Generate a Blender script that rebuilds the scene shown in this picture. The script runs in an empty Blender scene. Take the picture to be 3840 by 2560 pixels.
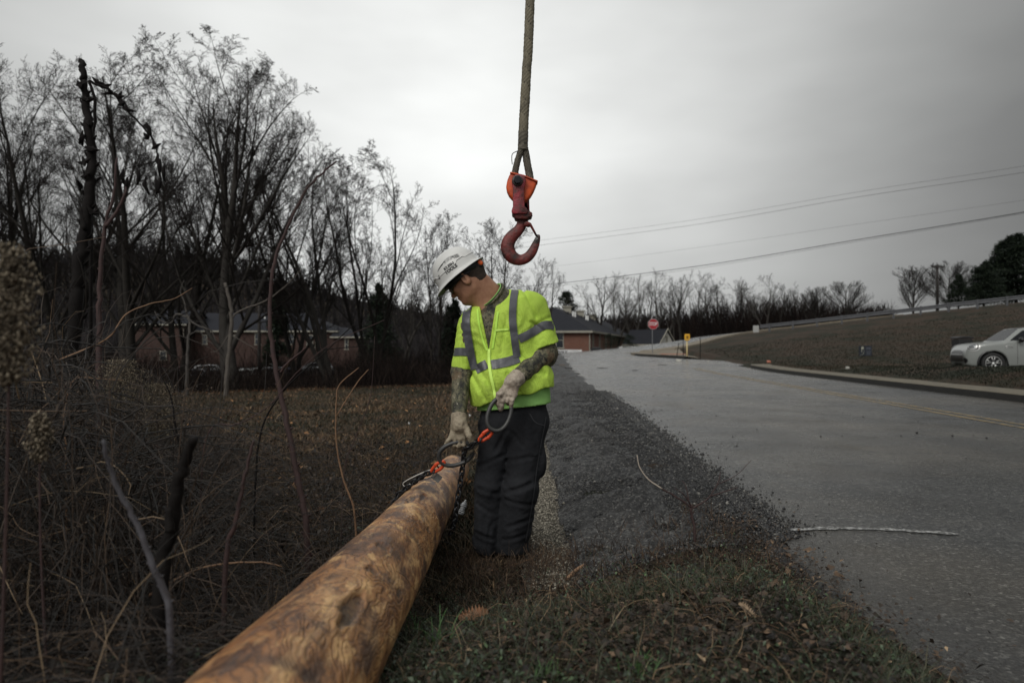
import bpy, bmesh, math, random
import numpy as np
from mathutils import Vector, Matrix
from mathutils.bvhtree import BVHTree

scene = bpy.context.scene
C = scene.collection
random.seed(7)
rng = np.random.default_rng(11)

# ------------------------------------------------------------------ camera
CAM_Z = 1.03
FPX = 2560.0            # focal length in pixels of the 3840 px wide photograph (24 mm lens)
cam_d = bpy.data.cameras.new('camera')
cam_d.lens = 24.0; cam_d.sensor_width = 36.0
cam_d.clip_start = 0.05; cam_d.clip_end = 3000
cam_d.dof.use_dof = True; cam_d.dof.focus_distance = 3.75; cam_d.dof.aperture_fstop = 2.6
cam = bpy.data.objects.new('camera', cam_d); C.objects.link(cam)
cam.location = (0, 0, CAM_Z)
cam.rotation_euler = (math.radians(90 + 0.47), 0, 0)
scene.camera = cam

# ------------------------------------------------------------------ sky, sun, exposure
SUN_EL, SUN_AZ = math.radians(40), math.radians(212)      # high, soft, behind the camera
w = bpy.data.worlds.new('World'); scene.world = w; w.use_nodes = True
nt = w.node_tree; nt.nodes.clear()
def N(t, **kw):
    n = nt.nodes.new(t)
    for k, v in kw.items(): setattr(n, k, v)
    return n
L = nt.links.new
def M_(op, a, b=None, c=None):
    n = N('ShaderNodeMath', operation=op)
    for i, v in enumerate((a, b, c)):
        if v is None: continue
        if isinstance(v, (int, float)): n.inputs[i].default_value = v
        else: L(v, n.inputs[i])
    return n.outputs[0]
tc = N('ShaderNodeTexCoord')
sep = N('ShaderNodeSeparateXYZ'); L(tc.outputs['Generated'], sep.inputs[0])
def lobe(az, el, power, amp):
    a, e = math.radians(az), math.radians(el)
    d = N('ShaderNodeVectorMath', operation='DOT_PRODUCT'); L(tc.outputs['Generated'], d.inputs[0])
    d.inputs[1].default_value = (math.sin(a)*math.cos(e), math.cos(a)*math.cos(e), math.sin(e))
    return M_('MULTIPLY', M_('POWER', M_('MAXIMUM', d.outputs['Value'], 0.0), power), amp)
l1 = lobe(-4, 17, 6.0, 0.63)      # thin bright cloud ahead
l2 = lobe(-30, 20, 9, 0.13)     # left
l3 = lobe(15, 88, 3.2, 0.50)     # zenith, as under any overcast
l4 = lobe(190, 34, 1.4, 0.55)    # brighter sky behind the camera
b = M_('ADD', M_('ADD', M_('ADD', l1, l2), M_('ADD', l3, l4)), 0.060)
cl = N('ShaderNodeTexNoise'); cl.inputs['Scale'].default_value = 2.4; cl.inputs['Detail'].default_value = 4; cl.inputs['Roughness'].default_value = .45
mp = N('ShaderNodeMapping'); mp.inputs['Scale'].default_value = (1, 1, 2.6); L(tc.outputs['Generated'], mp.inputs[0]); L(mp.outputs[0], cl.inputs['Vector'])
cm = N('ShaderNodeMapRange'); cm.inputs['From Min'].default_value = .3; cm.inputs['From Max'].default_value = .7
cm.inputs['To Min'].default_value = .80; cm.inputs['To Max'].default_value = 1.16; L(cl.outputs['Fac'], cm.inputs['Value'])
b = M_('MULTIPLY', b, cm.outputs[0])
grey = N('ShaderNodeMix', data_type='RGBA', blend_type='MULTIPLY'); grey.inputs['Factor'].default_value = 1
cc = N('ShaderNodeCombineColor'); L(b, cc.inputs[0]); L(b, cc.inputs[1]); L(b, cc.inputs[2])
L(cc.outputs[0], grey.inputs['A']); grey.inputs['B'].default_value = (.985, 1.0, .985, 1)
bg1 = N('ShaderNodeBackground'); L(grey.outputs['Result'], bg1.inputs['Color']); bg1.inputs['Strength'].default_value = 1.0
sky = N('ShaderNodeTexSky', sky_type='NISHITA', sun_disc=False); sky.sun_elevation = SUN_EL; sky.sun_rotation = SUN_AZ
sky.air_density = 1; sky.dust_density = 6; sky.ozone_density = 1
hs = N('ShaderNodeHueSaturation'); hs.inputs['Saturation'].default_value = .12; L(sky.outputs[0], hs.inputs['Color'])
bg2 = N('ShaderNodeBackground'); L(hs.outputs[0], bg2.inputs['Color']); bg2.inputs['Strength'].default_value = 0.006
ad = N('ShaderNodeAddShader'); L(bg1.outputs[0], ad.inputs[0]); L(bg2.outputs[0], ad.inputs[1])
wo = N('ShaderNodeOutputWorld'); L(ad.outputs[0], wo.inputs['Surface'])

sd = bpy.data.lights.new('sun', 'SUN'); sd.energy = 1.15; sd.angle = math.radians(25); sd.color = (1.0, .97, .92)
sun = bpy.data.objects.new('sun', sd); C.objects.link(sun)
sv = Vector((math.sin(SUN_AZ)*math.cos(SUN_EL), math.cos(SUN_AZ)*math.cos(SUN_EL), math.sin(SUN_EL)))
sun.rotation_euler = sv.to_track_quat('Z', 'Y').to_euler(); sun.location = (0, -5, 20)
scene.view_settings.view_transform = 'Standard'; scene.view_settings.look = 'None'
scene.view_settings.exposure = 0.22; scene.view_settings.gamma = 1.0

# ------------------------------------------------------------------ helpers
def P(px, py, d):
    """point at depth d (metres ahead) seen at photograph pixel (px, py)"""
    return np.array(((px-1920)/FPX*d, d, CAM_Z + (1301-py)/FPX*d))

def mesh_from(name, V, F, mat=None, smooth=True, parent=None, loc=None):
    me = bpy.data.meshes.new(name)
    if isinstance(F, np.ndarray) and F.ndim == 2:
        V = np.asarray(V, dtype=np.float32); k = F.shape[1]
        me.vertices.add(len(V)); me.vertices.foreach_set('co', V.ravel())
        me.loops.add(F.size); me.loops.foreach_set('vertex_index', F.astype(np.int32).ravel())
        me.polygons.add(len(F)); me.polygons.foreach_set('loop_start', np.arange(0, F.size, k, dtype=np.int32))
        me.update(calc_edges=True)
    else:
        me.from_pydata([tuple(map(float, v)) for v in V], [], [tuple(map(int, f)) for f in F]); me.update()
    if smooth: me.polygons.foreach_set('use_smooth', [True]*len(me.polygons))
    o = bpy.data.objects.new(name, me); C.objects.link(o)
    if mat: me.materials.append(mat)
    if parent is not None:
        o.parent = parent
        # geometry is given in world coordinates: keep it there
        pw = Matrix.Translation(parent_loc(parent))
        me.transform(pw.inverted())
    elif loc is not None:
        me.transform(Matrix.Translation(-Vector(loc))); o.location = loc
    return o
def parent_loc(o):
    v = Vector((0, 0, 0))
    while o is not None:
        v += Vector(o.location); o = o.parent
    return v
def tag(o, label=None, cat=None, group=None, kind=None):
    if label: o['label'] = label
    if cat: o['category'] = cat
    if group: o['group'] = group
    if kind: o['kind'] = kind
    return o
def thing(name, loc, label, cat, group=None):
    o = bpy.data.objects.new(name, None); C.objects.link(o); o.empty_display_size = .1
    o.location = tuple(float(v) for v in loc)
    return tag(o, label, cat, group)
def copy_tree(o, parent=None, **kw):
    c = o.copy(); C.objects.link(c)
    if parent is not None: c.parent = parent
    for ch in list(o.children): copy_tree(ch, c)
    return c

class MB:
    """collects geometry (lists) -> one mesh"""
    def __init__(s): s.V = []; s.F = []
    def add(s, V, F):
        n = len(s.V); s.V.extend([tuple(v) for v in V]); s.F.extend([tuple(i+n for i in f) for f in F]); return s
    def box(s, c, size, rot=None):
        x, y, z = (v/2 for v in size)
        V = [Vector(p) for p in ((-x,-y,-z),(x,-y,-z),(x,y,-z),(-x,y,-z),(-x,-y,z),(x,-y,z),(x,y,z),(-x,y,z))]
        if rot is not None: V = [rot @ v for v in V]
        V = [v + Vector(c) for v in V]
        return s.add(V, [(0,3,2,1),(4,5,6,7),(0,1,5,4),(1,2,6,5),(2,3,7,6),(3,0,4,7)])
    def tube(s, pts, rad, n=8, closed=False, cap=True, flat=None):
        pts = [Vector(p) for p in pts]; m = len(pts)
        if not hasattr(rad, '__len__'): rad = [rad]*m
        tang = []
        for i in range(m):
            if closed: t = pts[(i+1) % m]-pts[i-1]
            else: t = pts[min(i+1, m-1)]-pts[max(i-1, 0)]
            tang.append(t.normalized() if t.length > 1e-9 else Vector((0,0,1)))
        up = Vector((0,0,1)) if abs(tang[0].z) < .9 else Vector((0,1,0))
        u = tang[0].cross(up).normalized(); V = []
        for i in range(m):
            u = (u - tang[i]*u.dot(tang[i])).normalized(); v = tang[i].cross(u)
            for k in range(n):
                a = 2*math.pi*k/n
                r = rad[i]
                if flat: V.append(pts[i] + u*math.cos(a)*r*flat[0] + v*math.sin(a)*r*flat[1])
                else: V.append(pts[i] + u*math.cos(a)*r + v*math.sin(a)*r)
        F = []
        for i in range(m if closed else m-1):
            j = (i+1) % m
            for k in range(n):
                l = (k+1) % n; F.append((i*n+k, i*n+l, j*n+l, j*n+k))
        if not closed and cap: F.append(tuple(range(n))[::-1]); F.append(tuple((m-1)*n+k for k in range(n)))
        return s.add(V, F)
    def prism(s, poly, thick, basis):
        """poly 2D list, basis = (origin, ex, ey, ez); extruded +-thick/2 along ez"""
        o, ex, ey, ez = (Vector(b) for b in basis); n = len(poly)
        V = [o+ex*a+ey*b-ez*thick/2 for a, b in poly]+[o+ex*a+ey*b+ez*thick/2 for a, b in poly]
        F = [tuple(range(n))[::-1], tuple(range(n, 2*n))]+[(i, (i+1) % n, (i+1) % n+n, i+n) for i in range(n)]
        return s.add(V, F)
    def lathe(s, prof, c, n=24, axis=None):
        rot = Vector((0,0,1)).rotation_difference(Vector(axis)).to_matrix() if axis is not None else Matrix.Identity(3)
        V = []; c = Vector(c)
        for r, z in prof:
            for k in range(n):
                a = 2*math.pi*k/n; V.append(c + rot @ Vector((r*math.cos(a), r*math.sin(a), z)))
        F = []
        for i in range(len(prof)-1):
            for k in range(n):
                l = (k+1) % n; F.append((i*n+k, i*n+l, (i+1)*n+l, (i+1)*n+k))
        F.append(tuple(range(n))[::-1]); F.append(tuple((len(prof)-1)*n+k for k in range(n)))
        return s.add(V, F)
    def build(s, name, mat, parent=None, smooth=False, loc=None, bevel=0):
        o = mesh_from(name, s.V, s.F, mat, smooth, parent, loc)
        if bevel:
            b = o.modifiers.new('bevel', 'BEVEL'); b.width = bevel; b.segments = 2; b.limit_method = 'ANGLE'
        return o
def fan_close(o):
    return o
def spline(pts, n=8):
    """Catmull-Rom through points"""
    p = [np.array(q, float) for q in pts]; p = [2*p[0]-p[1]]+p+[2*p[-1]-p[-2]]; out = []
    for i in range(1, len(p)-2):
        for k in range(n):
            t = k/n
            out.append(.5*((2*p[i])+(-p[i-1]+p[i+1])*t+(2*p[i-1]-5*p[i]+4*p[i+1]-p[i+2])*t*t+(-p[i-1]+3*p[i]-3*p[i+1]+p[i+2])*t**3))
    out.append(p[-2]); return out
def sst(a, b, x):
    t = np.clip((np.asarray(x, float)-a)/(b-a), 0, 1); return t*t*(3-2*t)

# value noise, vectorised
_T = rng.random((32, 32, 32)).astype(np.float32)
def vnoise(x, y, z=0.0):
    x, y, z = np.broadcast_arrays(np.asarray(x, np.float32), np.asarray(y, np.float32), np.asarray(z, np.float32))
    xi, yi, zi = np.floor(x), np.floor(y), np.floor(z)
    fx, fy, fz = x-xi, y-yi, z-zi
    fx, fy, fz = fx*fx*(3-2*fx), fy*fy*(3-2*fy), fz*fz*(3-2*fz)
    xi, yi, zi = xi.astype(int) & 31, yi.astype(int) & 31, zi.astype(int) & 31
    x1, y1, z1 = (xi+1) & 31, (yi+1) & 31, (zi+1) & 31
    c00 = _T[xi,yi,zi]*(1-fx)+_T[x1,yi,zi]*fx; c10 = _T[xi,y1,zi]*(1-fx)+_T[x1,y1,zi]*fx
    c01 = _T[xi,yi,z1]*(1-fx)+_T[x1,yi,z1]*fx; c11 = _T[xi,y1,z1]*(1-fx)+_T[x1,y1,z1]*fx
    return ((c00*(1-fy)+c10*fy)*(1-fz)+(c01*(1-fy)+c11*fy)*fz)*2-1
def fbm(x, y, z=0.0, o=4):
    s = 0; a = 1; t = 0
    for i in range(o):
        s = s+a*vnoise(x*2.03**i+i*7.1, y*2.03**i+i*3.7, z*2.03**i); t += a; a *= .5
    return s/t

# ------------------------------------------------------------------ materials
_mats = {}
def mat(name, col, rough=.7, metal=0.0, spec=.5, noise=0, nscale=8.0, ncol=None, bump=0.0, bscale=40.0, coat=0.0, coords='Object', stretch=(1,1,1), detail=5, emit=None, subsurf=0):
    """principled with object-space noise between col and ncol, and noise bump"""
    if name in _mats: return _mats[name]
    m = bpy.data.materials.new(name); m.use_nodes = True; _mats[name] = m
    t = m.node_tree; bs = t.nodes['Principled BSDF']; lk = t.links.new
    bs.inputs['Base Color'].default_value = (*col, 1); bs.inputs['Roughness'].default_value = rough
    bs.inputs['Metallic'].default_value = metal; bs.inputs['Specular IOR Level'].default_value = spec
    bs.inputs['Coat Weight'].default_value = coat
    if noise or bump:
        c = t.nodes.new('ShaderNodeTexCoord'); mp = t.nodes.new('ShaderNodeMapping'); mp.inputs['Scale'].default_value = stretch
        lk(c.outputs[coords], mp.inputs[0])
    if noise:
        n = t.nodes.new('ShaderNodeTexNoise'); n.inputs['Scale'].default_value = nscale; n.inputs['Detail'].default_value = detail; n.inputs['Roughness'].default_value = .62
        lk(mp.outputs[0], n.inputs['Vector'])
        r = t.nodes.new('ShaderNodeMapRange'); r.inputs['From Min'].default_value = .5-.22/max(noise, .01)*.9; r.inputs['From Max'].default_value = .5+.22/max(noise, .01)*.9
        lk(n.outputs['Fac'], r.inputs['Value'])
        mx = t.nodes.new('ShaderNodeMix'); mx.data_type = 'RGBA'; lk(r.outputs[0], mx.inputs['Factor'])
        mx.inputs['A'].default_value = (*col, 1); mx.inputs['B'].default_value = (*(ncol or [v*.5 for v in col]), 1)
        lk(mx.outputs['Result'], bs.inputs['Base Color'])
    if bump:
        n2 = t.nodes.new('ShaderNodeTexNoise'); n2.inputs['Scale'].default_value = bscale; n2.inputs['Detail'].default_value = 6; n2.inputs['Roughness'].default_value = .6
        lk(mp.outputs[0], n2.inputs['Vector'])
        bp = t.nodes.new('ShaderNodeBump'); bp.inputs['Strength'].default_value = 1; bp.inputs['Distance'].default_value = bump
        lk(n2.outputs['Fac'], bp.inputs['Height']); lk(bp.outputs[0], bs.inputs['Normal'])
    if emit: bs.inputs['Emission Color'].default_value = (*emit, 1); bs.inputs['Emission Strength'].default_value = 1
    return m
def nodes_of(m): return m.node_tree, m.node_tree.nodes['Principled BSDF']
def text_mesh(txt, size, bold=0.0, spacing=1.0, line=.8):
    cu = bpy.data.curves.new('t', 'FONT'); cu.body = txt; cu.size = size; cu.align_x = 'CENTER'; cu.align_y = 'CENTER'
    cu.offset = bold; cu.space_character = spacing; cu.space_line = line; cu.resolution_u = 3
    o = bpy.data.objects.new('t', cu); C.objects.link(o)
    dg = bpy.context.evaluated_depsgraph_get(); me = bpy.data.meshes.new_from_object(o.evaluated_get(dg))
    V = [tuple(v.co) for v in me.vertices]; F = [tuple(p.vertices) for p in me.polygons]
    bpy.data.objects.remove(o); bpy.data.curves.remove(cu); bpy.data.meshes.remove(me)
    return V, F
# ------------------------------------------------------------------ terrain height
def xl(y): return 1.25+.048*np.asarray(y, float)          # left edge of the asphalt
def xr(y): return 8.48+.077*np.asarray(y, float)          # right kerb face
def xt(y): return .235+.018*np.asarray(y, float)            # foot of the shoulder slope
def zroad(y): return .5*sst(25, 52, y)
KB = [(float(xr(y))+1.0, y, .15+float(zroad(y))) for y in (-8,-2,3,8,12,15,18,21,24,27,30,33)]
RP = [(x, y, float(zroad(y))) for y in (-8,0,8,16,24,31) for x in (1.6,5,8.4)]+[(x,y,float(zroad(y))) for y in (36,41,46,50) for x in (3.5,6.5,8.6)]
RBF_P = KB+RP+[(12.9,17,.56),(12.5,19,.50),(12.7,21.5,.42),(13,25,.33),(11.9,15.5,.52),(14.5,14.5,.6),(17,13,.62),
 (14.4,20.5,.23),(16,20.2,.23),(19,19.2,.25),(15,23,.24),(20,24,.28),(25,17,.3),(14.5,27.5,.22),(19,27,.3),(13.8,31,.2),(13,35,.2),
 (16.5,32,.60),(14.3,36,.38),(12.5,40,.40),(22,33,1.0),(30,33,1.6),(40,33,2.5),(26,45,2.0),(35,44,3.1),(16,45,1.0),(11,44,.5),(10,48.5,.47),(24,27,.5),(30,24,.7),
 (22,60.5,2.3),(26,58.5,2.75),(30.5,56.5,3.3),(35,54,3.85),(39,52,4.3),(50,46,5.3),(17,55,1.45),(28,63,3.0),(36,62,4.0),(50,58,5.5),(70,50,7.2),(70,35,5.5),
 (14,56,1.02),(18.4,62,1.8),(22.4,66,2.3),(29,70,3.0),(9.2,66,.78),(15.7,69,1.45),(19.4,72,2.0),(25,75,2.55),(32,78,3.2),(2.8,58,.36),(5,64,.44),(11,53,.7),
 (2,75,-.2),(12,78,-.1),(20,85,.3),(0,95,-.6),(25,100,.5),(45,95,3.4),(60,85,5.5),(80,80,7.5),(120,60,9),(10,130,0),(60,130,4),(120,130,8),
 (0,250,0),(150,250,9),(300,300,8),(100,0,3),(250,0,8),(60,15,2.5),(40,10,1.0),(20,-40,.3),(80,-60,1),(300,-200,5),(0,-60,0),(0,600,2),(400,600,6)]
_A = np.array(RBF_P, float); _n = len(_A)
_D = np.linalg.norm(_A[:, None, :2]-_A[None, :, :2], axis=2)
_M = np.zeros((_n+3, _n+3)); _M[:_n, :_n] = _D; _M[:_n, _n] = 1; _M[:_n, _n+1:] = _A[:, :2]/100; _M[_n:, :_n] = _M[:_n, _n:].T
_W = np.linalg.solve(_M, np.concatenate([_A[:, 2], np.zeros(3)]))
def rbf(x, y):
    x = np.asarray(x, float); y = np.asarray(y, float); z = _W[_n]+_W[_n+1]*x/100+_W[_n+2]*y/100
    for i in range(_n): z = z+_W[i]*np.hypot(x-_A[i, 0], y-_A[i, 1])
    return z
def mound(x, y):
    ye = y-.5*np.clip(x, -2, 1.6); return (1-sst(1.6, 3.5, ye))*(1-sst(.80, 1.42, x))*(1-.9*sst(1.0, 3.2, -x))
def G(x, y, detail=True):
    x, y = np.broadcast_arrays(np.asarray(x, float), np.asarray(y, float))
    XL, XT, XR, zr = xl(y), xt(y), xr(y), zroad(y)
    far = sst(150, 260, y)
    # left: ditch, field falling away to the car park
    dl = np.maximum(0, XT-.25-x)
    zf = -.19-.02*np.maximum(0, dl-1)-.011*np.clip(y-3, 0, 40)
    zf = zf-.9*sst(27, 44, y)*sst(0, 4, dl)-.25*sst(44, 60, y)
    zf = zf*(1-sst(110, 200, y))
    zf = zf+ zr*.6*(1-sst(0, 6, dl))
    ditch = -.17+zr*.8
    zl_ = np.where(x > XT-.25, ditch, ditch+(zf-ditch)*sst(0, .5, dl))
    t = np.clip((x-XT)/(XL-XT), 0, 1)
    sh = ditch+(zr-.012-ditch)*(t**.62)
    sh = np.where(x > XL, zr-.012, sh)
    z = np.where(x > XT, sh, zl_)
    # right
    R = rbf(np.clip(x, -20, 420), np.clip(y, -100, 700))
    onroad = (x > XL+.18) & (x < XR+.5) & (y < 52)
    zq = np.where(onroad, zr-.05, R)
    side = sst(XR+.4, XR+1.0, x)
    zq = np.where((x > XL) & (y < 33), (zr-.05)*(1-side)+R*side, zq)
    # between the shoulder and the junction further away
    b = sst(XL+.20, XL+.32, x)*(1-sst(52, 70, y))+sst(-14, 8, x)*sst(52, 70, y)
    z = z*(1-b)+zq*b
    # bank of earth the camera stands on
    m = (1-sst(1.7, 3.45, y-.25*x+.25*np.maximum(0, -x-1)))*sst(1.75, .7, x-0.05*y) if False else None
    ye = y-.45*np.clip(x, -2, 1.6)
    S = mound(x, y)
    z = z*(1-S)+(.255-.02*np.clip(y, -2, 3))*S
    # wooded hill far left
    hill = 41*np.exp(-((x+185)/95)**2-((y-330)/90)**2)+16*np.exp(-((x+60)/120)**2-((y-380)/70)**2)
    z = z+hill
    if detail:
        amp = .018*(1-sst(XT-.3, XT+.05, x)*(1-sst(XR+.6, XR+1.4, x)*1.0))+.0
        amp = np.where(y > 33, .02, amp)
        z = z+amp*fbm(x*1.7, y*1.7, 3.1, 4)*1.6
        z = z+ .05*sst(20, 60, np.hypot(x, y))*fbm(x*.15, y*.15, 9.1, 3)
    return z

def axis(parts):
    out = []
    for a, b_, n in parts: out += list(np.linspace(a, b_, n, endpoint=False))
    return np.array(out+[parts[-1][1]])
gx = axis([(-500,-120,20),(-120,-30,36),(-30,-8,60),(-8,-2,60),(-2,2,130),(2,8,60),(8,30,110),(30,60,50),(60,130,30),(130,500,20)])
gy = axis([(-60,-4,12),(-4,.6,20),(.6,5,130),(5,12,90),(12,36,130),(36,80,100),(80,160,40),(160,480,50),(480,900,10)])
X, Y = np.meshgrid(gx, gy); Z = G(X, Y)
V = np.stack([X, Y, Z], -1).reshape(-1, 3); nx, ny = len(gx), len(gy)
ii = (np.arange(ny-1)[:, None]*nx+np.arange(nx-1)[None, :]).ravel()
F = np.stack([ii, ii+1, ii+nx+1, ii+nx], -1)

# ground material: wet soil, dead grass, patches of green and rust leaves
m_ground = bpy.data.materials.new('wet_soil_and_dead_grass'); m_ground.use_nodes = True
t, bs = nodes_of(m_ground); lk = t.links.new
tcn = t.nodes.new('ShaderNodeTexCoord')
def noise(t, scale, detail=5, rough=.6, vec=None):
    n = t.nodes.new('ShaderNodeTexNoise'); n.inputs['Scale'].default_value = scale; n.inputs['Detail'].default_value = detail; n.inputs['Roughness'].default_value = rough
    if vec is not None: t.links.new(vec, n.inputs['Vector'])
    return n.outputs['Fac']
def ramp(t, fac, stops):
    r = t.nodes.new('ShaderNodeValToRGB'); t.links.new(fac, r.inputs[0]); e = r.color_ramp.elements
    e[0].position, e[0].color = stops[0][0], (*stops[0][1], 1); e[1].position, e[1].color = stops[-1][0], (*stops[-1][1], 1)
    for p, c in stops[1:-1]:
        q = e.new(p); q.color = (*c, 1)
    return r.outputs['Color']
def mix(t, f, a, b, mode='MIX'):
    m = t.nodes.new('ShaderNodeMix'); m.data_type = 'RGBA'; m.blend_type = mode
    if isinstance(f, (int, float)): m.inputs['Factor'].default_value = f
    else: t.links.new(f, m.inputs['Factor'])
    for s, v in (('A', a), ('B', b)):
        if isinstance(v, tuple): m.inputs[s].default_value = (*v, 1)
        else: t.links.new(v, m.inputs[s])
    return m.outputs['Result']
def rng_(t, v, a, b, c=0, d=1):
    r = t.nodes.new('ShaderNodeMapRange'); t.links.new(v, r.inputs['Value'])
    for k, q in zip(('From Min', 'From Max', 'To Min', 'To Max'), (a, b, c, d)): r.inputs[k].default_value = q
    return r.outputs[0]
def bump(t, bs, h, dist, prev=None):
    b = t.nodes.new('ShaderNodeBump'); b.inputs['Distance'].default_value = dist; t.links.new(h, b.inputs['Height'])
    if prev is not None: t.links.new(prev, b.inputs['Normal'])
    t.links.new(b.outputs[0], bs.inputs['Normal']); return b.outputs[0]
o_ = tcn.outputs['Object']
n1 = noise(t, 9, 7, .7, o_); n2 = noise(t, .55, 4, .6, o_); n3 = noise(t, 60, 5, .7, o_)
c1 = ramp(t, n1, [(.32, (.013,.010,.008)), (.5, (.036,.025,.017)), (.68, (.075,.048,.029))])
c2 = ramp(t, n3, [(.3, (.010,.012,.007)), (.7, (.022,.023,.013))])
c = mix(t, rng_(t, n2, .45, .6), c1, c2)
c = mix(t, rng_(t, noise(t, 2.3, 5, .7, o_), .62, .72, 0, .45), c, (.050,.022,.011))
lk(c, bs.inputs['Base Color']); bs.inputs['Roughness'].default_value = .9; bs.inputs['Specular IOR Level'].default_value = .2
h1 = bump(t, bs, n1, .03); bump(t, bs, n3, .012, h1)
ground = mesh_from('ground', V, F, m_ground); tag(ground, 'dark winter ground of soil and dead grass sloping to the ditch', 'ground', kind='structure')

def strip(name, left, right, ys, mat, n=12, dz=0.0, z=None, label=None, cat=None):
    """sheet between two x(y) functions"""
    V = []; 
    for y in ys:
        a, b = float(left(y)), float(right(y))
        for k in range(n+1):
            x = a+(b-a)*k/n; V.append((x, y, (float(z(x, y)) if z else 0)+dz))
    F = np.array([(i*(n+1)+k, i*(n+1)+k+1, (i+1)*(n+1)+k+1, (i+1)*(n+1)+k) for i in range(len(ys)-1) for k in range(n)])
    o = mesh_from(name, V, F, mat); return tag(o, label, cat, kind='structure')

# asphalt: worn, damp, coarse aggregate
def asphalt(name, base, light, rough, tanfac=.5):
    m = bpy.data.materials.new(name); m.use_nodes = True; t, bs = nodes_of(m); lk = t.links.new
    tcn = t.nodes.new('ShaderNodeTexCoord'); o_ = tcn.outputs['Object']
    vor = t.nodes.new('ShaderNodeTexVoronoi'); vor.inputs['Scale'].default_value = 75; lk(o_, vor.inputs['Vector'])
    agg = rng_(t, vor.outputs['Color'], .0, 1.0)
    sepc = t.nodes.new('ShaderNodeSeparateColor'); lk(vor.outputs['Color'], sepc.inputs[0])
    c = ramp(t, sepc.outputs[0], [(.0, tuple(v*.45 for v in base)), (.6, base), (.93, light), (1.0, tuple(min(1, v*1.9) for v in light))])
    big = noise(t, .35, 5, .6, o_)
    c = mix(t, rng_(t, big, .42, .66, 0, tanfac), c, (.17,.145,.11), 'MIX')
    mp = t.nodes.new('ShaderNodeMapping'); mp.inputs['Rotation'].default_value = (0,0,math.radians(4.4)); mp.inputs['Scale'].default_value = (1.1,.05,1); lk(o_, mp.inputs[0])
    tr = noise(t, 1.0, 3, .5, mp.outputs[0])
    c = mix(t, rng_(t, tr, .4, .62, 0, .5), c, tuple(v*.55 for v in base), 'MIX')
    crk = t.nodes.new('ShaderNodeTexVoronoi'); crk.feature = 'DISTANCE_TO_EDGE'; crk.inputs['Scale'].default_value = .55
    wv = t.nodes.new('ShaderNodeVectorMath'); wv.operation = 'ADD'
    nn = t.nodes.new('ShaderNodeTexNoise'); nn.inputs['Scale'].default_value = 2.5; nn.inputs['Detail'].default_value = 5; lk(o_, nn.inputs['Vector'])
    lk(nn.outputs['Color'], wv.inputs[0]); lk(o_, wv.inputs[1]); lk(wv.outputs[0], crk.inputs['Vector'])
    ck = rng_(t, crk.outputs['Distance'], .0, .006, 1, 0)
    c = mix(t, ck, c, (.012,.012,.012)) if name.startswith('worn') else c
    lk(c, bs.inputs['Base Color'])
    rr = rng_(t, noise(t, 1.2, 4, .6, o_), .3, .7, rough-.07, rough+.12); lk(rr, bs.inputs['Roughness'])
    h = bump(t, bs, noise(t, 75, 4, .7, o_), .010); bump(t, bs, vor.outputs['Distance'], .006, h)
    bs.inputs['Specular IOR Level'].default_value = .5
    return m
m_road = asphalt('worn_damp_asphalt', (.039,.039,.038), (.105,.103,.095), .21)
ys = list(np.linspace(-8, .5, 8))+list(np.linspace(1, 12, 260))+list(np.linspace(12.4, 50, 70))
XRK = np.array([(-8,xr(-8)),(33.6,xr(33.6)),(34.6,13.3),(37,12.9),(39,11.6),(41,10.4),(44,9.1),(46.5,8.35),(50,8.6)], float)
def xright(y): return np.interp(y, XRK[:, 0], XRK[:, 1])
def xleft(y): return float(xl(y))+(.075*float(vnoise(y*1.9, 1.1, 0))+.045*float(vnoise(y*7.3, 5.1, 0))+.02*float(vnoise(y*21, 2.1, 0)))*(1 if y < 20 else 2.0)
road = strip('road', xleft, xright, ys, m_road, 30, 0.004, lambda x, y: zroad(y), 'grey worn asphalt road running away to the junction', 'road')
# junction and side road climbing to the right
SA = spline([(3.65,50),(2.9,58),(5,64),(9.2,66),(15.7,69),(19.4,72),(25,75),(33,79),(45,82)], 6)
SB = spline([(8.6,50),(9.6,52),(11,53),(13,55),(15.5,58.3),(18.4,62),(22.4,66),(29,70),(41,74)], 6)
V = []; n = 8
for a, b_ in zip(SA, SB):
    for k in range(n+1):
        q = a+(b_-a)*k/n; V.append((q[0], q[1], float(G(q[0], q[1], False))+.06))
F = [(i*(n+1)+k, i*(n+1)+k+1, (i+1)*(n+1)+k+1, (i+1)*(n+1)+k) for i in range(len(SA)-1) for k in range(n)]
# join the first row exactly onto the road end
for k in range(n+1): V[k] = (V[k][0], V[k][1], .5*float(sst(25,52,50))+.004)
side_road = mesh_from('side_road', V, F, m_road); tag(side_road, 'pale side road climbing right behind the stop sign', 'road', kind='structure')
m_conc = mat('damp_concrete', (.20,.17,.125), .85, noise=.8, nscale=3, ncol=(.12,.10,.075), bump=.004, bscale=60)
V = []; n = 3
for i, b_ in enumerate(SB[4:]):
    tn = SB[min(i+5, len(SB)-1)]-SB[min(i+4, len(SB)-2)]; nn_ = np.array([tn[1], -tn[0]]); nn_ /= np.linalg.norm(nn_)
    for k, (o2, dz) in enumerate(((0.02,.05),(.05,.17),(1.7,.17),(1.74,-.1))):
        q = b_+nn_*o2; V.append((q[0], q[1], float(G(q[0], q[1], False))+dz))
F = [(i*4+k, i*4+k+1, (i+1)*4+k+1, (i+1)*4+k) for i in range(len(SB)-5) for k in range(3)]
tag(mesh_from('sidewalk', V, F, m_conc, False), 'tan concrete sidewalk along the climbing side road', 'sidewalk', kind='structure')
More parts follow.
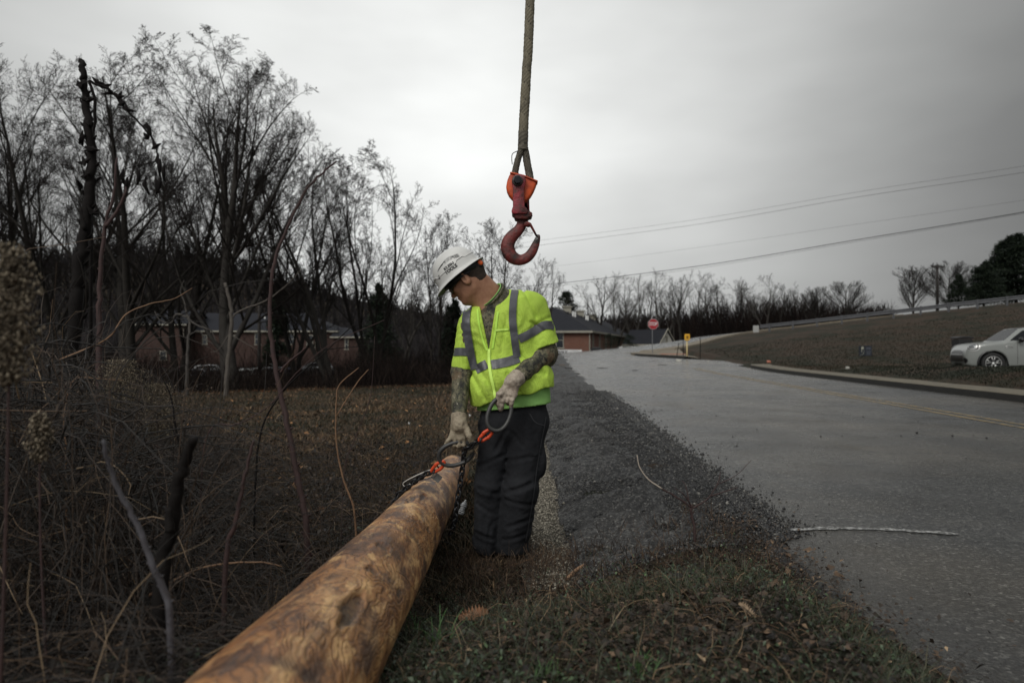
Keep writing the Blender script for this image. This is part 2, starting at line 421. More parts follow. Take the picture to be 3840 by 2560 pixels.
# kerb of the near road
V = []; kys = list(np.linspace(-6, 31, 60))+[32, 32.8, 33.4]; prof = [(0,-.05),(.012,.138),(.03,.152),(.93,.155),(.96,.02)]
for y in kys:
    bend = 0 if y < 31 else ((y-31)/2.4)**2*1.3
    for dx, dz in prof: V.append((float(xr(y))+dx+bend, y, float(zroad(y))+dz*(1 if y < 32 else max(.2, (33.8-y)/1.8))))
F = [(i*5+k, i*5+k+1, (i+1)*5+k+1, (i+1)*5+k) for i in range(len(kys)-1) for k in range(4)]
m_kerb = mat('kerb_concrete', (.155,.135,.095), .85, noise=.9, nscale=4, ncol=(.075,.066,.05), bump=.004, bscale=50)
m_kface = mat('dark_kerb_face', (.022,.021,.019), .9, noise=.8, nscale=5, ncol=(.012,.012,.011), bump=.004, bscale=50)  # upright kerb face, much darker than the concrete top
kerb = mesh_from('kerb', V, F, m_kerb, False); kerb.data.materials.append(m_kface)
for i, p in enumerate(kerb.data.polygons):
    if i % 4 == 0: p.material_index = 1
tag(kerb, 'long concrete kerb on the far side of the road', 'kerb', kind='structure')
# kerbed nose at the stop sign corner
V = []; ns = spline([(10.4,41.2,0),(9.25,43.9,0),(8.45,46.2,0),(8.6,49.5,0),(9.6,51.9,0)], 5)
for q in ns:
    for s_, dz in ((0,-.06),(.02,.15)): V.append((q[0]+s_, q[1], float(zroad(q[1]))+dz))
cnr = [(12.8,52.3),(12.2,48),(11.9,44.5),(11.5,42)]
m0 = len(V)
for q in cnr: V.append((q[0], q[1], float(G(q[0], q[1], False))+.06))
F = [(i*2, i*2+2, i*2+3, i*2+1) for i in range(len(ns)-1)]+[tuple([i*2+1 for i in range(len(ns))]+[m0, m0+1, m0+2, m0+3])]
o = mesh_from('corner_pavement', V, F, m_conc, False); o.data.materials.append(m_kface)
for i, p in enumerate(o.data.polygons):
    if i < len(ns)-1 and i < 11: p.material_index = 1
tag(o, 'concrete corner with dark kerb edge at the foot of the stop sign', 'pavement', kind='structure')
m_tact = mat('tactile_orange', (.42,.13,.06), .8, noise=.6, nscale=4, bump=.004, bscale=40)
def pad(c, s, lab):
    V = []; a, b_ = s
    for u in range(7):
        for v in range(4):
            x, y = c[0]+a*(u/6-.5), c[1]+b_*(v/3-.5)+(x_:=0)
            V.append((x, y, 0))
    V = [(x, y, float(lift(x, y))) for x, y, _ in V]
    F = [(u*4+v, (u+1)*4+v, (u+1)*4+v+1, u*4+v+1) for u in range(6) for v in range(3)]
    o = mesh_from('tactile_pad', V, F, m_tact, False); tag(o, lab, 'tactile paving', kind='structure')
def lift(x, y): return float(zroad(y))+.175
pad((10.5,44.4), (1.7,1.3), 'orange tactile paving pad on the corner below the stop sign')
# shoulder: crumbling asphalt slope
m_sh = asphalt('crumbled_asphalt_slope', (.011,.011,.012), (.070,.068,.064), .6, .06)
V = []; sy = list(np.linspace(2.4, 9, 260))+list(np.linspace(9.04, 20, 150))+list(np.linspace(20.2, 50, 60)); n = 60
for y in sy:
    a, b_ = float(xt(y))+.03*float(vnoise(y*1.7, 3, 1)), xleft(y)+.05
    x = np.linspace(a, b_, n+1); tt = np.linspace(0, 1, n+1)
    base = G(x, np.full(n+1, y), False)
    r = (.075*fbm(x*7, np.full(n+1, y*7), 2.2, 5)+.040*np.abs(fbm(x*26, np.full(n+1, y*26), 5.2, 2)))*np.sin(np.pi*np.clip(tt, 0, 1))**.45
    lump = .045*np.exp(-((tt-.35)/.25)**2)*(1+1.5*fbm(x*1.5, np.full(n+1, y*1.7), 4.0, 3))
    Sm = mound(x, np.full(n+1, y))
    z = np.where(tt > .97, float(zroad(y))-.004+(base-base), base+.010+(r+lump)*(1-sst(.0, .25, Sm))-.07*sst(.02, .3, Sm))
    z[-1] = float(zroad(y))-.012; z[0] = base[0]-.03
    V += list(zip(x, [y]*(n+1), z))
F = np.array([(i*(n+1)+k, i*(n+1)+k+1, (i+1)*(n+1)+k+1, (i+1)*(n+1)+k) for i in range(len(sy)-1) for k in range(n)])
tag(mesh_from('road_shoulder', V, F, m_sh), 'black crumbling asphalt slope falling from the road to the ditch', 'shoulder', kind='structure')
m_grv = asphalt('pale_gravel', (.075,.066,.050), (.24,.215,.17), .85, .2)
gr_ys = list(np.linspace(2.9, 34, 160))
tag(strip('gravel_strip', lambda y: float(xt(y))-.20-.02*y*.3-.05*float(vnoise(y*1.9, 7, 3)), lambda y: float(xt(y))+.03, gr_ys, m_grv, 8, .022, lambda x, y: G(x, y)-.07*float(sst(.0, .22, mound(x, y)-.06*vnoise(x*14, y*14)))), 'narrow strip of pale gravel in the ditch beside the shoulder', 'gravel', kind='structure')
# painted lines
def paint(name, x0, x1, ys, mat, lab, dz=.0085):
    V = []
    for y in ys: V += [(x0(y), y, float(zroad(y))+dz), (x1(y), y, float(zroad(y))+dz)]
    F = [(i*2, i*2+1, i*2+3, i*2+2) for i in range(len(ys)-1)]
    tag(mesh_from(name, V, F, mat, False), lab, 'road marking', kind='structure')
def worn_paint(name, col, amt, sc):
    m = bpy.data.materials.new(name); m.use_nodes = True; t, bs = nodes_of(m)
    tcn = t.nodes.new('ShaderNodeTexCoord'); f = noise(t, sc, 6, .75, tcn.outputs['Object'])
    t.links.new(mix(t, rng_(t, f, amt-.04, amt+.06), (.055,.054,.05), col), bs.inputs['Base Color'])
    bs.inputs['Roughness'].default_value = .55; bump(t, bs, noise(t, 75, 4, .7, tcn.outputs['Object']), .002); return m
m_yel = worn_paint('worn_yellow_paint', (.21,.145,.055), .47, 7)
lys = list(np.linspace(1, 31, 60))
for k, s_ in enumerate((-.12, .12)):
    paint('centre_line', lambda y: 5.94+.077*y+s_-.05, lambda y: 5.94+.077*y+s_+.05, lys, m_yel, 'faded yellow centre line, %s of the double pair' % ('nearer' if k == 0 else 'farther'))
# sprayed white survey mark across the asphalt edge
m_wht = worn_paint('sprayed_white_paint', (.34,.34,.33), .515, 40)
pa = [P(2960,1985,1), P(3120,1978,1), P(3300,1982,1), P(3440,1990,1), P(3590,2000,1)]
pts = []
for q in spline([(a[0]/(CAM_Z-a[2])*1.022, a[1]/(CAM_Z-a[2])*1.022, 0) for a in pa], 10): pts.append(q)
V = []
for i, q in enumerate(pts):
    wd = .024+.010*float(vnoise(i*.7, 0, 0)); V += [(q[0], q[1]-wd, .0105), (q[0], q[1]+wd, .0105)]
tag(mesh_from('survey_mark', V, [(i*2, i*2+2, i*2+3, i*2+1) for i in range(len(pts)-1)], m_wht, False), 'short sprayed white line across the near asphalt', 'road marking', kind='structure')

# ------------------------------------------------------------------ stuff: litter, grass, brush
def attr_mat(name, stops, rough=.8, spec=.3, transl=0):
    m = bpy.data.materials.new(name); m.use_nodes = True; t, bs = nodes_of(m)
    a = t.nodes.new('ShaderNodeAttribute'); a.attribute_name = 'rnd'
    t.links.new(ramp(t, a.outputs['Fac'], stops), bs.inputs['Base Color'])
    bs.inputs['Roughness'].default_value = rough; bs.inputs['Specular IOR Level'].default_value = spec
    return m
def set_rnd(o, vals):
    a = o.data.attributes.new('rnd', 'FLOAT', 'POINT'); a.data.foreach_set('value', np.asarray(vals, np.float32))
def strands(name, base, tip_dir, length, rad, mat, droop=.4, segs=5, wob=.06, rnd=None, sides=3):
    """many thin curved stems; base (N,3), tip_dir (N,3) unit, arrays length, rad"""
    N_ = len(base); pts = np.zeros((N_, segs+1, 3)); pts[:, 0] = base; d = tip_dir.copy()
    step = (length/segs)[:, None]
    for i in range(segs):
        pts[:, i+1] = pts[:, i]+d*step
        d = d+rng.normal(0, wob*3, (N_, 3)); d[:, 2] -= droop/segs*np.hypot(d[:, 0], d[:, 1])*1.6+droop*.3/segs
        d /= np.linalg.norm(d, axis=1)[:, None]
    return tubes_np(name, pts, rad[:, None]*np.linspace(1, .35, segs+1)[None, :], mat, rnd, sides)
def tubes_np(name, pts, rad, mat, rnd=None, sides=3, parent=None, build=True):
    N_, S, _ = pts.shape
    tg = np.gradient(pts, axis=1); tg /= np.linalg.norm(tg, axis=2)[..., None]+1e-9
    ref = np.where(np.abs(tg[:, :1, 2:3]) < .9, np.array([0, 0, 1.0]), np.array([1.0, 0, 0])); ref = np.repeat(ref, S, 1)
    u = np.cross(tg, ref); u /= np.linalg.norm(u, axis=2)[..., None]+1e-9; v = np.cross(tg, u)
    V = np.zeros((N_, S, sides, 3))
    for k in range(sides):
        a = 2*math.pi*k/sides; V[:, :, k] = pts+(u*math.cos(a)+v*math.sin(a))*rad[..., None]
    i = np.arange(N_)[:, None, None]*S*sides; j = np.arange(S-1)[None, :, None]*sides; k = np.arange(sides)[None, None, :]; l = (k+1) % sides
    F = np.stack(np.broadcast_arrays(i+j+k, i+j+l, i+j+sides+l, i+j+sides+k), -1).reshape(-1, 4)
    V = V.reshape(-1, 3)
    if not build: return V, F
    o = mesh_from(name, V, F, mat, True, parent)
    if rnd is not None: set_rnd(o, np.repeat(rnd, S*sides))
    return o
def blades(name, base, h, w_, mat, rnd, lean=.5):
    N_ = len(base); a = rng.uniform(0, 2*np.pi, N_); sx = np.stack([np.cos(a), np.sin(a), 0*a], -1)
    ld = rng.normal(0, lean, (N_, 2)); tip = base+np.stack([ld[:, 0]*h, ld[:, 1]*h, h], -1)
    mid = base*.5+tip*.5; mid[:, 2] += h*.12
    V = np.stack([base-sx*w_[:, None]/2, base+sx*w_[:, None]/2, mid+sx*w_[:, None]*.35, tip, mid-sx*w_[:, None]*.35], 1).reshape(-1, 3)
    q = np.arange(N_)[:, None]*5; F = np.concatenate([q+np.array([[0, 1, 2, 4]])], 0)
    F = np.concatenate([q+np.array([[0,1,2,4]]), q+np.array([[4,2,3,3]])]) if False else None
    me_f = np.concatenate([q+np.array([[0,1,2]]), q+np.array([[0,2,4]]), q+np.array([[4,2,3]])])
    o = mesh_from(name, V, me_f, mat, False); set_rnd(o, np.repeat(rnd, 5)); return o
def leaves(name, base, size, mat, rnd, flat=.5):
    """small pointed curled leaves lying about"""
    N_ = len(base); a = rng.uniform(0, 2*np.pi, N_)
    u = np.stack([np.cos(a), np.sin(a), rng.normal(0, flat, N_)], -1); u /= np.linalg.norm(u, axis=1)[:, None]
    r = np.stack([-np.sin(a), np.cos(a), rng.normal(0, flat, N_)], -1); r /= np.linalg.norm(r, axis=1)[:, None]
    s = size[:, None]; up = np.array([0, 0, 1.0])
    V = np.stack([base-u*s*.5, base-u*s*.1+r*s*.28+up*s*.12, base+u*s*.5, base-u*s*.1-r*s*.28+up*s*.12, base+up*s*.0], 1).reshape(-1, 3)
    q = np.arange(N_)[:, None]*5; F = np.concatenate([q+np.array([[0,4,1]]), q+np.array([[1,4,2]]), q+np.array([[4,0,3]]), q+np.array([[4,3,2]])])
    o = mesh_from(name, V, F, mat, False); set_rnd(o, np.repeat(rnd, 5)); return o
def scatter(n, x0, x1, y0, y1, bias=1.0):
    """more per area near the camera"""
    u = rng.random(n); y = (y0**(-bias)+u*(y1**(-bias)-y0**(-bias)))**(-1/bias) if bias else y0+(y1-y0)*u
    return rng.uniform(0, 1, n)*(x1-x0)+x0, y
m_grass = attr_mat('dead_winter_grass', [(0,(.015,.017,.010)), (.3,(.038,.035,.020)), (.55,(.072,.049,.030)), (.85,(.12,.074,.043)), (1,(.22,.15,.085))])
# field on the left
n = 120000; u = rng.random(n); yy = 3.0*(30/3.0)**u; xx = rng.uniform(-.72, .06, n)*yy-.05
keep = (xx < xt(yy)-.25-.12*rng.random(n)); xx, yy = xx[keep], yy[keep]
cl_ = fbm(xx*1.3, yy*1.3, 1, 3); hh = (.022+.028*rng.random(len(xx)))*(1+.6*cl_)*(1+.035*yy)
r_ = np.clip(.42+.35*cl_+rng.normal(0, .22, len(xx))+.25*fbm(xx*.4, yy*.4, 5, 2), 0, 1)
o = blades('field_grass', np.stack([xx, yy, G(xx, yy)-.004], -1), hh, .005+.0011*yy*rng.uniform(.5, 1.3, len(xx)), m_grass, r_, .75)
tag(o, 'short dead and green grass covering the field behind the worker', 'grass', kind='stuff')
# hillside grass to the right
n = 90000; u = rng.random(n); yy = 12*(62/12)**u; xx = rng.uniform(.22, .80, n)*yy
keep = (xx > xr(yy)+1.0) & (yy < 50-.0*xx) & ~((yy > 49) & (xx < 16)); xx, yy = xx[keep], yy[keep]
r_ = np.clip(.34+.50*fbm(xx*.16, yy*.22, 8, 4)+rng.normal(0, .09, len(xx)), 0, 1)
o = blades('verge_grass', np.stack([xx, yy, G(xx, yy)-.01], -1), .03+.04*rng.random(len(xx)), .012+.0010*yy*rng.random(len(xx)), m_grass, r_, .6)
o.data.materials.clear(); o.data.materials.append(attr_mat('dimmed_hillside_grass', [(0,(.008,.011,.006)), (.35,(.020,.021,.011)), (.6,(.036,.026,.016)), (1,(.075,.045,.028))]))  # olive-brown blades darkened: dimmer light on the right is put into their colour
tag(o, 'coarse brown and olive grass on the verge and hillside below the guardrail', 'grass', kind='stuff')
# foreground leaf litter
m_lit = attr_mat('damp_leaf_litter', [(0,(.010,.008,.007)), (.3,(.024,.017,.011)), (.55,(.050,.032,.020)), (.78,(.095,.058,.033)), (.94,(.18,.115,.065)), (1,(.32,.23,.14))], .65, .4)
n = 34000; yy = rng.uniform(.75, 4.5, n); xx = rng.uniform(-.85, 1.9, n)*np.clip(yy/2.4, .5, 1)
keep = (yy-.5*xx < 3.6+.25*rng.normal(0, 1, n)) & (xx < 1.28+.09*rng.normal(0, 1, n)+.04*yy) | (rng.random(n) < .012)
keep &= (xx < xt(yy)+.1) | (yy-.5*xx < 3.5)
xx, yy = xx[keep], yy[keep]; pn = fbm(xx*3, yy*3, 2, 3)
o = leaves('leaf_litter', np.stack([xx, yy, np.maximum(G(xx, yy), np.where(xx > 1.15, .006, -9))+.004+.03*rng.random(len(xx))**2], -1), rng.uniform(.007, .030, len(xx))*(1+1.1*(rng.random(len(xx)) < .06)), m_lit, np.clip(.36+.25*pn+rng.normal(0, .22, len(xx)), 0, 1), .45)
tag(o, 'damp brown leaf litter covering the bank in the foreground', 'leaf litter', kind='stuff')
m_grn = attr_mat('low_green_leaves', [(0,(.008,.014,.006)), (.4,(.020,.036,.014)), (.75,(.040,.070,.026)), (1,(.085,.14,.055))], .5, .5)
n = 30000; yy = rng.uniform(.8, 4.3, n); xx = rng.uniform(-.7, 1.6, n)*np.clip(yy/2.4, .5, 1); pn = fbm(xx*2.1, yy*2.1, 12, 3)
keep = (pn+.35*rng.normal(0, 1, n) > .12) & (yy-.5*xx < 3.5) & (xx < 1.25); xx, yy = xx[keep], yy[keep]
o = leaves('ground_cover', np.stack([xx, yy, G(xx, yy)+.012+.05*rng.random(len(xx))**1.5], -1), rng.uniform(.006, .020, len(xx)), m_grn, np.clip(.40+rng.normal(0, .25, len(xx)), 0, 1), .7)
tag(o, 'low dark green clover leaves growing through the foreground bank', 'ground cover', kind='stuff')
n = 46000; yy = rng.uniform(.8, 4.3, n); xx = rng.uniform(-.7, 1.5, n)*np.clip(yy/2.4, .5, 1); pn = fbm(xx*1.6, yy*1.6, 31, 3); keep = (pn+.25*rng.normal(0, 1, n)+.25*(2.0-yy) > -.12) & (yy-.5*xx < 3.45) & (xx < 1.27); xx, yy = xx[keep], yy[keep]
o = blades('bank_grass', np.stack([xx, yy, G(xx, yy)-.003], -1), rng.uniform(.018, .085, len(xx)), rng.uniform(.0014, .0036, len(xx)), attr_mat('bank_grass_blades', [(0,(.010,.016,.007)), (.45,(.026,.040,.016)), (.7,(.045,.050,.024)), (.9,(.085,.065,.038)), (1,(.18,.14,.085))], .55, .4), np.clip(.4+rng.normal(0, .27, len(xx)), 0, 1), .8)
tag(o, 'short mixed green and dead grass blades on the foreground bank', 'grass', kind='stuff')
# fine dead stems on the bank
m_stem = attr_mat('dry_stems', [(0,(.014,.010,.008)), (.45,(.050,.032,.021)), (.75,(.11,.070,.042)), (1,(.27,.19,.115))], .7, .3)
n = 7500; yy = rng.uniform(.9, 4.3, n); xx = rng.uniform(-.7, 1.35, n); keep = (yy-.5*xx < 3.6); xx, yy = xx[keep], yy[keep]; n = len(xx)
d = rng.normal(0, 1, (n, 3)); d[:, 2] = np.abs(d[:, 2])*.45; d /= np.linalg.norm(d, axis=1)[:, None]
o = strands('dry_stems', np.stack([xx, yy, G(xx, yy)+.01], -1), d, rng.uniform(.04, .17, n), rng.uniform(.0009, .0022, n), m_stem, 1.0, 4, .09, rng.random(n)**1.3)
tag(o, 'short dry stems scattered over the foreground bank', 'dead stems', kind='stuff')
n = 1500; yy = rng.uniform(2.9, 4.3, n); xx = rng.uniform(-.35, 1.15, n)+.1; keep = (yy-.5*xx < 3.7); xx, yy = xx[keep], yy[keep]; n = len(xx)
d = rng.normal(0, .45, (n, 3)); d[:, 2] = 1; d /= np.linalg.norm(d, axis=1)[:, None]
o = strands('crest_weeds', np.stack([xx, yy, G(xx, yy)], -1), d, rng.uniform(.05, .20, n), rng.uniform(.001, .0028, n), m_stem, .5, 5, .1, rng.random(n)*.8)
tag(o, 'small dead upright weeds along the crest of the bank at the worker\'s feet', 'weeds', kind='stuff')
n = 1400; aa = rng.uniform(0, 6.28, n); rr_ = .10+.28*rng.random(n); xx = -.02+np.cos(aa)*rr_; yy = 3.74+np.sin(aa)*rr_*.9
d = rng.normal(0, .40, (n, 3)); d[:, 2] = 1; d /= np.linalg.norm(d, axis=1)[:, None]
o = strands('boot_weeds', np.stack([xx, yy, G(xx, yy)-.01], -1), d, rng.uniform(.04, .17, n), rng.uniform(.001, .0024, n), m_stem, .6, 5, .1, rng.random(n)*.85)
tag(o, 'dead weeds standing round the worker\'s boots', 'weeds', kind='stuff')
# bramble thicket to the left
def thicket(name, n, x0, x1, y0, y1, hfun, l0, l1, r0, r1, mat, lab, droop=.9, up=.6, seed=1, segs=7, wob=.07):
    yy = y0*(y1/y0)**rng.random(n); xx = x0+(x1-x0)*rng.random(n)
    xx = xx*(yy/2.5 if x1 < -1.0 and y1 < 9 else 1)
    zz = G(xx, yy)+rng.random(n)**1.6*hfun(xx, yy)
    d = rng.normal(0, 1, (n, 3)); d[:, 2] = np.abs(d[:, 2])*up; d /= np.linalg.norm(d, axis=1)[:, None]
    o = strands(name, np.stack([xx, yy, zz], -1), d, rng.uniform(l0, l1, n), rng.uniform(r0, r1, n), mat, droop, segs, wob, rng.random(n)**1.6)
    return tag(o, lab, 'undergrowth', kind='stuff')
m_bram = attr_mat('bramble_stems', [(0,(.006,.005,.004)), (.45,(.017,.012,.009)), (.78,(.040,.026,.017)), (.94,(.095,.060,.036)), (1,(.21,.15,.09))], .6, .4)
def logx(y): return -.44-.017*y
n = 14000; yy = 1.3*(9/1.3)**rng.random(n); xx = logx(yy)-.22-rng.random(n)**1.15*(.3+yy*.70)
zz = G(xx, yy)+rng.random(n)**2*np.clip(.10+.16*(-xx-.4), .05, .75)*np.clip(1.25-.085*yy, .25, 1)
d = rng.normal(0, 1, (n, 3)); d[:, 2] = np.abs(d[:, 2])*.5; d /= np.linalg.norm(d, axis=1)[:, None]
o = strands('bramble_tangle', np.stack([xx, yy, zz], -1), d, rng.uniform(.15, .75, n)*np.clip(1.3-.09*yy, .35, 1), rng.uniform(.0009, .0028, n)*np.clip(.6+.15*yy, .6, 1.6), m_bram, 1.0, 7, .06, rng.random(n)**1.5)
tag(o, 'dense tangle of thin brown brambles beside the log', 'undergrowth', kind='stuff')
n = 11000; yy = rng.uniform(2.0, 8.5, n); xx = -yy*(.36+.48*rng.random(n))-.3
zz = G(xx, yy)+rng.random(n)*np.clip(1.15*sst(.36, .66, -xx/yy), .12, 1.15)
d = rng.normal(0, 1, (n, 3)); d[:, 2] = np.abs(d[:, 2])*.7; d /= np.linalg.norm(d, axis=1)[:, None]
o = strands('briar_thicket', np.stack([xx, yy, zz], -1), d, rng.uniform(.2, .8, n), rng.uniform(.0012, .0036, n), m_bram, .9, 7, .07, rng.random(n)**1.9)
tag(o, 'tall dark briar thicket filling the left edge', 'undergrowth', kind='stuff')
n = 9000; yy = rng.uniform(1.1, 8.5, n); xx = logx(yy)-.25-rng.random(n)*(.3+yy*.72)
o = leaves('briar_leaves', np.stack([xx, yy, G(xx, yy)+rng.random(n)**1.5*np.clip(.06+.35*(-xx-.6), .05, .9)], -1), rng.uniform(.015, .045, n), m_lit, np.clip(rng.random(n)**2*.7, 0, 1), .8)
tag(o, 'withered leaves caught in the brambles', 'dead leaves', kind='stuff')
n = 3500; yy = rng.uniform(1.2, 4.2, n); xx = logx(yy)-.25-rng.random(n)*(.25+yy*.45); pn = fbm(xx*2.1, yy*2.1, 21, 2); k_ = pn > .05
xx, yy = xx[k_], yy[k_]
o = leaves('briar_greenery', np.stack([xx, yy, G(xx, yy)+.02+.12*rng.random(len(xx))], -1), rng.uniform(.012, .035, len(xx)), m_grn, np.clip(.2+.3*rng.random(len(xx)), 0, 1), .7)
tag(o, 'dark green leaves low under the brambles', 'ground cover', kind='stuff')
n = 1500; yy = rng.uniform(1.8, 7.5, n); xx = -yy*(.36+.45*rng.random(n))-.3
d = rng.normal(0, .22, (n, 3)); d[:, 2] = 1; d /= np.linalg.norm(d, axis=1)[:, None]
o = strands('tall_dry_weeds', np.stack([xx, yy, G(xx, yy)], -1), d, rng.uniform(.5, 1.25, n)*sst(.25, .62, -xx/yy+.1), rng.uniform(.0015, .004, n), m_bram, .5, 8, .045, .25+.65*rng.random(n))
tag(o, 'upright tan dead weeds standing in the thicket at the left edge', 'weeds', kind='stuff')
# brown hay between the log and the field
n = 9000; yy = 2.2*(8/2.2)**rng.random(n); xx = logx(yy)-.2-rng.random(n)*(.25+.33*yy)
d = rng.normal(0, .8, (n, 3)); d[:, 2] = np.abs(d[:, 2])*.7+.15; d /= np.linalg.norm(d, axis=1)[:, None]
m_hay = attr_mat('dry_hay', [(0,(.020,.014,.009)), (.5,(.060,.038,.022)), (.8,(.12,.08,.045)), (1,(.24,.17,.10))], .7, .3)
o = strands('dry_hay', np.stack([xx, yy, G(xx, yy)], -1), d, rng.uniform(.08, .34, n), rng.uniform(.0008, .0018, n), m_hay, 1.3, 5, .08, rng.random(n)**1.4)
tag(o, 'matted dry brown grass between the log and the field', 'dead grass', kind='stuff')
# brush along the far edge of the field
m_brush = attr_mat('bare_brush', [(0,(.006,.005,.005)), (.5,(.014,.010,.009)), (.85,(.027,.019,.015)), (1,(.060,.045,.036))], .9, .1)
n = 26000; xx = rng.uniform(-26, 1.2, n); yy = rng.uniform(24.5, 37, n)+.0*xx
yy = np.where(xx > -12, yy+ (xx+12)*.28, yy)
hb = (1.0+1.15*np.clip(fbm(xx*.35, yy*.2, 3, 2)+.3, 0, 1.2))*(1+.02*np.maximum(0, -xx-8))
d = rng.normal(0, .30, (n, 3)); d[:, 2] = 1; d /= np.linalg.norm(d, axis=1)[:, None]
o = strands('field_edge_brush', np.stack([xx, yy, G(xx, yy)], -1), d, hb*rng.uniform(.35, 1, n), rng.uniform(.004, .011, n), m_brush, .35, 5, .07, rng.random(n)**1.3)
tag(o, 'dense leafless brush along the far edge of the field', 'undergrowth', kind='stuff')
n = 9000; xx = rng.uniform(-24, -.2, n); yy = rng.uniform(23.5, 28.5, n); yy = np.where(xx > -12, yy+(xx+12)*.28, yy)
o = leaves('rust_leaves', np.stack([xx, yy, G(xx, yy)+.02], -1), rng.uniform(.05, .12, n), attr_mat('rust_leaves', [(0,(.035,.016,.008)), (.6,(.10,.038,.014)), (1,(.24,.10,.035))]), rng.random(n)*.75, .5)
tag(o, 'rust coloured fallen leaves along the brush line', 'fallen leaves', kind='stuff')
n = 170; yy = 5*(24/5)**rng.random(n); xx = -yy*rng.uniform(.02, .5, n)
o = leaves('scattered_leaves', np.stack([xx, yy, G(xx, yy)+.04], -1), rng.uniform(.05, .11, n), attr_mat('tan_leaves', [(0,(.10,.045,.02)), (1,(.34,.18,.08))]), rng.random(n), .5)
tag(o, 'orange and tan leaves scattered over the field', 'fallen leaves', kind='stuff')
# stones
def stones(name, xx, yy, zz, s, mat, rnd, lab, cat):
    n = len(xx); B = np.array([(1,0,0),(-1,0,0),(0,1,0),(0,-1,0),(0,0,.7),(0,0,-.7)], float)
    V = B[None]*s[:, None, None]*rng.uniform(.55, 1.3, (n, 6, 1))
    a = rng.uniform(0, 6.28, n); ca, sa = np.cos(a)[:, None], np.sin(a)[:, None]
    V = np.stack([V[..., 0]*ca-V[..., 1]*sa, V[..., 0]*sa+V[..., 1]*ca, V[..., 2]], -1)+np.stack([xx, yy, zz], -1)[:, None]
    T_ = np.array([(0,2,4),(2,1,4),(1,3,4),(3,0,4),(2,0,5),(1,2,5),(3,1,5),(0,3,5)])
    o = mesh_from(name, V.reshape(-1, 3), (np.arange(n)[:, None, None]*6+T_[None]).reshape(-1, 3), mat, False); set_rnd(o, np.repeat(rnd, 6)); tag(o, lab, cat, kind='stuff')
m_stone = attr_mat('pale_stones', [(0,(.03,.027,.02)), (.5,(.10,.088,.066)), (1,(.34,.31,.25))], .75, .4)
n = 12000; yy = 3.0*(20/3.0)**rng.random(n); xx = xt(yy)-.09+rng.normal(0, .048, n)
k_ = mound(xx, yy) < .12*rng.random(n); xx, yy = xx[k_], yy[k_]; n = len(xx)
stones('gravel', xx, yy, G(xx, yy)+.024, rng.uniform(.004, .012, n)*np.clip(yy/6, 1, 2), m_stone, rng.random(n), 'pale gravel stones lying in the ditch beside the black shoulder', 'gravel')
m_crumb = attr_mat('asphalt_crumbs', [(0,(.008,.008,.009)), (.6,(.020,.020,.021)), (.9,(.055,.053,.049)), (1,(.19,.18,.16))], .55, .5)
n = 38000; yy = 2.9*(16/2.9)**rng.random(n); f_ = rng.random(n)**.9; xx = xt(yy)+(xl(yy)-xt(yy))*f_*1.03
xx = np.where(rng.random(n) < .015, xx+rng.random(n)**2*.9, xx); e_ = rng.random(n) < .28; xx = np.where(e_, xl(yy)+.02+np.abs(rng.normal(0, .11, n))-.04, xx)
k_ = yy-.5*xx > 2.9; xx, yy = xx[k_], yy[k_]; tt_ = np.clip((xx-xt(yy))/(xl(yy)-xt(yy)), 0, 1)
zc = np.where(xx < xl(yy), G(xx, yy, False)+.018+.030*np.sin(np.pi*tt_)**.5, .008)
stones('asphalt_crumbs', xx, yy, zc, rng.uniform(.0025, .0105, len(xx))**1.0*np.clip(yy/6, 1, 1.8)*np.where(rng.random(len(xx)) < .04, 2.0, 1), m_crumb, rng.random(len(xx)), 'loose black asphalt crumbs on the shoulder slope', 'rubble')
n = 90; xx = rng.uniform(2.4, 7.5, n); yy = 6*(36/6)**rng.random(n); xx = xl(yy)+rng.random(n)**2*4
stones('road_grit', xx, yy, .012+zroad(yy), rng.uniform(.006, .02, n), m_crumb, rng.random(n)*.5, 'dark grit scattered along the edge of the road', 'grit')
# ------------------------------------------------------------------ implicit-surface modelling
class Grid:
    def __init__(s, lo, hi, h):
        s.lo = np.array(lo, float); s.h = h; s.n = np.ceil((np.array(hi)-s.lo)/h).astype(int)+1
        ax = [(s.lo[i]+h*np.arange(s.n[i])).astype(np.float32) for i in range(3)]
        s.X = ax[0][:, None, None]; s.Y = ax[1][None, :, None]; s.Z = ax[2][None, None, :]
def s_ell(g, c, r, R=None):
    dx, dy, dz = g.X-c[0], g.Y-c[1], g.Z-c[2]
    if R is not None:
        dx, dy, dz = (R[i][0]*dx+R[i][1]*dy+R[i][2]*dz for i in range(3))
    k0 = np.sqrt((dx/r[0])**2+(dy/r[1])**2+(dz/r[2])**2)
    return ((k0-1)*min(r)*.5+(k0-1)*float(np.mean(r))*.5).astype(np.float32)
def s_cap(g, a, b, r0, r1, flat=None):
    a = np.array(a, float); b = np.array(b, float); ab = b-a; L2 = float(ab@ab)+1e-9
    px, py, pz = g.X-a[0], g.Y-a[1], g.Z-a[2]
    t = np.clip((px*ab[0]+py*ab[1]+pz*ab[2])/L2, 0, 1)
    qx, qy, qz = px-t*ab[0], py-t*ab[1], pz-t*ab[2]
    if flat is not None:       # (axis, factor): squeeze along an axis
        ax, f = np.array(flat[0], float), flat[1]; d = qx*ax[0]+qy*ax[1]+qz*ax[2]; k = 1/f-1
        qx, qy, qz = qx+d*k*ax[0], qy+d*k*ax[1], qz+d*k*ax[2]
    return (np.sqrt(qx*qx+qy*qy+qz*qz)-(r0+(r1-r0)*t)).astype(np.float32)
def s_half(g, p, n):
    """negative on the side opposite to n"""
    n = np.array(n, float)/np.linalg.norm(n)
    return ((g.X-p[0])*n[0]+(g.Y-p[1])*n[1]+(g.Z-p[2])*n[2]).astype(np.float32)
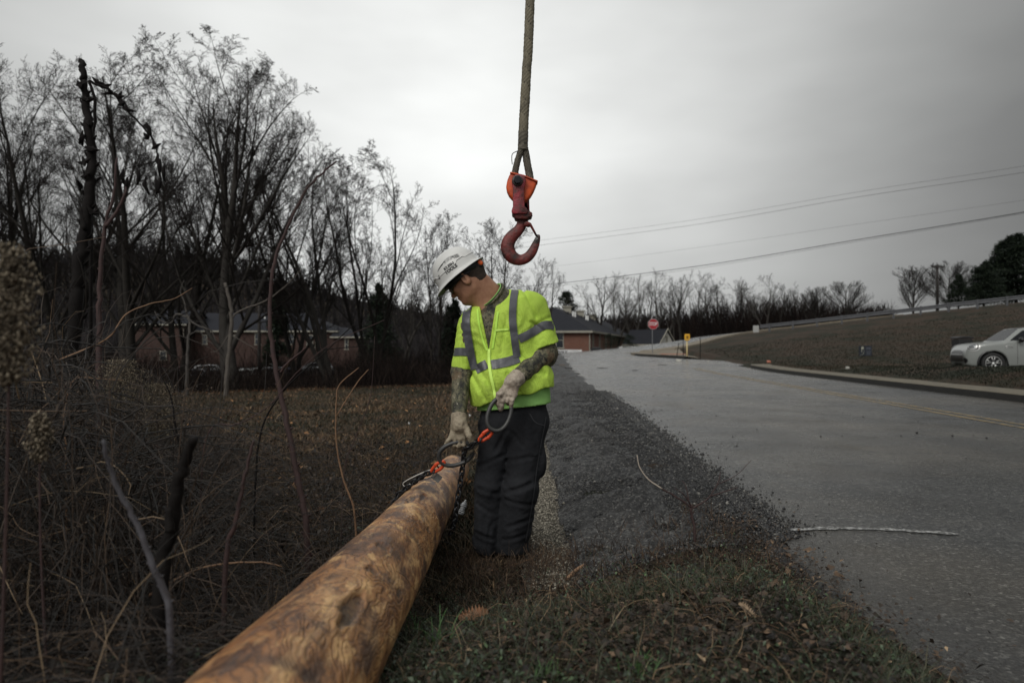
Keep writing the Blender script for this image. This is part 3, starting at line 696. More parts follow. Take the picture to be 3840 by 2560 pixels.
def smin(a, b, k):
    h = np.clip(.5+.5*(b-a)/k, 0, 1); return b+(a-b)*h-k*h*(1-h)
def smax(a, b, k): return -smin(-a, -b, k)
def surf(g, D):
    """surface nets"""
    D = np.broadcast_to(D, tuple(g.n)).astype(np.float32).copy()
    D[0] = D[-1] = 1e-2; D[:, 0] = D[:, -1] = 1e-2; D[:, :, 0] = D[:, :, -1] = 1e-2
    s = D < 0; nx, ny, nz = s.shape
    c8 = [s[i:nx-1+i, j:ny-1+j, k:nz-1+k] for i in (0,1) for j in (0,1) for k in (0,1)]
    tot = sum(c.astype(np.int8) for c in c8); act = (tot > 0) & (tot < 8)
    idx = np.full(act.shape, -1, np.int64); I, J, K = np.nonzero(act); idx[I, J, K] = np.arange(len(I))
    acc = np.zeros((len(I), 3)); cnt = np.zeros(len(I)); cor = [(i, j, k) for i in (0,1) for j in (0,1) for k in (0,1)]
    for a in range(8):
        for b in range(a+1, 8):
            ca, cb = cor[a], cor[b]
            if sum(abs(ca[q]-cb[q]) for q in range(3)) != 1: continue
            da = D[I+ca[0], J+ca[1], K+ca[2]]; db = D[I+cb[0], J+cb[1], K+cb[2]]
            m = (da < 0) != (db < 0); t = np.where(m, da/(da-db+1e-12), 0)
            for q in range(3): acc[:, q] += np.where(m, ca[q]+(cb[q]-ca[q])*t, 0)
            cnt += m
    V = g.lo+(np.stack([I, J, K], -1)+acc/cnt[:, None])*g.h
    F = []
    for ax in range(3):
        sl0 = [slice(1, -1)]*3; sl1 = [slice(1, -1)]*3; sl0[ax] = slice(0, -1); sl1[ax] = slice(1, None)
        a, b = s[tuple(sl0)], s[tuple(sl1)]; ch = a != b; p = np.argwhere(ch)
        if not len(p): continue
        off = np.array([1, 1, 1]); off[ax] = 0; p = p+off; fl = a[ch]
        u, v = [q for q in range(3) if q != ax]; eu = np.zeros(3, int); ev = np.zeros(3, int); eu[u] = 1; ev[v] = 1
        q0, q1, q2, q3 = p-eu-ev, p-ev, p, p-eu
        Q = np.stack([idx[tuple(q.T)] for q in (q0, q1, q2, q3)], -1)
        if ax == 1: fl = ~fl
        Q[~fl] = Q[~fl][:, ::-1]; F.append(Q)
    F = np.concatenate(F); F = F[(F >= 0).all(1)]
    return V, F
def bvh_of(V, F): return BVHTree.FromPolygons([tuple(map(float, v)) for v in V], [tuple(map(int, f)) for f in F])
def ribbon(bvh, cl, width, direc, off=.003, n=4, step=None, dirs=None, wid_dir=None, back=1.0):
    """strip following polyline cl (3D), laid on the surface by casting along direc"""
    V = []; m = len(cl); cl = [Vector(c) for c in cl]; rows = []
    for i in range(m):
        t = (cl[min(i+1, m-1)]-cl[max(i-1, 0)]).normalized(); d = Vector(dirs[i] if dirs else direc).normalized()
        s = (Vector(wid_dir) if wid_dir is not None else t.cross(d)).normalized(); row = []
        wdt = width[i] if hasattr(width, '__len__') else width
        for k in range(n+1):
            p = cl[i]+s*wdt*(k/n-.5)
            h = bvh.ray_cast(p-d*back, d)
            row.append(h[0]-d*off+ (h[1]*off*.3 if h[1].dot(d) < 0 else Vector()) if h[0] is not None else None)
        rows.append(row)
    F = []; idx = {}
    for i in range(m):
        for k in range(n+1):
            if rows[i][k] is not None: idx[i, k] = len(V); V.append(rows[i][k])
    for i in range(m-1):
        for k in range(n):
            q = [(i, k), (i, k+1), (i+1, k+1), (i+1, k)]
            if all(a in idx for a in q):
                pts = [V[idx[a]] for a in q]
                if max((pts[j]-pts[j-1]).length for j in range(4)) < .09: F.append(tuple(idx[a] for a in q))
    return V, F
def patch(bvh, poly, origin, ex, ey, direc, off=.003, rings=5):
    """star-shaped outline poly (2D) in the plane origin,ex,ey, laid on a surface"""
    ex, ey, d, o = Vector(ex), Vector(ey), Vector(direc).normalized(), Vector(origin); n = len(poly)
    cx = sum(p[0] for p in poly)/n; cy = sum(p[1] for p in poly)/n; V = []
    def cast(a, b_):
        p = o+ex*a+ey*b_; h = bvh.ray_cast(p-d*2, d); return (h[0]-d*off) if h[0] is not None else p
    V.append(cast(cx, cy))
    for r in range(1, rings+1):
        for a, b_ in poly: V.append(cast(cx+(a-cx)*r/rings, cy+(b_-cy)*r/rings))
    F = [(0, 1+k, 1+(k+1) % n) for k in range(n)]
    for r in range(rings-1):
        for k in range(n): l = (k+1) % n; F.append((1+r*n+k, 1+(r+1)*n+k, 1+(r+1)*n+l, 1+r*n+l))
    return V, F

# ------------------------------------------------------------------ the worker
WD = 3.8
def J(px, py, dy=0.0): return P(px, py, WD+dy)
foot = J(1885, 2120, 0)
worker = thing('person', (float(foot[0]), WD, float(G(foot[0], WD))), 'worker in white hard hat, lime safety vest and dark trousers looking down at the log', 'person')
# skeleton
nb = J(1868, 1140, .05); ch = J(1893, 1285, .03); wa = J(1917, 1470, .03); pe = J(1925, 1590, .03)
ls, rs = J(2000, 1158, .04), J(1762, 1232, .0)
le, lw = J(2046, 1328, .02), J(1932, 1422, -.19)
re_, rw = J(1731, 1392, .0), J(1722, 1573, -.13)
lh, rh = J(1972, 1600, .02), J(1868, 1600, .03)
lk_, rk = J(1950, 1835, -.03), J(1833, 1822, -.01)
la, ra = J(1918, 2055, .04), J(1822, 2066, .03)
H = J(1745, 1047, -.02)
fw = np.array((-.775, .16, -.61)); fw /= np.linalg.norm(fw)
up_ = np.array((-.6, -.02, .8)); up_ -= fw*(up_@fw); up_ /= np.linalg.norm(up_)
lf = np.cross(up_, fw)
HR = np.array([fw, lf, up_])
def hl(f, l, u): return H+fw*f+lf*l+up_*u

skin = mat('weathered_skin', (.46,.245,.15), .55, noise=.9, nscale=26, ncol=(.29,.135,.08), bump=.0022, bscale=160)
def head_sdf(g):
    d = s_ell(g, hl(-.018, 0, .045), (.100, .077, .092), HR)
    d = smin(d, s_ell(g, hl(.026, 0, -.034), (.070, .064, .084), HR), .035)
    d = smin(d, s_cap(g, hl(-.005, .048, -.055), hl(.060, .018, -.098), .022, .018), .03)
    d = smin(d, s_cap(g, hl(-.005, -.048, -.055), hl(.060, -.018, -.098), .022, .018), .03)
    d = smin(d, s_ell(g, hl(.078, 0, -.098), (.018, .020, .016), HR), .02)          # chin
    d = smin(d, s_cap(g, hl(.088, 0, .012), hl(.112, 0, -.030), .009, .012), .014)   # nose
    d = smin(d, s_cap(g, hl(.098, .011, -.034), hl(.098, -.011, -.034), .008, .008), .008)
    d = smin(d, s_cap(g, hl(.086, .034, .024), hl(.086, -.034, .024), .010, .010), .016)    # brow
    d = smin(d, s_cap(g, hl(.092, .016, -.062), hl(.092, -.016, -.062), .0075, .0075), .008)   # lips
    d = smin(d, s_cap(g, hl(.089, .014, -.073), hl(.089, -.014, -.073), .0075, .0075), .007)
    d = smax(d, -s_cap(g, hl(.102, .018, -.0675), hl(.102, -.018, -.0675), .0022, .0022), .003)
    for s_ in (1, -1):
        d = smin(d, s_ell(g, hl(.062, .042*s_, -.018), (.022, .016, .016), HR), .018)      # cheek
        d = smax(d, -s_ell(g, hl(.098, .031*s_, .004), (.018, .017, .011), HR), .010)      # eye socket
        d = smin(d, s_ell(g, hl(.080, .030*s_, .003), (.013, .014, .011), HR), .004)       # eye
        e = s_ell(g, hl(-.014, .087*s_, -.006), (.021, .012, .036), HR)                    # ear
        e = smax(e, -s_ell(g, hl(-.008, .099*s_, -.002), (.011, .008, .024), HR), .004)
        e = smin(e, s_cap(g, hl(-.006, .088*s_, -.010), hl(-.004, .088*s_, .008), .004, .003), .003)
        d = smin(d, e, .006)
    n = s_cap(g, hl(-.040, 0, -.030), nb+np.array((.0, .01, .0)), .068, .078)
    d = smin(d, n, .035)
    d = smin(d, s_cap(g, hl(.045, 0, -.088), nb+np.array((-.062, -.055, -.018)), .030, .040), .03)
    d = smin(d, s_cap(g, hl(.0, 0, -.075), nb+np.array((-.045, -.045, -.005)), .052, .045), .035)
    return d
def torso_sdf(g, o):
    R_ = None
    tilt = np.array(ch)-np.array(wa)
    d = s_ell(g, J(1893, 1270, .03), (.192+o, .125+o, .225+o))
    d = smin(d, s_cap(g, ls*.82+nb*.18, rs*.82+nb*.18, .078+o, .070+o), .09)
    d = smin(d, s_cap(g, wa+(-.075,0,.03), wa+(.085,0,.03), .118+o, .118+o), .10)
    d = smin(d, s_cap(g, pe+(-.075,0,.01), pe+(.078,0,.03), .116+o, .118+o), .08)
    d = smin(d, s_cap(g, nb+np.array((.03,0.01,-.05)), nb+np.array((.0,.01,-.01)), .10+o, .060+o), .06)
    return d
def arm_sdf(g, s, e, w_, o, r=(.062, .050, .034)):
    return smin(s_cap(g, s, e, r[0]+o, r[1]+o), s_cap(g, e, w_, r[1]+o, r[2]+o), .03)
# hands: palm frame and five bent fingers each
def hand_def(wr, pdir, side, back, spread, curl, L=.088):
    """wr wrist, pdir palm direction, side = towards the index finger, back = out of the back of the hand"""
    pdir, side, back = (np.array(v, float)/np.linalg.norm(v) for v in (pdir, side, back))
    side -= pdir*(side@pdir); side /= np.linalg.norm(side); back = back-pdir*(back@pdir)-side*(back@side); back /= np.linalg.norm(back)
    F_ = []
    for i, (off, ln) in enumerate(((.034, .92), (.0115, 1.0), (-.0115, .95), (-.033, .78))):
        k = wr+pdir*(L-.004*abs(i-1.2))+side*off; a0 = spread[i]; pts = [k]; ang = 0
        for j, seg in enumerate((.042*ln, .027*ln, .022*ln)):
            ang += curl[i][j]; dd = pdir*math.cos(ang)+side*a0*math.cos(ang)-back*math.sin(ang); pts.append(pts[-1]+dd/np.linalg.norm(dd)*seg)
        F_.append(pts)
    return dict(wr=wr, p=pdir, s=side, b=back, F=F_, L=L)
def hand_sdf(g, h, o, thumb):
    wr, p, s, b = h['wr'], h['p'], h['s'], h['b']
    d = s_cap(g, wr-p*.02, wr+p*.03, .026+o, .030+o)
    for off in (.026, .009, -.009, -.026):
        d = smin(d, s_cap(g, wr+p*.025+s*off*.6, wr+p*h['L']*.97+s*off*1.2, .0155+o, .0135+o), .014)
    for i, pts in enumerate(h['F']):
        r = (.0108, .0102, .0095, .0085)[0]-.0008*max(0, i-1)+o*.75; f = s_cap(g, pts[0], pts[1], r+.0012, r)
        f = smin(f, s_cap(g, pts[1], pts[2], r+.0004, r-.0006), .004); f = smin(f, s_cap(g, pts[2], pts[3], r-.0004, r-.0014), .004)
        d = smin(d, f, .0045)
    t = [np.array(q) for q in thumb]; f = s_cap(g, t[0], t[1], .0165+o, .0135+o); f = smin(f, s_cap(g, t[1], t[2], .0135+o, .0115+o*.8), .004); f = smin(f, s_cap(g, t[2], t[3], .0115+o*.8, .0095+o*.8), .004)
    return smin(d, f, .012)
hR = hand_def(rw, (J(1714, 1663, -.15)-rw), (1, .05, 0), (-.1, -1, .1), (.05, .0, -.06, -.55), ((.15,.8,1.1), (.15,.8,1.1), (.15,.8,1.1), (.10,.6,.9)), .096)
tR = [rw+(.026,-.01,-.025), J(1760, 1632, -.17), J(1772, 1664, -.15), J(1768, 1694, -.12)]
hL = hand_def(lw, (J(1893, 1500, -.255)-lw), (-1, -.1, -.25), (.0, -1, .25), (.05, .0, -.02, -.05), ((.3,1.25,.9), (.25,.5,.35), (.4,1.2,.9), (.25,.45,.3)), .092)
tL = [lw+(-.030,-.02,-.025), J(1872, 1480, -.25), J(1868, 1512, -.235), J(1878, 1535, -.215)]

gB = Grid((-.44, 3.38, -.26), (.40, 4.12, 1.52), .010)
d = torso_sdf(gB, -.012)
d = smin(d, s_cap(gB, lh, lk_, .082, .058), .05); d = smin(d, s_cap(gB, lk_, la, .058, .040), .03)
d = smin(d, s_cap(gB, rh, rk, .075, .055), .05); d = smin(d, s_cap(gB, rk, ra, .055, .040), .03)
d = smin(d, s_cap(gB, la+(0,.03,-.03), la+(-.0,-.02,-.045), .024, .018), .02); d = smin(d, s_cap(gB, ra+(0,.03,-.03), ra+(-.0,-.02,-.045), .024, .018), .02)
d = smin(d, arm_sdf(gB, ls, le, lw, -.012), .04); d = smin(d, arm_sdf(gB, rs, re_, rw, -.012), .04)
d = smin(d, hand_sdf(gB, hL, -.003, tL), .01); d = smin(d, hand_sdf(gB, hR, -.003, tR), .01)
d = smin(d, head_sdf(gB), .03)
V, F = surf(gB, d)
# the head region again at fine resolution, cut in as one surface
gH = Grid((-.48, 3.58, 1.14), (.06, 4.02, 1.52), .0040)
dh = smin(head_sdf(gH), torso_sdf(gH, -.012), .03)
dh = smin(dh, s_cap(gH, ls, le, .05, .04), .04)
cutz = J(0, 1128)[2]
keepF = F[(V[F][:, :, 2].min(1) < 1.18+.02)]
dh2 = smax(dh, -(gH.Z-1.16)*np.ones_like(dh), .001)
V2, F2 = surf(gH, dh2)
body = mesh_from('body', np.concatenate([V, V2]), np.concatenate([keepF, F2+len(V)]), skin, True, worker)
body['label'] = 'tanned face and neck turned down to the side'

def folds(g, amp, f1, f2, seed, diag=(1, .6, 1.2)):
    w1 = vnoise(g.X*5+seed, g.Y*5, g.Z*5)*1.3
    u = g.X*diag[0]+g.Y*diag[1]+g.Z*diag[2]
    a = np.sin((u*f1+w1*2.2)*2*math.pi)*.5+.5*np.sin(((g.X*diag[2]-g.Z*diag[0]*.8)*f2+w1*1.7+seed)*2*math.pi)*.5
    return (amp*(a*(.6+.6*vnoise(g.X*7, g.Y*7+seed, g.Z*7))+.6*vnoise(g.X*14+seed, g.Y*14, g.Z*9))).astype(np.float32)

# camouflage shirt
def camo():
    m = bpy.data.materials.new('woodland_camouflage'); m.use_nodes = True; t, bs = nodes_of(m)
    tcn = t.nodes.new('ShaderNodeTexCoord'); mp = t.nodes.new('ShaderNodeMapping'); mp.inputs['Scale'].default_value = (1, 1, .55); t.links.new(tcn.outputs['Object'], mp.inputs[0])
    a = noise(t, 19, 4, .6, mp.outputs[0]); b_ = noise(t, 44, 6, .75, tcn.outputs['Object']); c_ = noise(t, 12, 3, .5, tcn.outputs['Object'])
    base = ramp(t, a, [(.34, (.020,.019,.014)), (.43, (.070,.070,.038)), (.53, (.145,.128,.080)), (.60, (.040,.036,.022)), (.72, (.30,.265,.18))])
    c = mix(t, rng_(t, b_, .52, .60), base, (.012,.012,.012))
    c = mix(t, rng_(t, c_, .58, .66, 0, .6), c, (.115,.068,.035))
    c = mix(t, rng_(t, b_, .40, .34, 0, .9), c, (.34,.31,.24))
    t.links.new(c, bs.inputs['Base Color']); bs.inputs['Roughness'].default_value = .75
    bump(t, bs, noise(t, 34, 5, .6, tcn.outputs['Object']), .009); return m
m_camo = camo()
gS = Grid((-.36, 3.50, .52), (.34, 4.05, 1.36), .0065)
d = torso_sdf(gS, .004); d = smax(d, -(gS.Z-.705)*np.ones_like(d), .004)
d = smin(d, arm_sdf(gS, ls, le, lw, .006, (.066, .056, .034)), .03); d = smin(d, arm_sdf(gS, rs, re_, rw, .005, (.062, .050, .034)), .03)
ff = folds(gS, .0060, 7, 11, 1.7, (.5, .5, 1.4))
d = d+ff
d = smax(d, s_half(gS, lw+(lw-le)*.03, (lw-le)), .003)*np.float32(1) if False else d
for w_, e_ in ((lw, le), (rw, re_)):
    cutp = s_half(gS, w_+(w_-e_)*.04, (w_-e_)); near = s_ell(gS, w_, (.11, .11, .11)); d = np.where(near < 0, np.maximum(d, cutp), d)
# neck opening
neck_ax = hl(-.03, 0, -.06)
d = smin(d, s_cap(gS, J(1868, 1140, .03), J(1842, 1112, .005), .090, .088), .04)
nax = np.array((-.70, -.34, .63)); nax /= np.linalg.norm(nax)
d = np.where(s_ell(gS, J(1825, 1090, 0), (.16, .16, .14)) < 0, np.maximum(d, s_half(gS, J(1840, 1110, .005), nax)), d)
V, F = surf(gS, d); mesh_from('camouflage_shirt', V, F, m_camo, True, worker)
# lime undershirt: collar band and the hem showing under the vest
m_lime = mat('lime_tshirt', (.33,.62,.19), .8, noise=.5, nscale=20, ncol=(.15,.33,.07), bump=.003, bscale=60)
gU = Grid((-.34, 3.55, .60), (.34, 4.05, .86), .0065)
hemU = [(1770,1545),(1847,1541),(1930,1528),(2070,1510)]
d = smin(s_cap(gU, pe+(-.075,0,.01), pe+(.078,0,.03), .132, .136), s_cap(gU, wa+(-.075,0,.0), wa+(.085,0,.0), .128, .132), .08)+folds(gU, .003, 5, 9, 4)
z0, z1 = J(1775, 1541)[2], J(2066, 1510)[2]; sl = (z1-z0)/(J(2066, 1510)[0]-J(1775, 1541)[0])
d = np.maximum(d, -(gU.Z-(z0+sl*(gU.X-J(1775, 1541)[0]))-.012*((gU.X-0.0)/.2)**2*0))
d = np.maximum(d, gU.Z-.84)
V, F = surf(gU, d); mesh_from('undershirt', V, F, m_lime, True, worker)
cb = bvh_of(body.data.vertices and [v.co+Vector(worker.location) for v in body.data.vertices], [tuple(p.vertices) for p in body.data.polygons])
def neck_ring(pts, r, name, m_, nn=10):
    mb = MB(); mb.tube(pts, r, nn, closed=True, flat=(1.0, .45)); return mb.build(name, m_, worker, True)
nax = np.array((-.70, -.34, .63)); nax /= np.linalg.norm(nax); ncen = J(1840, 1110, .005)
ne1 = np.cross(nax, (0, 1.0, 0)); ne1 /= np.linalg.norm(ne1); ne2 = np.cross(nax, ne1)
def nring(r1, r2, off): return [ncen+nax*off+ne1*r1*math.cos(2*math.pi*k/36)+ne2*r2*math.sin(2*math.pi*k/36) for k in range(36)]
neck_ring(nring(.083, .083, .004), .0075, 'tshirt_collar', m_lime)
neck_ring(nring(.090, .090, -.010), .0125, 'shirt_collar', m_camo)

# trousers
m_trs = mat('charcoal_work_trousers', (.0095,.010,.012), .9, noise=.9, nscale=11, ncol=(.019,.020,.023), bump=.010, bscale=20, spec=.25)
gT = Grid((-.34, 3.52, -.22), (.34, 4.08, .76), .0070)
d = smin(s_cap(gT, pe+(-.072,0,.00), pe+(.076,0,.02), .120, .124), s_cap(gT, wa+(-.07,0,-.01), wa+(.08,0,.0), .112, .114), .06)
Lg = smin(s_cap(gT, lh+(.010,0,-.02), lk_, .106, .092), s_cap(gT, lk_, la+(.0,.0,.02), .094, .100), .03)
Rg = smin(s_cap(gT, rh+(-.002,0,-.02), rk, .094, .078), s_cap(gT, rk, ra+(-.0,.0,.02), .077, .074), .03)
d = smin(smin(d, Lg, .04), smin(d, Rg, .04), .012)
zz = gT.Z
fo = folds(gT, .0065, 2.2, 3.4, 2.2, (1.4, .5, .7))+.008*fbm(gT.X*11, gT.Y*11, zz*6, 3)+(.0055*np.sin((zz*14+gT.X*12+2.6*vnoise(gT.X*7, gT.Y*7, zz*4))*2*math.pi/1.9)*sst(.10, -.06, zz)).astype(np.float32)
d = d+fo*sst(.72, .55, zz)
d = smin(d, s_ell(gT, J(2030, 1730, -.0), (.030, .06, .085)), .02)       # cargo pocket
for a_, c_ in ((la, (1925, 2060)), (ra, (1820, 2062))):
    pass
d = np.maximum(d, -(zz-(-.115)-.010*vnoise(gT.X*9, gT.Y*9, 0))); d = np.maximum(d, zz-.735)
for (xa, ya, xb, yb, am, wd) in ((1885,1700,1800,1740,.010,.010),(1900,1720,1990,1700,.010,.010),(1800,1820,1870,1840,.011,.011),(1900,1830,1985,1800,.012,.011),(1900,1860,2000,1880,.010,.010),(1795,1880,1860,1920,.010,.010),(1905,1960,1985,1930,.012,.011),(1790,1990,1850,2010,.012,.010),(1890,2010,1970,1990,.012,.010),(1895,1610,1860,1680,.009,.010),(1905,1600,1960,1660,.008,.010),(1840,1560,1800,1600,.006,.009)):
    a_, b2 = J(xa, ya), J(xb, yb); ab = b2-a_; L2 = ab[0]**2+ab[2]**2
    tt = np.clip(((gT.X-a_[0])*ab[0]+(gT.Z-a_[2])*ab[2])/L2, 0, 1); dd = np.hypot(gT.X-a_[0]-tt*ab[0], gT.Z-a_[2]-tt*ab[2])
    d = d+(.5*am*(np.exp(-(dd/wd/1.25)**2)-.6*np.exp(-((dd-wd*1.9)/wd)**2))).astype(np.float32)
V, F = surf(gT, d); trs = mesh_from('trousers', V, F, m_trs, True, worker); tbvh = bvh_of(V, F)
m_seam2 = mat('trouser_seam', (.030,.031,.035), .8)
for nm_, pix, w_ in (('seam', [(2046,1560),(2026,1660),(2012,1740),(2000,1830),(1985,1930),(1970,2020)], .006), ('pocket_flap', [(1985,1690),(2008,1686),(2028,1680)], .030), ('front_pocket', [(1985,1545),(2005,1575),(2040,1590)], .005)):
    cl = [(q[0], 3.8, q[2]) for q in spline([J(a_, b2, 0) for a_, b2 in pix], 8)]; V, F = ribbon(tbvh, cl, w_, (0,1,0), .003, 3); mesh_from(nm_, V, F, m_seam2 if nm_ != 'pocket_flap' else m_trs, True, trs)
# boots
m_boot = mat('muddy_leather_boots', (.022,.014,.010), .6, noise=.8, nscale=16, ncol=(.055,.036,.022), bump=.004, bscale=50)
for a_, dx in ((la, .0), (ra, -.05)):
    gb = Grid(a_+(-.16,-.28,-.16), a_+(.14,.16,.10), .006)
    toe = a_+np.array((dx, -.17, -.085)); d = smin(s_cap(gb, a_+(0,.02,.08), a_+(0,.03,-.05), .056, .056), s_cap(gb, a_+(0,.03,-.065), toe, .050, .046), .03)
    d = np.maximum(d, -(gb.Z-(a_[2]-.118))); V, F = surf(gb, d)
    b_ = mesh_from('boot', V, F, m_boot, True, worker)
    mb = MB(); q = [(a_[0]+dx*t+math.cos(an)*.047, a_[1]+.03+(toe[1]-a_[1]-.03)*t+math.sin(an)*.047) for an, t in [(math.pi*k/8, 0) for k in range(9)]+[(math.pi+math.pi*k/8, 1) for k in range(9)]]
    mb.prism(q, .026, ((0, 0, a_[2]-.125), (1,0,0), (0,1,0), (0,0,1))); mb.build('sole', mat('boot_sole', (.012,.011,.010), .8, bump=.003), b_, False)

# high visibility vest
def hivis():
    m = bpy.data.materials.new('lime_mesh_fabric'); m.use_nodes = True; t, bs = nodes_of(m); lk = t.links.new
    tcn = t.nodes.new('ShaderNodeTexCoord'); o_ = tcn.outputs['Object']
    c = ramp(t, noise(t, 9, 4, .6, o_), [(.3, (.42,.62,.070)), (.7, (.52,.73,.105))])
    # mesh holes
    v = t.nodes.new('ShaderNodeTexVoronoi'); v.inputs['Scale'].default_value = 210; v.inputs['Randomness'].default_value = .25; lk(o_, v.inputs['Vector'])
    hole = rng_(t, v.outputs['Distance'], .22, .36, 1, 0)
    gn = noise(t, 5, 3, .5, o_)
    mh = t.nodes.new('ShaderNodeMath'); mh.operation = 'MULTIPLY'; lk(hole, mh.inputs[0]); lk(rng_(t, gn, .35, .6, .3, .85), mh.inputs[1])
    c = mix(t, mh.outputs[0], c, (.16,.25,.02))
    # grime smeared round the zip
    sx = t.nodes.new('ShaderNodeSeparateXYZ'); lk(o_, sx.inputs[0])
    gx_ = t.nodes.new('ShaderNodeMath'); gx_.operation = 'ADD'; lk(sx.outputs[0], gx_.inputs[0]); gx_.inputs[1].default_value = .02
    ax_ = t.nodes.new('ShaderNodeMath'); ax_.operation = 'ABSOLUTE'; lk(gx_.outputs[0], ax_.inputs[0])
    m1 = rng_(t, ax_.outputs[0], .04, .15, 1, 0); m2 = rng_(t, sx.outputs[2], 1.08, .86, 0, 1)
    mm = t.nodes.new('ShaderNodeMath'); mm.operation = 'MULTIPLY'; lk(m1, mm.inputs[0]); lk(m2, mm.inputs[1])
    st = rng_(t, noise(t, 16, 6, .75, o_), .42, .58, 0, .95); m3 = t.nodes.new('ShaderNodeMath'); m3.operation = 'MULTIPLY'; lk(mm.outputs[0], m3.inputs[0]); lk(st, m3.inputs[1])
    c = mix(t, m3.outputs[0], c, (.10,.12,.02))
    sm = rng_(t, noise(t, 6.5, 6, .8, o_), .55, .70, 0, .55); c = mix(t, sm, c, (.24,.31,.035))
    lk(c, bs.inputs['Base Color']); bs.inputs['Roughness'].default_value = .7; bs.inputs['Specular IOR Level'].default_value = .25
    h = bump(t, bs, noise(t, 22, 5, .6, o_), .008); bump(t, bs, v.outputs['Distance'], .0015, h); return m
m_vest = hivis()
gV = Grid((-.37, 3.48, .62), (.36, 4.10, 1.38), .0058)
d = torso_sdf(gV, .017)
# boxy hang below the chest
d = smin(d, s_cap(gV, J(1868, 1420, .02), J(1965, 1400, .02), .148, .138), .07)
d = smin(d, s_cap(gV, J(1862, 1490, .02), J(1978, 1450, .02), .140, .136), .06)
sL0, sL1 = ls+(.002,-.004,.006), J(2037, 1302, .02); sR0, sR1 = rs+(0,0,.0), J(1731, 1400, 0)
aL = s_cap(gV, sL0, sL1, .082, .091, ((0,1,0), .95)); aR = s_cap(gV, sR0, sR1, .070, .062)
nL = (J(2037, 1302)-J(2012, 1195)); nL = np.array((.30, -.05, -1.0))
aL = np.maximum(aL, s_half(gV, J(2034, 1302, 0), (J(2034,1302)-J(1997,1200)))); aR = np.maximum(aR, s_half(gV, J(1731, 1380, 0), (-.13, 0, -1)))
d = d+folds(gV, .0065, 5, 8, 6.1, (1.2, .4, 1.0))
d = smin(d, aL+folds(gV, .005, 9, 7, 2.0, (.9, .5, -.9)), .022); d = smin(d, aR+folds(gV, .004, 9, 7, 3.0), .018)
# bulge where it is pushed out by the belly on the left and drape creases
d = d-(.012*np.exp(-((gV.X-J(1800,0)[0])/.05)**2-((gV.Z-J(0,1470)[2])/.05)**2)).astype(np.float32)
for (xa, ya, xb, yb, am, wd) in ((1965,1090,2010,1190,.010,.010),(2060,1190,1960,1250,.008,.010),(1950,1330,2040,1400,.012,.014),(1800,1380,1850,1460,.012,.014),(1770,1400,1830,1500,.010,.012),(1990,1210,2035,1240,.010,.010),(1900,1200,1880,1320,.006,.010),(1900,1400,1960,1480,.008,.012),(1735,1210,1745,1330,.007,.010)):
    a_, b2 = J(xa, ya), J(xb, yb); ab = b2-a_; L2 = ab[0]**2+ab[2]**2
    tt = np.clip(((gV.X-a_[0])*ab[0]+(gV.Z-a_[2])*ab[2])/L2, 0, 1); dd = np.hypot(gV.X-a_[0]-tt*ab[0], gV.Z-a_[2]-tt*ab[2])
    d = d+(am*np.exp(-(dd/wd)**2)).astype(np.float32)
# hem
z0 = J(1775, 1522)[2]; x0_ = J(1775, 0)[0]; z1 = J(2067, 1448)[2]; x1_ = J(2067, 0)[0]
hem = z0+(gV.X-x0_)*(z1-z0)/(x1_-x0_)+.006*np.sin(gV.X*45)
d = np.maximum(d, -(gV.Z-hem).astype(np.float32))
# V opening and neck
vt = J(1835, 1313); vl = J(1797, 1130); vr = J(1872, 1075)
def side2(p, q):      # signed distance to line p->q in the x,z plane (left side negative)
    tx, tz = q[0]-p[0], q[2]-p[2]; l = math.hypot(tx, tz); return ((gV.X-p[0])*tz-(gV.Z-p[2])*tx)/l
wedge = np.maximum(side2(vt, vr), -side2(vt, vl)) ; wedge = np.maximum(wedge, gV.Y-3.80)
d = smax(d, -wedge.astype(np.float32), .004)
d = smax(d, -s_cap(gV, J(1846, 1112, .0), J(1790, 1050, -.02), .098, .13), .006)
V, F = surf(gV, d); vest = mesh_from('safety_vest', V, F, m_vest, True, worker); vbvh = bvh_of(V, F)
vest['label'] = 'lime yellow mesh vest with grey reflective bands and grime near the zip'
m_refl = mat('grey_reflective_tape', (.075,.078,.088), .42, spec=.6, noise=.6, nscale=30, ncol=(.055,.056,.064), bump=.003, bscale=40)
def rib(name, pix, width, m_, dy=0, off=.004, n=4, direc=(0,1,0), sub=8, par=None):
    cl = spline([J(a_, b2, dy) for a_, b2 in pix], sub); cl = [(q[0], 3.8+dy, q[2]) for q in cl]
    V, F = ribbon(vbvh, cl, width, direc, off, n); return mesh_from(name, V, F, m_, True, par or vest)
rib('reflective_band', [(1756,1150),(1751,1200),(1757,1260),(1769,1330),(1782,1384)], .044, m_refl, off=.008)
rib('reflective_band', [(1934,1074),(1925,1130),(1922,1200),(1929,1270),(1938,1338)], .040, m_refl, off=.007)
rib('reflective_band', [(1786,1384),(1805,1374),(1829,1362)], .048, m_refl)
rib('reflective_band', [(1845,1365),(1880,1359),(1915,1351),(1945,1340)], .050, m_refl)
rib('reflective_band', [(1697,1320),(1725,1318),(1756,1319)], .044, m_refl, n=4)
rib('reflective_band', [(1945,1272),(1975,1258),(2005,1240),(2035,1222),(2055,1219),(2078,1222)], .046, m_refl)
rib('reflective_band', [(1990,1490),(2020,1478),(2045,1468),(2062,1458)], .026, m_refl)
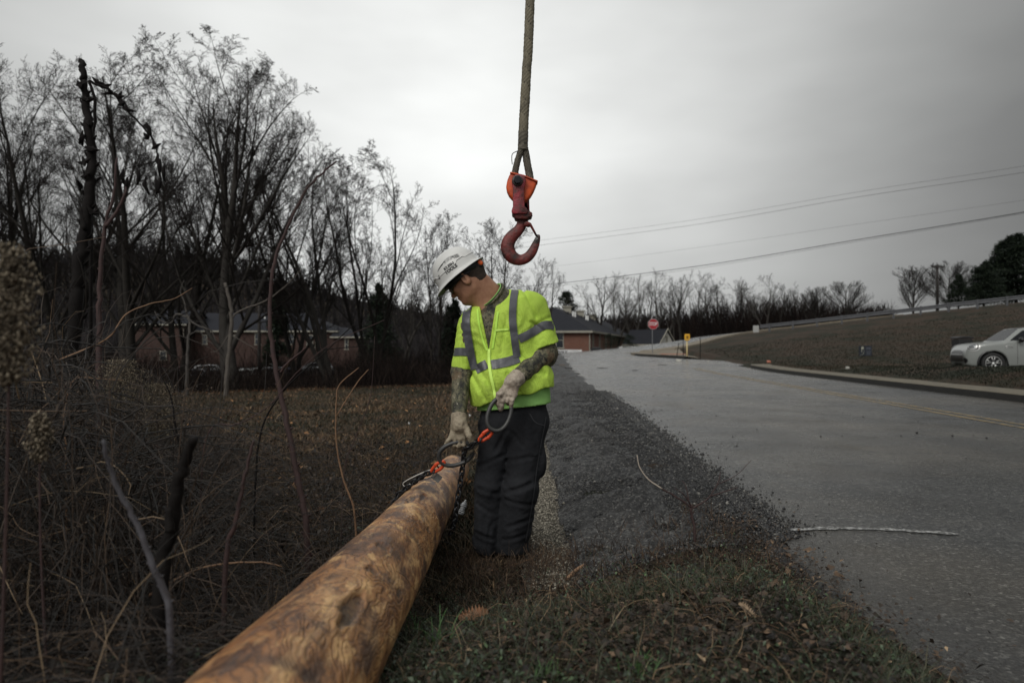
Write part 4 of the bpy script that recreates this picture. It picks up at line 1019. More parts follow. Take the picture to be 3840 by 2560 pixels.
# the back of the vest
def back(pix, wdt):
    cl = [(q[0], 3.8, q[2]) for q in spline([J(a_, b2) for a_, b2 in pix], 8)]; V, F = ribbon(vbvh, cl, wdt, (0,-1,0), .004, 4); mesh_from('reflective_band', V, F, m_refl, True, vest)
back([(1790,1160),(1800,1260),(1810,1360)], .045); back([(1975,1110),(1970,1220),(1965,1340)], .045); back([(1775,1378),(1860,1362),(1960,1340),(2050,1325)], .05)
m_zip = mat('lime_zip_tape', (.62,.90,.16), .6, bump=.002, bscale=120)
rib('zipper', [(1836,1308),(1837,1360),(1845,1410),(1856,1460),(1860,1505)], .014, m_zip, off=.005, n=2)
rib('pocket_trim', [(1860,1240),(1885,1238),(1908,1236)], .010, m_zip, off=.005, n=2)
m_pipe = mat('lime_binding', (.50,.82,.10), .7)
for pix in ([(1798,1160),(1803,1210),(1820,1280),(1834,1313)], [(1860,1172),(1856,1200),(1851,1240),(1840,1306)]):
    rib('binding', [(a_+(-5 if pix[0][0] < 1810 else 9), b2) for a_, b2 in pix], .010, m_pipe, off=.004, n=2)

# gloves
def leather(name, c1, c2):
    m = bpy.data.materials.new(name); m.use_nodes = True; t, bs = nodes_of(m)
    tcn = t.nodes.new('ShaderNodeTexCoord'); o_ = tcn.outputs['Object']
    c = ramp(t, noise(t, 22, 6, .7, o_), [(.3, c2), (.62, c1)]); c = mix(t, rng_(t, noise(t, 45, 5, .7, o_), .55, .68, 0, .6), c, (.08,.055,.04))
    t.links.new(c, bs.inputs['Base Color']); bs.inputs['Roughness'].default_value = .7
    h = bump(t, bs, noise(t, 30, 4, .5, o_), .006); bump(t, bs, noise(t, 130, 4, .6, o_), .003, h); return m
m_gl1 = leather('pale_leather_glove', (.42,.36,.29), (.20,.155,.12)); m_gl2 = leather('tan_leather_glove', (.33,.28,.20), (.16,.125,.085))
for h, thumb, w_, e_, m_, lab in ((hL, tL, lw, le, m_gl1, 'pale leather glove closed round the upper ring'), (hR, tR, rw, re_, m_gl2, 'tan leather glove holding the lower ring')):
    gG = Grid(w_+(-.14,-.16,-.22), w_+(.12,.14,.09), .0034)
    d = hand_sdf(gG, h, .0035, thumb)
    ax_ = (w_-e_)/np.linalg.norm(w_-e_)
    cuff = s_cap(gG, w_-ax_*.03, w_+ax_*.035, .047, .040); cuff = np.maximum(cuff, s_half(gG, w_-ax_*.028, -ax_)); cuff = smin(cuff, s_cap(gG, w_+ax_*.016, w_+ax_*.02, .043, .043), .004)
    d = smin(d, cuff, .012)
    d = d+(.0018*vnoise(gG.X*75, gG.Y*75, gG.Z*75)+.0007*np.sin((gG.Z*1+gG.X*.7)*210+3*vnoise(gG.X*25, gG.Y*25, gG.Z*25))*sst(.6, 1, vnoise(gG.X*11, gG.Y*11, gG.Z*11)+.8)).astype(np.float32)
    V, F = surf(gG, d); mesh_from('glove', V, F, m_, True, worker)['label'] = lab

# hard hat
m_hat = mat('white_hard_hat_shell', (.62,.62,.60), .38, spec=.5, noise=.7, nscale=14, ncol=(.52,.52,.50), bump=.0006, bscale=90)
Hc = H+up_*.066+fw*.010
def hq(f, l, u): return Hc+fw*f+lf*l+up_*u
A_, B_, C_ = .136, .116, .124
V = []; nseg = 64; prof = []
for i in range(15):
    th = math.pi/2*i/14; prof.append((math.sin(th), math.cos(th)))
rowsH = []
for (s_, c_) in prof:
    row = []
    for k in range(nseg):
        a = 2*math.pi*k/nseg; rr_ = 1.0
        sup = (abs(c_)**(1.0))
        r3 = 1+.018*math.exp(-((math.cos(a)*0+math.sin(a))/.20)**2)*s_**.5     # centre ridge
        row.append((A_*s_**.86*math.cos(a), B_*s_**.86*math.sin(a), C_*c_**1.0*(1+.03*math.exp(-(math.sin(a)*s_/.13)**2))))
    rowsH.append(row)
low = [(1.012, -.012), (1.03, -.020), (1.055, -.022), (1.17, -.030), (1.19, -.031), (1.19, -.0345), (1.05, -.028), (.985, -.022)]
for sc, dz in low:
    row = []
    for k in range(nseg):
        a = 2*math.pi*k/nseg; ex_ = (sc-1); bf = 1.0+.25*max(0, math.cos(a))**3+.10*max(0, -math.cos(a))**3 - .28*abs(math.sin(a))**2
        bx = ex_*bf if sc > 1.06 else ex_
        row.append(((A_*(1+bx))*math.cos(a), (A_*bx+B_)*math.sin(a), dz-(.012*max(0, math.cos(a))**2 if sc > 1.1 else 0)))
    rowsH.append(row)
# inside shell
for (s_, c_) in prof[::-1]:
    rowsH.append([((A_*s_**.86-.004)*math.cos(2*math.pi*k/nseg), (B_*s_**.86-.004)*math.sin(2*math.pi*k/nseg), C_*c_-.005-(.02 if s_ > .999 else 0)) for k in range(nseg)])
for row in rowsH: V += [tuple(hq(*q)) for q in row]
F = [(i*nseg+k, (i+1)*nseg+k, (i+1)*nseg+(k+1) % nseg, i*nseg+(k+1) % nseg) for i in range(len(rowsH)-1) for k in range(nseg)]
hat = mesh_from('hard_hat', V, F, m_hat, True, worker); hb = bvh_of(V, F)
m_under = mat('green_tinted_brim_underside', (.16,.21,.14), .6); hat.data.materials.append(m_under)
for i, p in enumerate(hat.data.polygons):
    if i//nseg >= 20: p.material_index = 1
m_ink = mat('black_print', (.012,.012,.012), .5)
# where print sits on the left side: direction in the l,u plane
def hat_pt(px, py):
    """surface point of the hat seen at a photo pixel"""
    tgt = Vector(P(px, py, 3.6)); o_ = Vector((0, 0, CAM_Z)); dr = (tgt-o_).normalized(); h = hb.ray_cast(o_, dr)
    return h
def hat_text(txt, c, ex_px, size, bold):
    Vt, Ft = text_mesh(txt, 1.0, bold, 1.0, .82); h0 = hat_pt(*c); nrm = h0[1]
    if nrm.dot(h0[0]-Vector((0,0,CAM_Z))) > 0: nrm = -nrm
    p1 = hat_pt(c[0]+ex_px[0], c[1]+ex_px[1])[0]; ex = (p1-h0[0]); ex = (ex-nrm*ex.dot(nrm)).normalized(); ey = nrm.cross(ex)
    V = []
    for v in Vt:
        p = h0[0]+ex*v[0]*size+ey*v[1]*size; h = hb.ray_cast(p+nrm*.05, -nrm); V.append((h[0]+h[1]*(.0009 if h[1].dot(nrm) > 0 else -.0009)) if h[0] is not None else p)
    mesh_from('lettering', V, Ft, m_ink, False, hat)
hat_text('KLEIN\nTOOLS', (1687, 1004), (10, -7.2), .0245, .055)
# dashed stripe graphic
mb = MB()
def dash(x, y, ang, ln, th):
    h0 = hat_pt(x, y)
    if h0[0] is None: return
    a, b2 = hat_pt(x-math.cos(ang)*ln/2, y+math.sin(ang)*ln/2), hat_pt(x+math.cos(ang)*ln/2, y-math.sin(ang)*ln/2)
    if a[0] is None or b2[0] is None: return
    nrm = h0[1] if h0[1].dot(h0[0]-Vector((0,0,CAM_Z))) < 0 else -h0[1]; t_ = (b2[0]-a[0]).normalized(); s_ = t_.cross(nrm)*th/2; e = nrm*.0012
    mb.add([a[0]-s_+e, b2[0]-s_+e, b2[0]+s_+e, a[0]+s_+e], [(0,1,2,3)])
def arcpt(t_):
    q = spline([(1644,1012,0),(1657,993,0),(1680,972,0),(1702,963,0),(1719,957,0)], 24); return q[min(int(t_*(len(q)-1)), len(q)-1)]
for i in range(30):
    if i in (10, 20): continue
    q = arcpt(i/29); dash(q[0], q[1], math.radians(68 if i < 10 else (100 if i < 20 else 128)), 14, .0022)
for i in (10, 20): q = arcpt(i/29); dash(q[0], q[1]-2, math.radians(60), 6, .008)
dash(1646, 1036, math.radians(80), 9, .006); dash(1649, 1044, math.radians(60), 5, .006)
mb.build('stripe_print', m_ink, hat)
# moulded rim rib
V_ = []
m_seam = mat('hat_moulding', (.70,.70,.68), .35)
mb = MB()
pts = []
for k in range(nseg):
    a = 2*math.pi*k/nseg; s_, c_ = math.sin(math.radians(79)), math.cos(math.radians(79)); st = .010 if (k//4) % 4 == 1 else 0
    pts.append(hq(A_*1.002*s_**.86*math.cos(a)*1.005, B_*1.002*s_**.86*math.sin(a)*1.005, C_*c_+st))
mb.tube(pts, .0022, 6, closed=True); mb.build('moulded_rib', m_seam, hat, True)
# suspension band, ratchet and orange dial
m_blk = mat('black_plastic', (.012,.012,.013), .5, bump=.001, bscale=60)
mb = MB(); pts = [hq(.105*math.cos(a), .088*math.sin(a), -.030-.018*(1-math.cos(a))/2) for a in [2*math.pi*k/40 for k in range(40)]]
mb.tube(pts, .020, 8, closed=True, flat=(.28, 1.0)); mb.build('headband', m_blk, hat, True)
mb = MB(); mb.lathe([(.0, -.012), (.024, -.012), (.027, 0), (.024, .010), (.0, .010)], hq(-.128, .028, -.050), 20, -fw+lf*.75); rt = mb.build('ratchet', m_blk, hat, True)
mb = MB(); mb.lathe([(.0, .0), (.0165, .0), (.0165, .006), (.008, .009), (.0, .009)], Vector(hq(-.128, .028, -.050))+Vector(-fw+lf*.75).normalized()*.009, 18, -fw+lf*.75)
mb.build('ratchet_dial', mat('orange_plastic', (.85,.13,.02), .45), rt, True)
mb = MB(); mb.tube([hq(-.128,.030,-.050), hq(-.10,.070,-.045), hq(-.05,.086,-.036), hq(0,.09,-.03)], [.013,.020,.017,.012], 8, flat=(.4,1)); mb.build('nape_strap', m_blk, hat, True)
# hair: cropped, shows below the hat at the nape and temple
m_hair = mat('short_dark_hair', (.020,.013,.009), .8, noise=.8, nscale=60, ncol=(.05,.032,.022), bump=.003, bscale=220)
gh = Grid(H-.15, H+.15, .0042)
d = s_ell(gh, hl(-.020, 0, .045), (.1035, .0795, .0955), HR)
d = smin(d, s_cap(gh, hl(-.050, 0, .0), hl(-.046, 0, -.030), .073, .067), .03)+(.0012*vnoise(gh.X*220, gh.Y*220, gh.Z*220)).astype(np.float32)
d = smax(d, -s_half(gh, hl(.052, 0, .03), fw*-1.0+up_*.15), .01) if False else d
d = np.maximum(d, s_half(gh, hl(-.024, 0, -.012), fw-up_*.9)); 
d = smax(d, -s_ell(gh, hl(-.010, .085, -.006), (.027, .03, .040), HR), .004); d = smax(d, -s_ell(gh, hl(-.010, -.085, -.006), (.027, .03, .040), HR), .004)
V, F = surf(gh, d); mesh_from('hair', V, F, m_hair, True, worker)
# sunglasses
m_lens = mat('smoked_lens', (.006,.006,.007), .12, spec=.7)
mb = MB()
for s_ in (1, -1):
    prof_ = [(.033*math.cos(a), .024*math.sin(a)-.004) for a in [2*math.pi*k/16 for k in range(16)]]
    mb.prism(prof_, .003, (hl(.098, .034*s_, .002), tuple(lf*.93*1.0-fw*.36*s_), tuple(up_), tuple(fw*.93+lf*.36*s_)))
gl = mb.build('sunglasses', m_lens, worker, False)
mb = MB()
for s_ in (1, -1): mb.tube([hl(.088, .062*s_, .008), hl(.05, .076*s_, .010), hl(.0, .083*s_, .012), hl(-.022, .084*s_, -.002)], [.013, .008, .004, .003], 6)
mb.tube([hl(.101, .012, .010), hl(.104, 0, .012), hl(.101, -.012, .010)], .002, 6); mb.build('glasses_frame', m_blk, gl, True)
# ------------------------------------------------------------------ the log
def wood():
    m = bpy.data.materials.new('peeled_wet_log'); m.use_nodes = True; t, bs = nodes_of(m); lk = t.links.new
    tcn = t.nodes.new('ShaderNodeTexCoord'); mp = t.nodes.new('ShaderNodeMapping'); mp.inputs['Scale'].default_value = (1, .45, 1); lk(tcn.outputs['Object'], mp.inputs[0])
    w1 = t.nodes.new('ShaderNodeTexNoise'); w1.inputs['Scale'].default_value = 3.2; w1.inputs['Detail'].default_value = 3; w1.inputs['Distortion'].default_value = .9; lk(mp.outputs[0], w1.inputs['Vector'])
    def contour(src, k, lo, hi):
        a = t.nodes.new('ShaderNodeMath'); a.operation = 'MULTIPLY'; lk(src, a.inputs[0]); a.inputs[1].default_value = k
        f = t.nodes.new('ShaderNodeMath'); f.operation = 'SINE'; lk(a.outputs[0], f.inputs[0]); return rng_(t, f.outputs[0], lo, hi)
    w2 = t.nodes.new('ShaderNodeTexNoise'); w2.inputs['Scale'].default_value = 7; w2.inputs['Detail'].default_value = 5; w2.inputs['Roughness'].default_value = .55; w2.inputs['Distortion'].default_value = .4; lk(mp.outputs[0], w2.inputs['Vector'])
    s = t.nodes.new('ShaderNodeMath'); s.operation = 'ADD'; lk(w1.outputs['Fac'], s.inputs[0])
    s2 = t.nodes.new('ShaderNodeMath'); s2.operation = 'MULTIPLY'; lk(w2.outputs['Fac'], s2.inputs[0]); s2.inputs[1].default_value = .35; lk(s2.outputs[0], s.inputs[1])
    g1a = contour(s.outputs[0], 190, -.8, .8); msk = rng_(t, noise(t, 2.1, 3, .5, tcn.outputs['Object']), .48, .64, .12, 1)
    gm = t.nodes.new('ShaderNodeMath'); gm.operation = 'POWER'; lk(g1a, gm.inputs[0]); lk(msk, gm.inputs[1]); g1 = gm.outputs[0]
    big = noise(t, 2.6, 4, .6, tcn.outputs['Object'])
    base = ramp(t, big, [(.30, (.10,.038,.013)), (.44, (.24,.100,.032)), (.58, (.40,.19,.066)), (.72, (.52,.29,.12))])
    c = mix(t, g1, mix(t, .50, base, (.055,.024,.012)), base)
    stk = t.nodes.new('ShaderNodeMapping'); stk.inputs['Scale'].default_value = (11, 1.0, 11); lk(tcn.outputs['Object'], stk.inputs[0])
    c = mix(t, rng_(t, noise(t, 1.4, 5, .7, stk.outputs[0]), .52, .66, 0, .65), c, (.58,.36,.17)); c = mix(t, rng_(t, noise(t, 1.1, 5, .7, stk.outputs[0]), .47, .36, 0, .55), c, (.070,.026,.012))
    mp2 = t.nodes.new('ShaderNodeMapping'); mp2.inputs['Scale'].default_value = (3, .8, 3); lk(tcn.outputs['Object'], mp2.inputs[0])
    dk = noise(t, 1.6, 5, .65, mp2.outputs[0])
    c = mix(t, rng_(t, dk, .48, .62, 0, .88), c, (.034,.019,.014))
    mp4 = t.nodes.new('ShaderNodeMapping'); mp4.inputs['Scale'].default_value = (2.4, .9, 2.4); lk(tcn.outputs['Object'], mp4.inputs[0]); m4 = noise(t, 5.5, 6, .7, mp4.outputs[0])
    c = mix(t, rng_(t, m4, .53, .62, 0, .82), c, (.055,.024,.013)); c = mix(t, rng_(t, m4, .46, .38, 0, .75), c, (.66,.40,.17))
    gy_ = noise(t, 3.8, 3, .5, mp2.outputs[0]); c = mix(t, rng_(t, gy_, .60, .70, 0, .7), c, (.050,.052,.060))
    pl = noise(t, 9, 5, .7, mp2.outputs[0]); c = mix(t, rng_(t, pl, .60, .70, 0, .6), c, (.45,.27,.12))
    a = t.nodes.new('ShaderNodeAttribute'); a.attribute_name = 'rnd'; c = mix(t, a.outputs['Fac'], c, (.022,.012,.009))
    lk(c, bs.inputs['Base Color']); lk(rng_(t, dk, .3, .7, .42, .66), bs.inputs['Roughness'])
    h = bump(t, bs, g1, .0016); bump(t, bs, noise(t, 30, 5, .6, mp.outputs[0]), .006, h); return m
def logc(y): return np.array((-.44-.017*y, y, .43-.086*y))
nu, nv = 160, 620; ysl = np.linspace(-1.2, 6.4, nv); al = np.linspace(0, 2*np.pi, nu, endpoint=False)
Yl, Al = np.meshgrid(ysl, al, indexing='ij'); r = .163-.0035*Yl
r = r+.010*fbm(Yl*.9, np.cos(Al)*1.2+4, np.sin(Al)*1.2, 3)+.0035*fbm(Yl*4, np.cos(Al)*3, np.sin(Al)*3+3, 3)
dark = np.zeros_like(r)
# torn patches and knots: (y, angle from straight up towards the camera right side, length, width, depth)
for (y0, a0, ly, la_, dp) in ((1.60, 36, .15, .10, .012), (1.93, 28, .035, .10, .007), (2.22, 20, .04, .13, .008), (2.62, 5, .03, .12, .004), (3.26, 4, .17, .085, .008), (3.40, 20, .12, .06, .007), (4.35, 22, .05, .08, .004), (1.98, 68, .05, .05, .004), (2.9, 60, .06, .04, .004)):
    ang = math.pi/2-math.radians(a0); da = (Al-ang+np.pi) % (2*np.pi)-np.pi
    q = np.sqrt(((Yl-y0)/ly)**2+(da/(la_*1.7))**2)+.62*fbm(Yl*11, np.cos(Al)*9, np.sin(Al)*9+y0, 5)+.12
    mk = 1-sst(.75, 1.0, q); r -= dp*mk; r += dp*.35*np.exp(-((q-1.12)/.12)**2); dark = np.maximum(dark, mk*(.72+.5*fbm(Yl*20, Al*6, y0, 3)))
for (y0, wdt) in ((1.12, .03), (2.48, .035), (.62, .04)):        # shallow stained rings
    q = np.abs(Yl-y0-.10*np.sin(Al*1+1)-.02*fbm(Yl*3, Al, 0, 2))/wdt; dark = np.maximum(dark, .55*(1-sst(.3, 1.3, q))*sst(-.2, .5, fbm(Al*1.3, Yl*2, y0, 2)+.35)); r -= .002*(1-sst(.3, 1.3, q))
cx_, cz_ = -.44-.017*Yl, .43-.086*Yl
V = np.stack([cx_+r*np.cos(Al), Yl+r*np.sin(Al)*.086, cz_+r*np.sin(Al)], -1).reshape(-1, 3)
i, k = np.meshgrid(np.arange(nv-1), np.arange(nu), indexing='ij'); l = (k+1) % nu
F = np.stack([i*nu+k, (i+1)*nu+k, (i+1)*nu+l, i*nu+l], -1).reshape(-1, 4)
log_m = wood()
log = thing('log', (-.44, 2.5, float(G(-.44, 2.5))), 'long peeled orange brown timber pole lying from the camera towards the worker', 'log')
lo = mesh_from('pole', V, F, log_m, True, log); set_rnd(lo, dark.ravel())
mb = MB()
for e, s_ in ((0, -1), (nv-1, 1)):
    c_ = logc(ysl[e]); ring = [tuple(V[e*nu+k]) for k in range(nu)]; mb.add(ring+[tuple(c_+np.array((0, s_*.004, 0)))], [(k, (k+1) % nu, nu) if s_ > 0 else ((k+1) % nu, k, nu) for k in range(nu)])
    if e == 0: mb.build('cut_end', mat('sawn_wood_end', (.36,.22,.10), .7, noise=.8, nscale=30, ncol=(.2,.11,.045)), log); mb = MB()
mb.build('cut_end', mat('sawn_wood_end', (.3,.2,.1)), log)

# ------------------------------------------------------------------ chain sling
m_chain = mat('black_alloy_chain', (.016,.017,.020), .38, metal=.5, noise=.6, nscale=40, ncol=(.035,.035,.037), bump=.001, bscale=90)
m_ring = mat('dark_forged_ring', (.040,.042,.045), .48, metal=.35, noise=.7, nscale=30, ncol=(.065,.062,.058), bump=.0012, bscale=70)
m_orng = mat('orange_coupling_paint', (.72,.085,.025), .45, noise=.5, nscale=60, ncol=(.50,.05,.015), bump=.0006, bscale=120)
sl_loc = P(1730, 1700, 3.7)
sling = thing('chain_sling', sl_loc, 'black lifting chain with two oval rings and orange couplings held by the worker', 'chain sling')
def oval(cx, cy, a, b_, rot, d, tilt, name, r, lab):
    pts = []
    for k in range(40):
        t_ = 2*math.pi*k/40; u, v = a*math.copysign(abs(math.cos(t_))**.9, math.cos(t_)), b_*math.copysign(abs(math.sin(t_))**.9, math.sin(t_)); c_, s_ = math.cos(rot), math.sin(rot)
        x, y = u*c_+v*s_, -u*s_+v*c_; pts.append(P(cx+x, cy+y, d+tilt[0]*x/100+tilt[1]*y/100))
    mb = MB(); mb.tube(pts, r, 10, closed=True); o = mb.build(name, m_ring, sling, True); o['label'] = lab; return o
oval(1872, 1552, 64, 41, math.radians(70), 3.545, (.03, -.02), 'ring', .0112, 'upper oval ring hanging from the left glove')
oval(1709, 1700, 64, 41, math.radians(17), 3.665, (.02, .03), 'ring', .0118, 'lower oval ring held above the log')
def chain(path, pitch=.0330, twist0=0):
    pts = [np.array(p) for p in path]; seg = [np.linalg.norm(pts[i+1]-pts[i]) for i in range(len(pts)-1)]; cum = np.concatenate([[0], np.cumsum(seg)]); tot = cum[-1]
    nlk = int(tot/pitch)
    for q in range(nlk+1):
        s_ = q*pitch; c_ = np.array([np.interp(s_, cum, [p[i] for p in pts]) for i in range(3)]); c2 = np.array([np.interp(min(s_+.01, tot), cum, [p[i] for p in pts]) for i in range(3)]); c1 = np.array([np.interp(max(s_-.01, 0), cum, [p[i] for p in pts]) for i in range(3)])
        t_ = Vector(c2-c1).normalized(); ref = Vector((0, 1, 0)) if abs(t_.y) < .9 else Vector((1, 0, 0)); u = t_.cross(ref).normalized(); v = t_.cross(u)
        ang = math.radians(35)+(math.pi/2 if q % 2 else 0)+twist0; sd_ = u*math.cos(ang)+v*math.sin(ang); lp = []
        for k in range(16):
            a = 2*math.pi*k/16; st = math.copysign(.0100, math.cos(a)); lp.append(Vector(c_)+t_*(math.cos(a)*.0130+st)+sd_*math.sin(a)*.0130)
        mb = MB(); mb.tube(lp, .0056, 7, closed=True); mb.build('chain_link', m_chain, sling, True)
pA = spline([P(1793,1652,3.56), P(1765,1672,3.60), P(1742,1690,3.645), P(1739,1725,3.68), P(1732,1773,3.70), P(1723,1830,3.71), P(1714,1885,3.715), P(1706,1945,3.73), P(1690,2000,3.78)], 8)
chain(pA)
c385 = logc(3.86); rr_ = .168
pB = [P(1620,1768,3.70), P(1590,1780,3.74), P(1558,1802,3.79), P(1528,1826,3.83)]+[c385+np.array((rr_*math.cos(a), .0, rr_*math.sin(a))) for a in np.radians(np.arange(146, 290, 12))]
chain(spline(pB, 5), twist0=.5)
def coupling(a, b_, lab, side=(0,0,1)):
    """two half-links and a pin between ring point a and chain point b"""
    a, b_ = Vector(a), Vector(b_); t_ = (b_-a).normalized(); c_ = (a+b_)/2; L_ = (b_-a).length/2
    sd_ = t_.cross(Vector((0,1,0))).normalized(); sd_ = (sd_+Vector((0,.35,0))).normalized(); root = None
    for s_ in (-1, 1):
        pts = []; rad = []
        for k in range(13):
            an = math.pi*k/12; pts.append(c_+t_*s_*(-.006+math.sin(an)*(L_+.010))+sd_*math.cos(an)*.0185*(1.0 if s_ < 0 else .85)); rad.append(.0064+.0030*abs(math.cos(an))+(.0012 if 3 < k < 9 else 0))
        mb = MB(); mb.tube(spline(pts, 2), list(np.interp(np.linspace(0, 12, 25), range(13), rad)), 9); mb.V = mb.V
        for e in (-1, 1): mb.lathe([(0,-.005),(.0085,-.004),(.0095,0),(.0085,.004),(0,.005)], c_+sd_*e*.0185*(1 if s_ < 0 else .85)+t_*s_*-.004, 10, sd_)
        o = mb.build('coupling_half', m_orng, sling, True)
    mb = MB(); mb.tube([c_-sd_*.026, c_+sd_*.026], .0042, 8); mb.build('coupling_pin', m_chain, sling, True)
coupling(P(1845,1612,3.55), P(1800,1650,3.56), '')
coupling(P(1664,1732,3.665), P(1622,1766,3.69), '')
# white sling strap and metal tag
m_strap = mat('white_strap', (.52,.49,.45), .7)
mb = MB(); mb.tube(spline([P(1634,1762,3.72), P(1628,1782,3.73), P(1600,1794,3.76), P(1560,1803,3.80), P(1522,1822,3.84), P(1514,1808,3.85), P(1560,1782,3.80), P(1608,1762,3.75), P(1630,1757,3.72)], 5), .0050, 6, closed=False, flat=(1, .45)); mb.build('strap', m_strap, sling, True)
mb = MB(); tg = P(1638, 1788, 3.74); ex = Vector((.80,-.1,-.6)).normalized(); ey = Vector((.55,.3,.78)).normalized(); ez = ex.cross(ey).normalized(); ey = ez.cross(ex)
mb.prism([(-.026,-.020),(.022,-.020),(.026,-.016),(.026,.016),(.022,.020),(-.026,.020)], .0035, (tg, ex, ey, ez)); tgo = mb.build('metal_tag', mat('stamped_metal_tag', (.17,.165,.155), .45, metal=.7, noise=.7, nscale=60, bump=.001, bscale=200), sling)

# ------------------------------------------------------------------ crane rope and hook
HD = 3.5
def Q(cx, cy, dz=0.0): return P(1800+cx/2.851, 500+cy/2.851, HD+dz)
def rope_mat(name, a_, b_, c_):
    m = bpy.data.materials.new(name); m.use_nodes = True; t, bs = nodes_of(m); at_ = t.nodes.new('ShaderNodeAttribute'); at_.attribute_name = 'rnd'
    c = ramp(t, at_.outputs['Fac'], [(0, (.018,.016,.014)), (.14, (.03,.027,.022)), (.17, c_), (.5, a_), (1, b_)]); tcn = t.nodes.new('ShaderNodeTexCoord')
    c = mix(t, rng_(t, noise(t, 14, 5, .7, tcn.outputs['Object']), .5, .7, 0, .75), c, (.045,.040,.030)); t.links.new(c, bs.inputs['Base Color']); bs.inputs['Roughness'].default_value = .85
    bump(t, bs, noise(t, 260, 3, .6, tcn.outputs['Object']), .002); return m
m_rope = rope_mat('weathered_braided_rope', (.165,.145,.10), (.24,.215,.155), (.10,.088,.062))
m_splice = rope_mat('dark_worn_rope', (.085,.075,.055), (.15,.135,.105), (.05,.045,.035))
def braid(name, path, rads, mat_, parent, nst=8, amp=.0016, ds=.0030):
    pts = [np.array(p, float) for p in path]; cum = np.concatenate([[0], np.cumsum([np.linalg.norm(pts[i+1]-pts[i]) for i in range(len(pts)-1)])]); m = int(cum[-1]/ds); n = 40
    S = np.linspace(0, cum[-1], m); Pp = np.stack([np.interp(S, cum, [p[i] for p in pts]) for i in range(3)], -1); R_ = np.interp(S, np.linspace(0, cum[-1], len(rads)), rads)
    T_ = np.gradient(Pp, axis=0); T_ /= np.linalg.norm(T_, axis=1)[:, None]; u = np.cross(T_, (0, 1.0, 0)); u /= np.linalg.norm(u, axis=1)[:, None]; v = np.cross(T_, u)
    A = 2*np.pi*np.arange(n)/n; Sg, Ag = np.meshgrid(S, A, indexing='ij'); k = nst; kk = 2*np.pi/.022
    p1 = (Ag*k+Sg*kk)/2; p2 = (Ag*k-Sg*kk)/2; over = np.sin(p1*2)*np.sin(p2*2) > 0
    hgt = np.where(over, np.abs(np.cos(p1)), np.abs(np.cos(p2))); rr = R_[:, None]+amp*(hgt-.5)*1.6+.0012*vnoise(Sg*30, np.cos(Ag)*2, np.sin(Ag)*2)
    Vv = (Pp[:, None]+u[:, None]*(np.cos(Ag)*rr)[..., None]+v[:, None]*(np.sin(Ag)*rr)[..., None]).reshape(-1, 3)
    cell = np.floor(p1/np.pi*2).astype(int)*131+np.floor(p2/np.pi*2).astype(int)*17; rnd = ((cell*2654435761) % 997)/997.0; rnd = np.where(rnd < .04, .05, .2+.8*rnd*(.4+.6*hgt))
    i, j = np.meshgrid(np.arange(m-1), np.arange(n), indexing='ij'); l = (j+1) % n; F = np.stack([i*n+j, i*n+l, (i+1)*n+l, (i+1)*n+j], -1).reshape(-1, 4)
    o = mesh_from(name, Vv, F, mat_, True, parent); set_rnd(o, rnd.ravel()); return o
rope = thing('crane_rope', P(1962, 400, HD), 'thick worn braided rope hanging from the top of the photo, spliced above the hook', 'rope')
tp = P(1990, -60, HD); rp = [tp+np.array((.10,.0,3.0)), P(1990,-60,HD), P(1976,245,HD), P(1967,408,HD), P(1962,500,HD)]
braid('rope_strand', spline(rp, 8), [.0225]*5+[.0235, .024], m_rope, rope)
braid('splice_whipping', [Q(463,-20), Q(461,50), Q(460,130), Q(458,175)], [.0255,.0262,.0255,.0262], m_splice, rope, 4, .0006)
braid('eye_leg', spline([Q(446,150,-.006), Q(425,215,-.006), Q(398,310,-.004), Q(374,430,0), Q(372,520,.0)], 6), [.0150,.0155,.0160,.0165,.0165], m_splice, rope)
braid('eye_leg', spline([Q(478,150,.004), Q(492,230,.006), Q(512,350,.006), Q(537,480,.004), Q(535,560,.0)], 6), [.0170,.0180,.0185,.0185,.0185], m_splice, rope)
mb = MB(); mb.tube(spline([Q(400,185,-.02), Q(348,215,-.02), Q(340,270,-.015), Q(345,330,-.01)], 6), .0022, 6); mb.build('loose_strand', m_rope, rope, True)
hook = thing('crane_hook', Q(430, 1150), 'rusty red steel lifting hook with orange thimble hanging above the worker', 'hook')
m_hook = mat('worn_red_hook_paint', (.16,.024,.020), .5, metal=.1, noise=1.9, nscale=19, ncol=(.026,.017,.015), bump=.006, bscale=45, detail=8)
m_yoke = mat('scuffed_crimson_paint', (.27,.024,.036), .5, metal=.1, noise=1.9, nscale=22, ncol=(.06,.018,.016), bump=.004, bscale=50)
m_thim = mat('orange_thimble_plastic', (.72,.105,.020), .55, noise=1.4, nscale=18, ncol=(.36,.050,.016), bump=.001, bscale=60)
def qpoly(pts): 
    o = Vector(Q(*pts[0])); return [((Vector(Q(a_, b2))-o).x, (Vector(Q(a_, b2))-o).z) for a_, b2 in pts], o
def qprism(name, pts, thick, dz, mat_, bev=.004, smooth=True):
    pl, o = qpoly(pts); mb = MB(); mb.prism(pl, thick, (o+Vector((0, dz, 0)), (1,0,0), (0,0,1), (0,-1,0))); return mb.build(name, mat_, hook, smooth, bevel=bev)
def rnd_poly(pts, n=5):
    q = spline([np.array((a_, b2, 0)) for a_, b2 in pts+[pts[0]]], n); return [(a_[0], a_[1]) for a_ in q[:-1]]
qprism('thimble', [(325,432),(350,441),(470,470),(612,527),(596,575),(575,625),(545,678),(505,725),(470,748),(430,750),(385,738),(345,712),(310,672),(288,625),(280,575),(292,510),(308,470)], .062, 0, m_thim, .012)
qprism('thimble_rim', [(322,424),(470,458),(620,520),(612,538),(470,478),(320,442)], .074, 0, m_thim, .004)
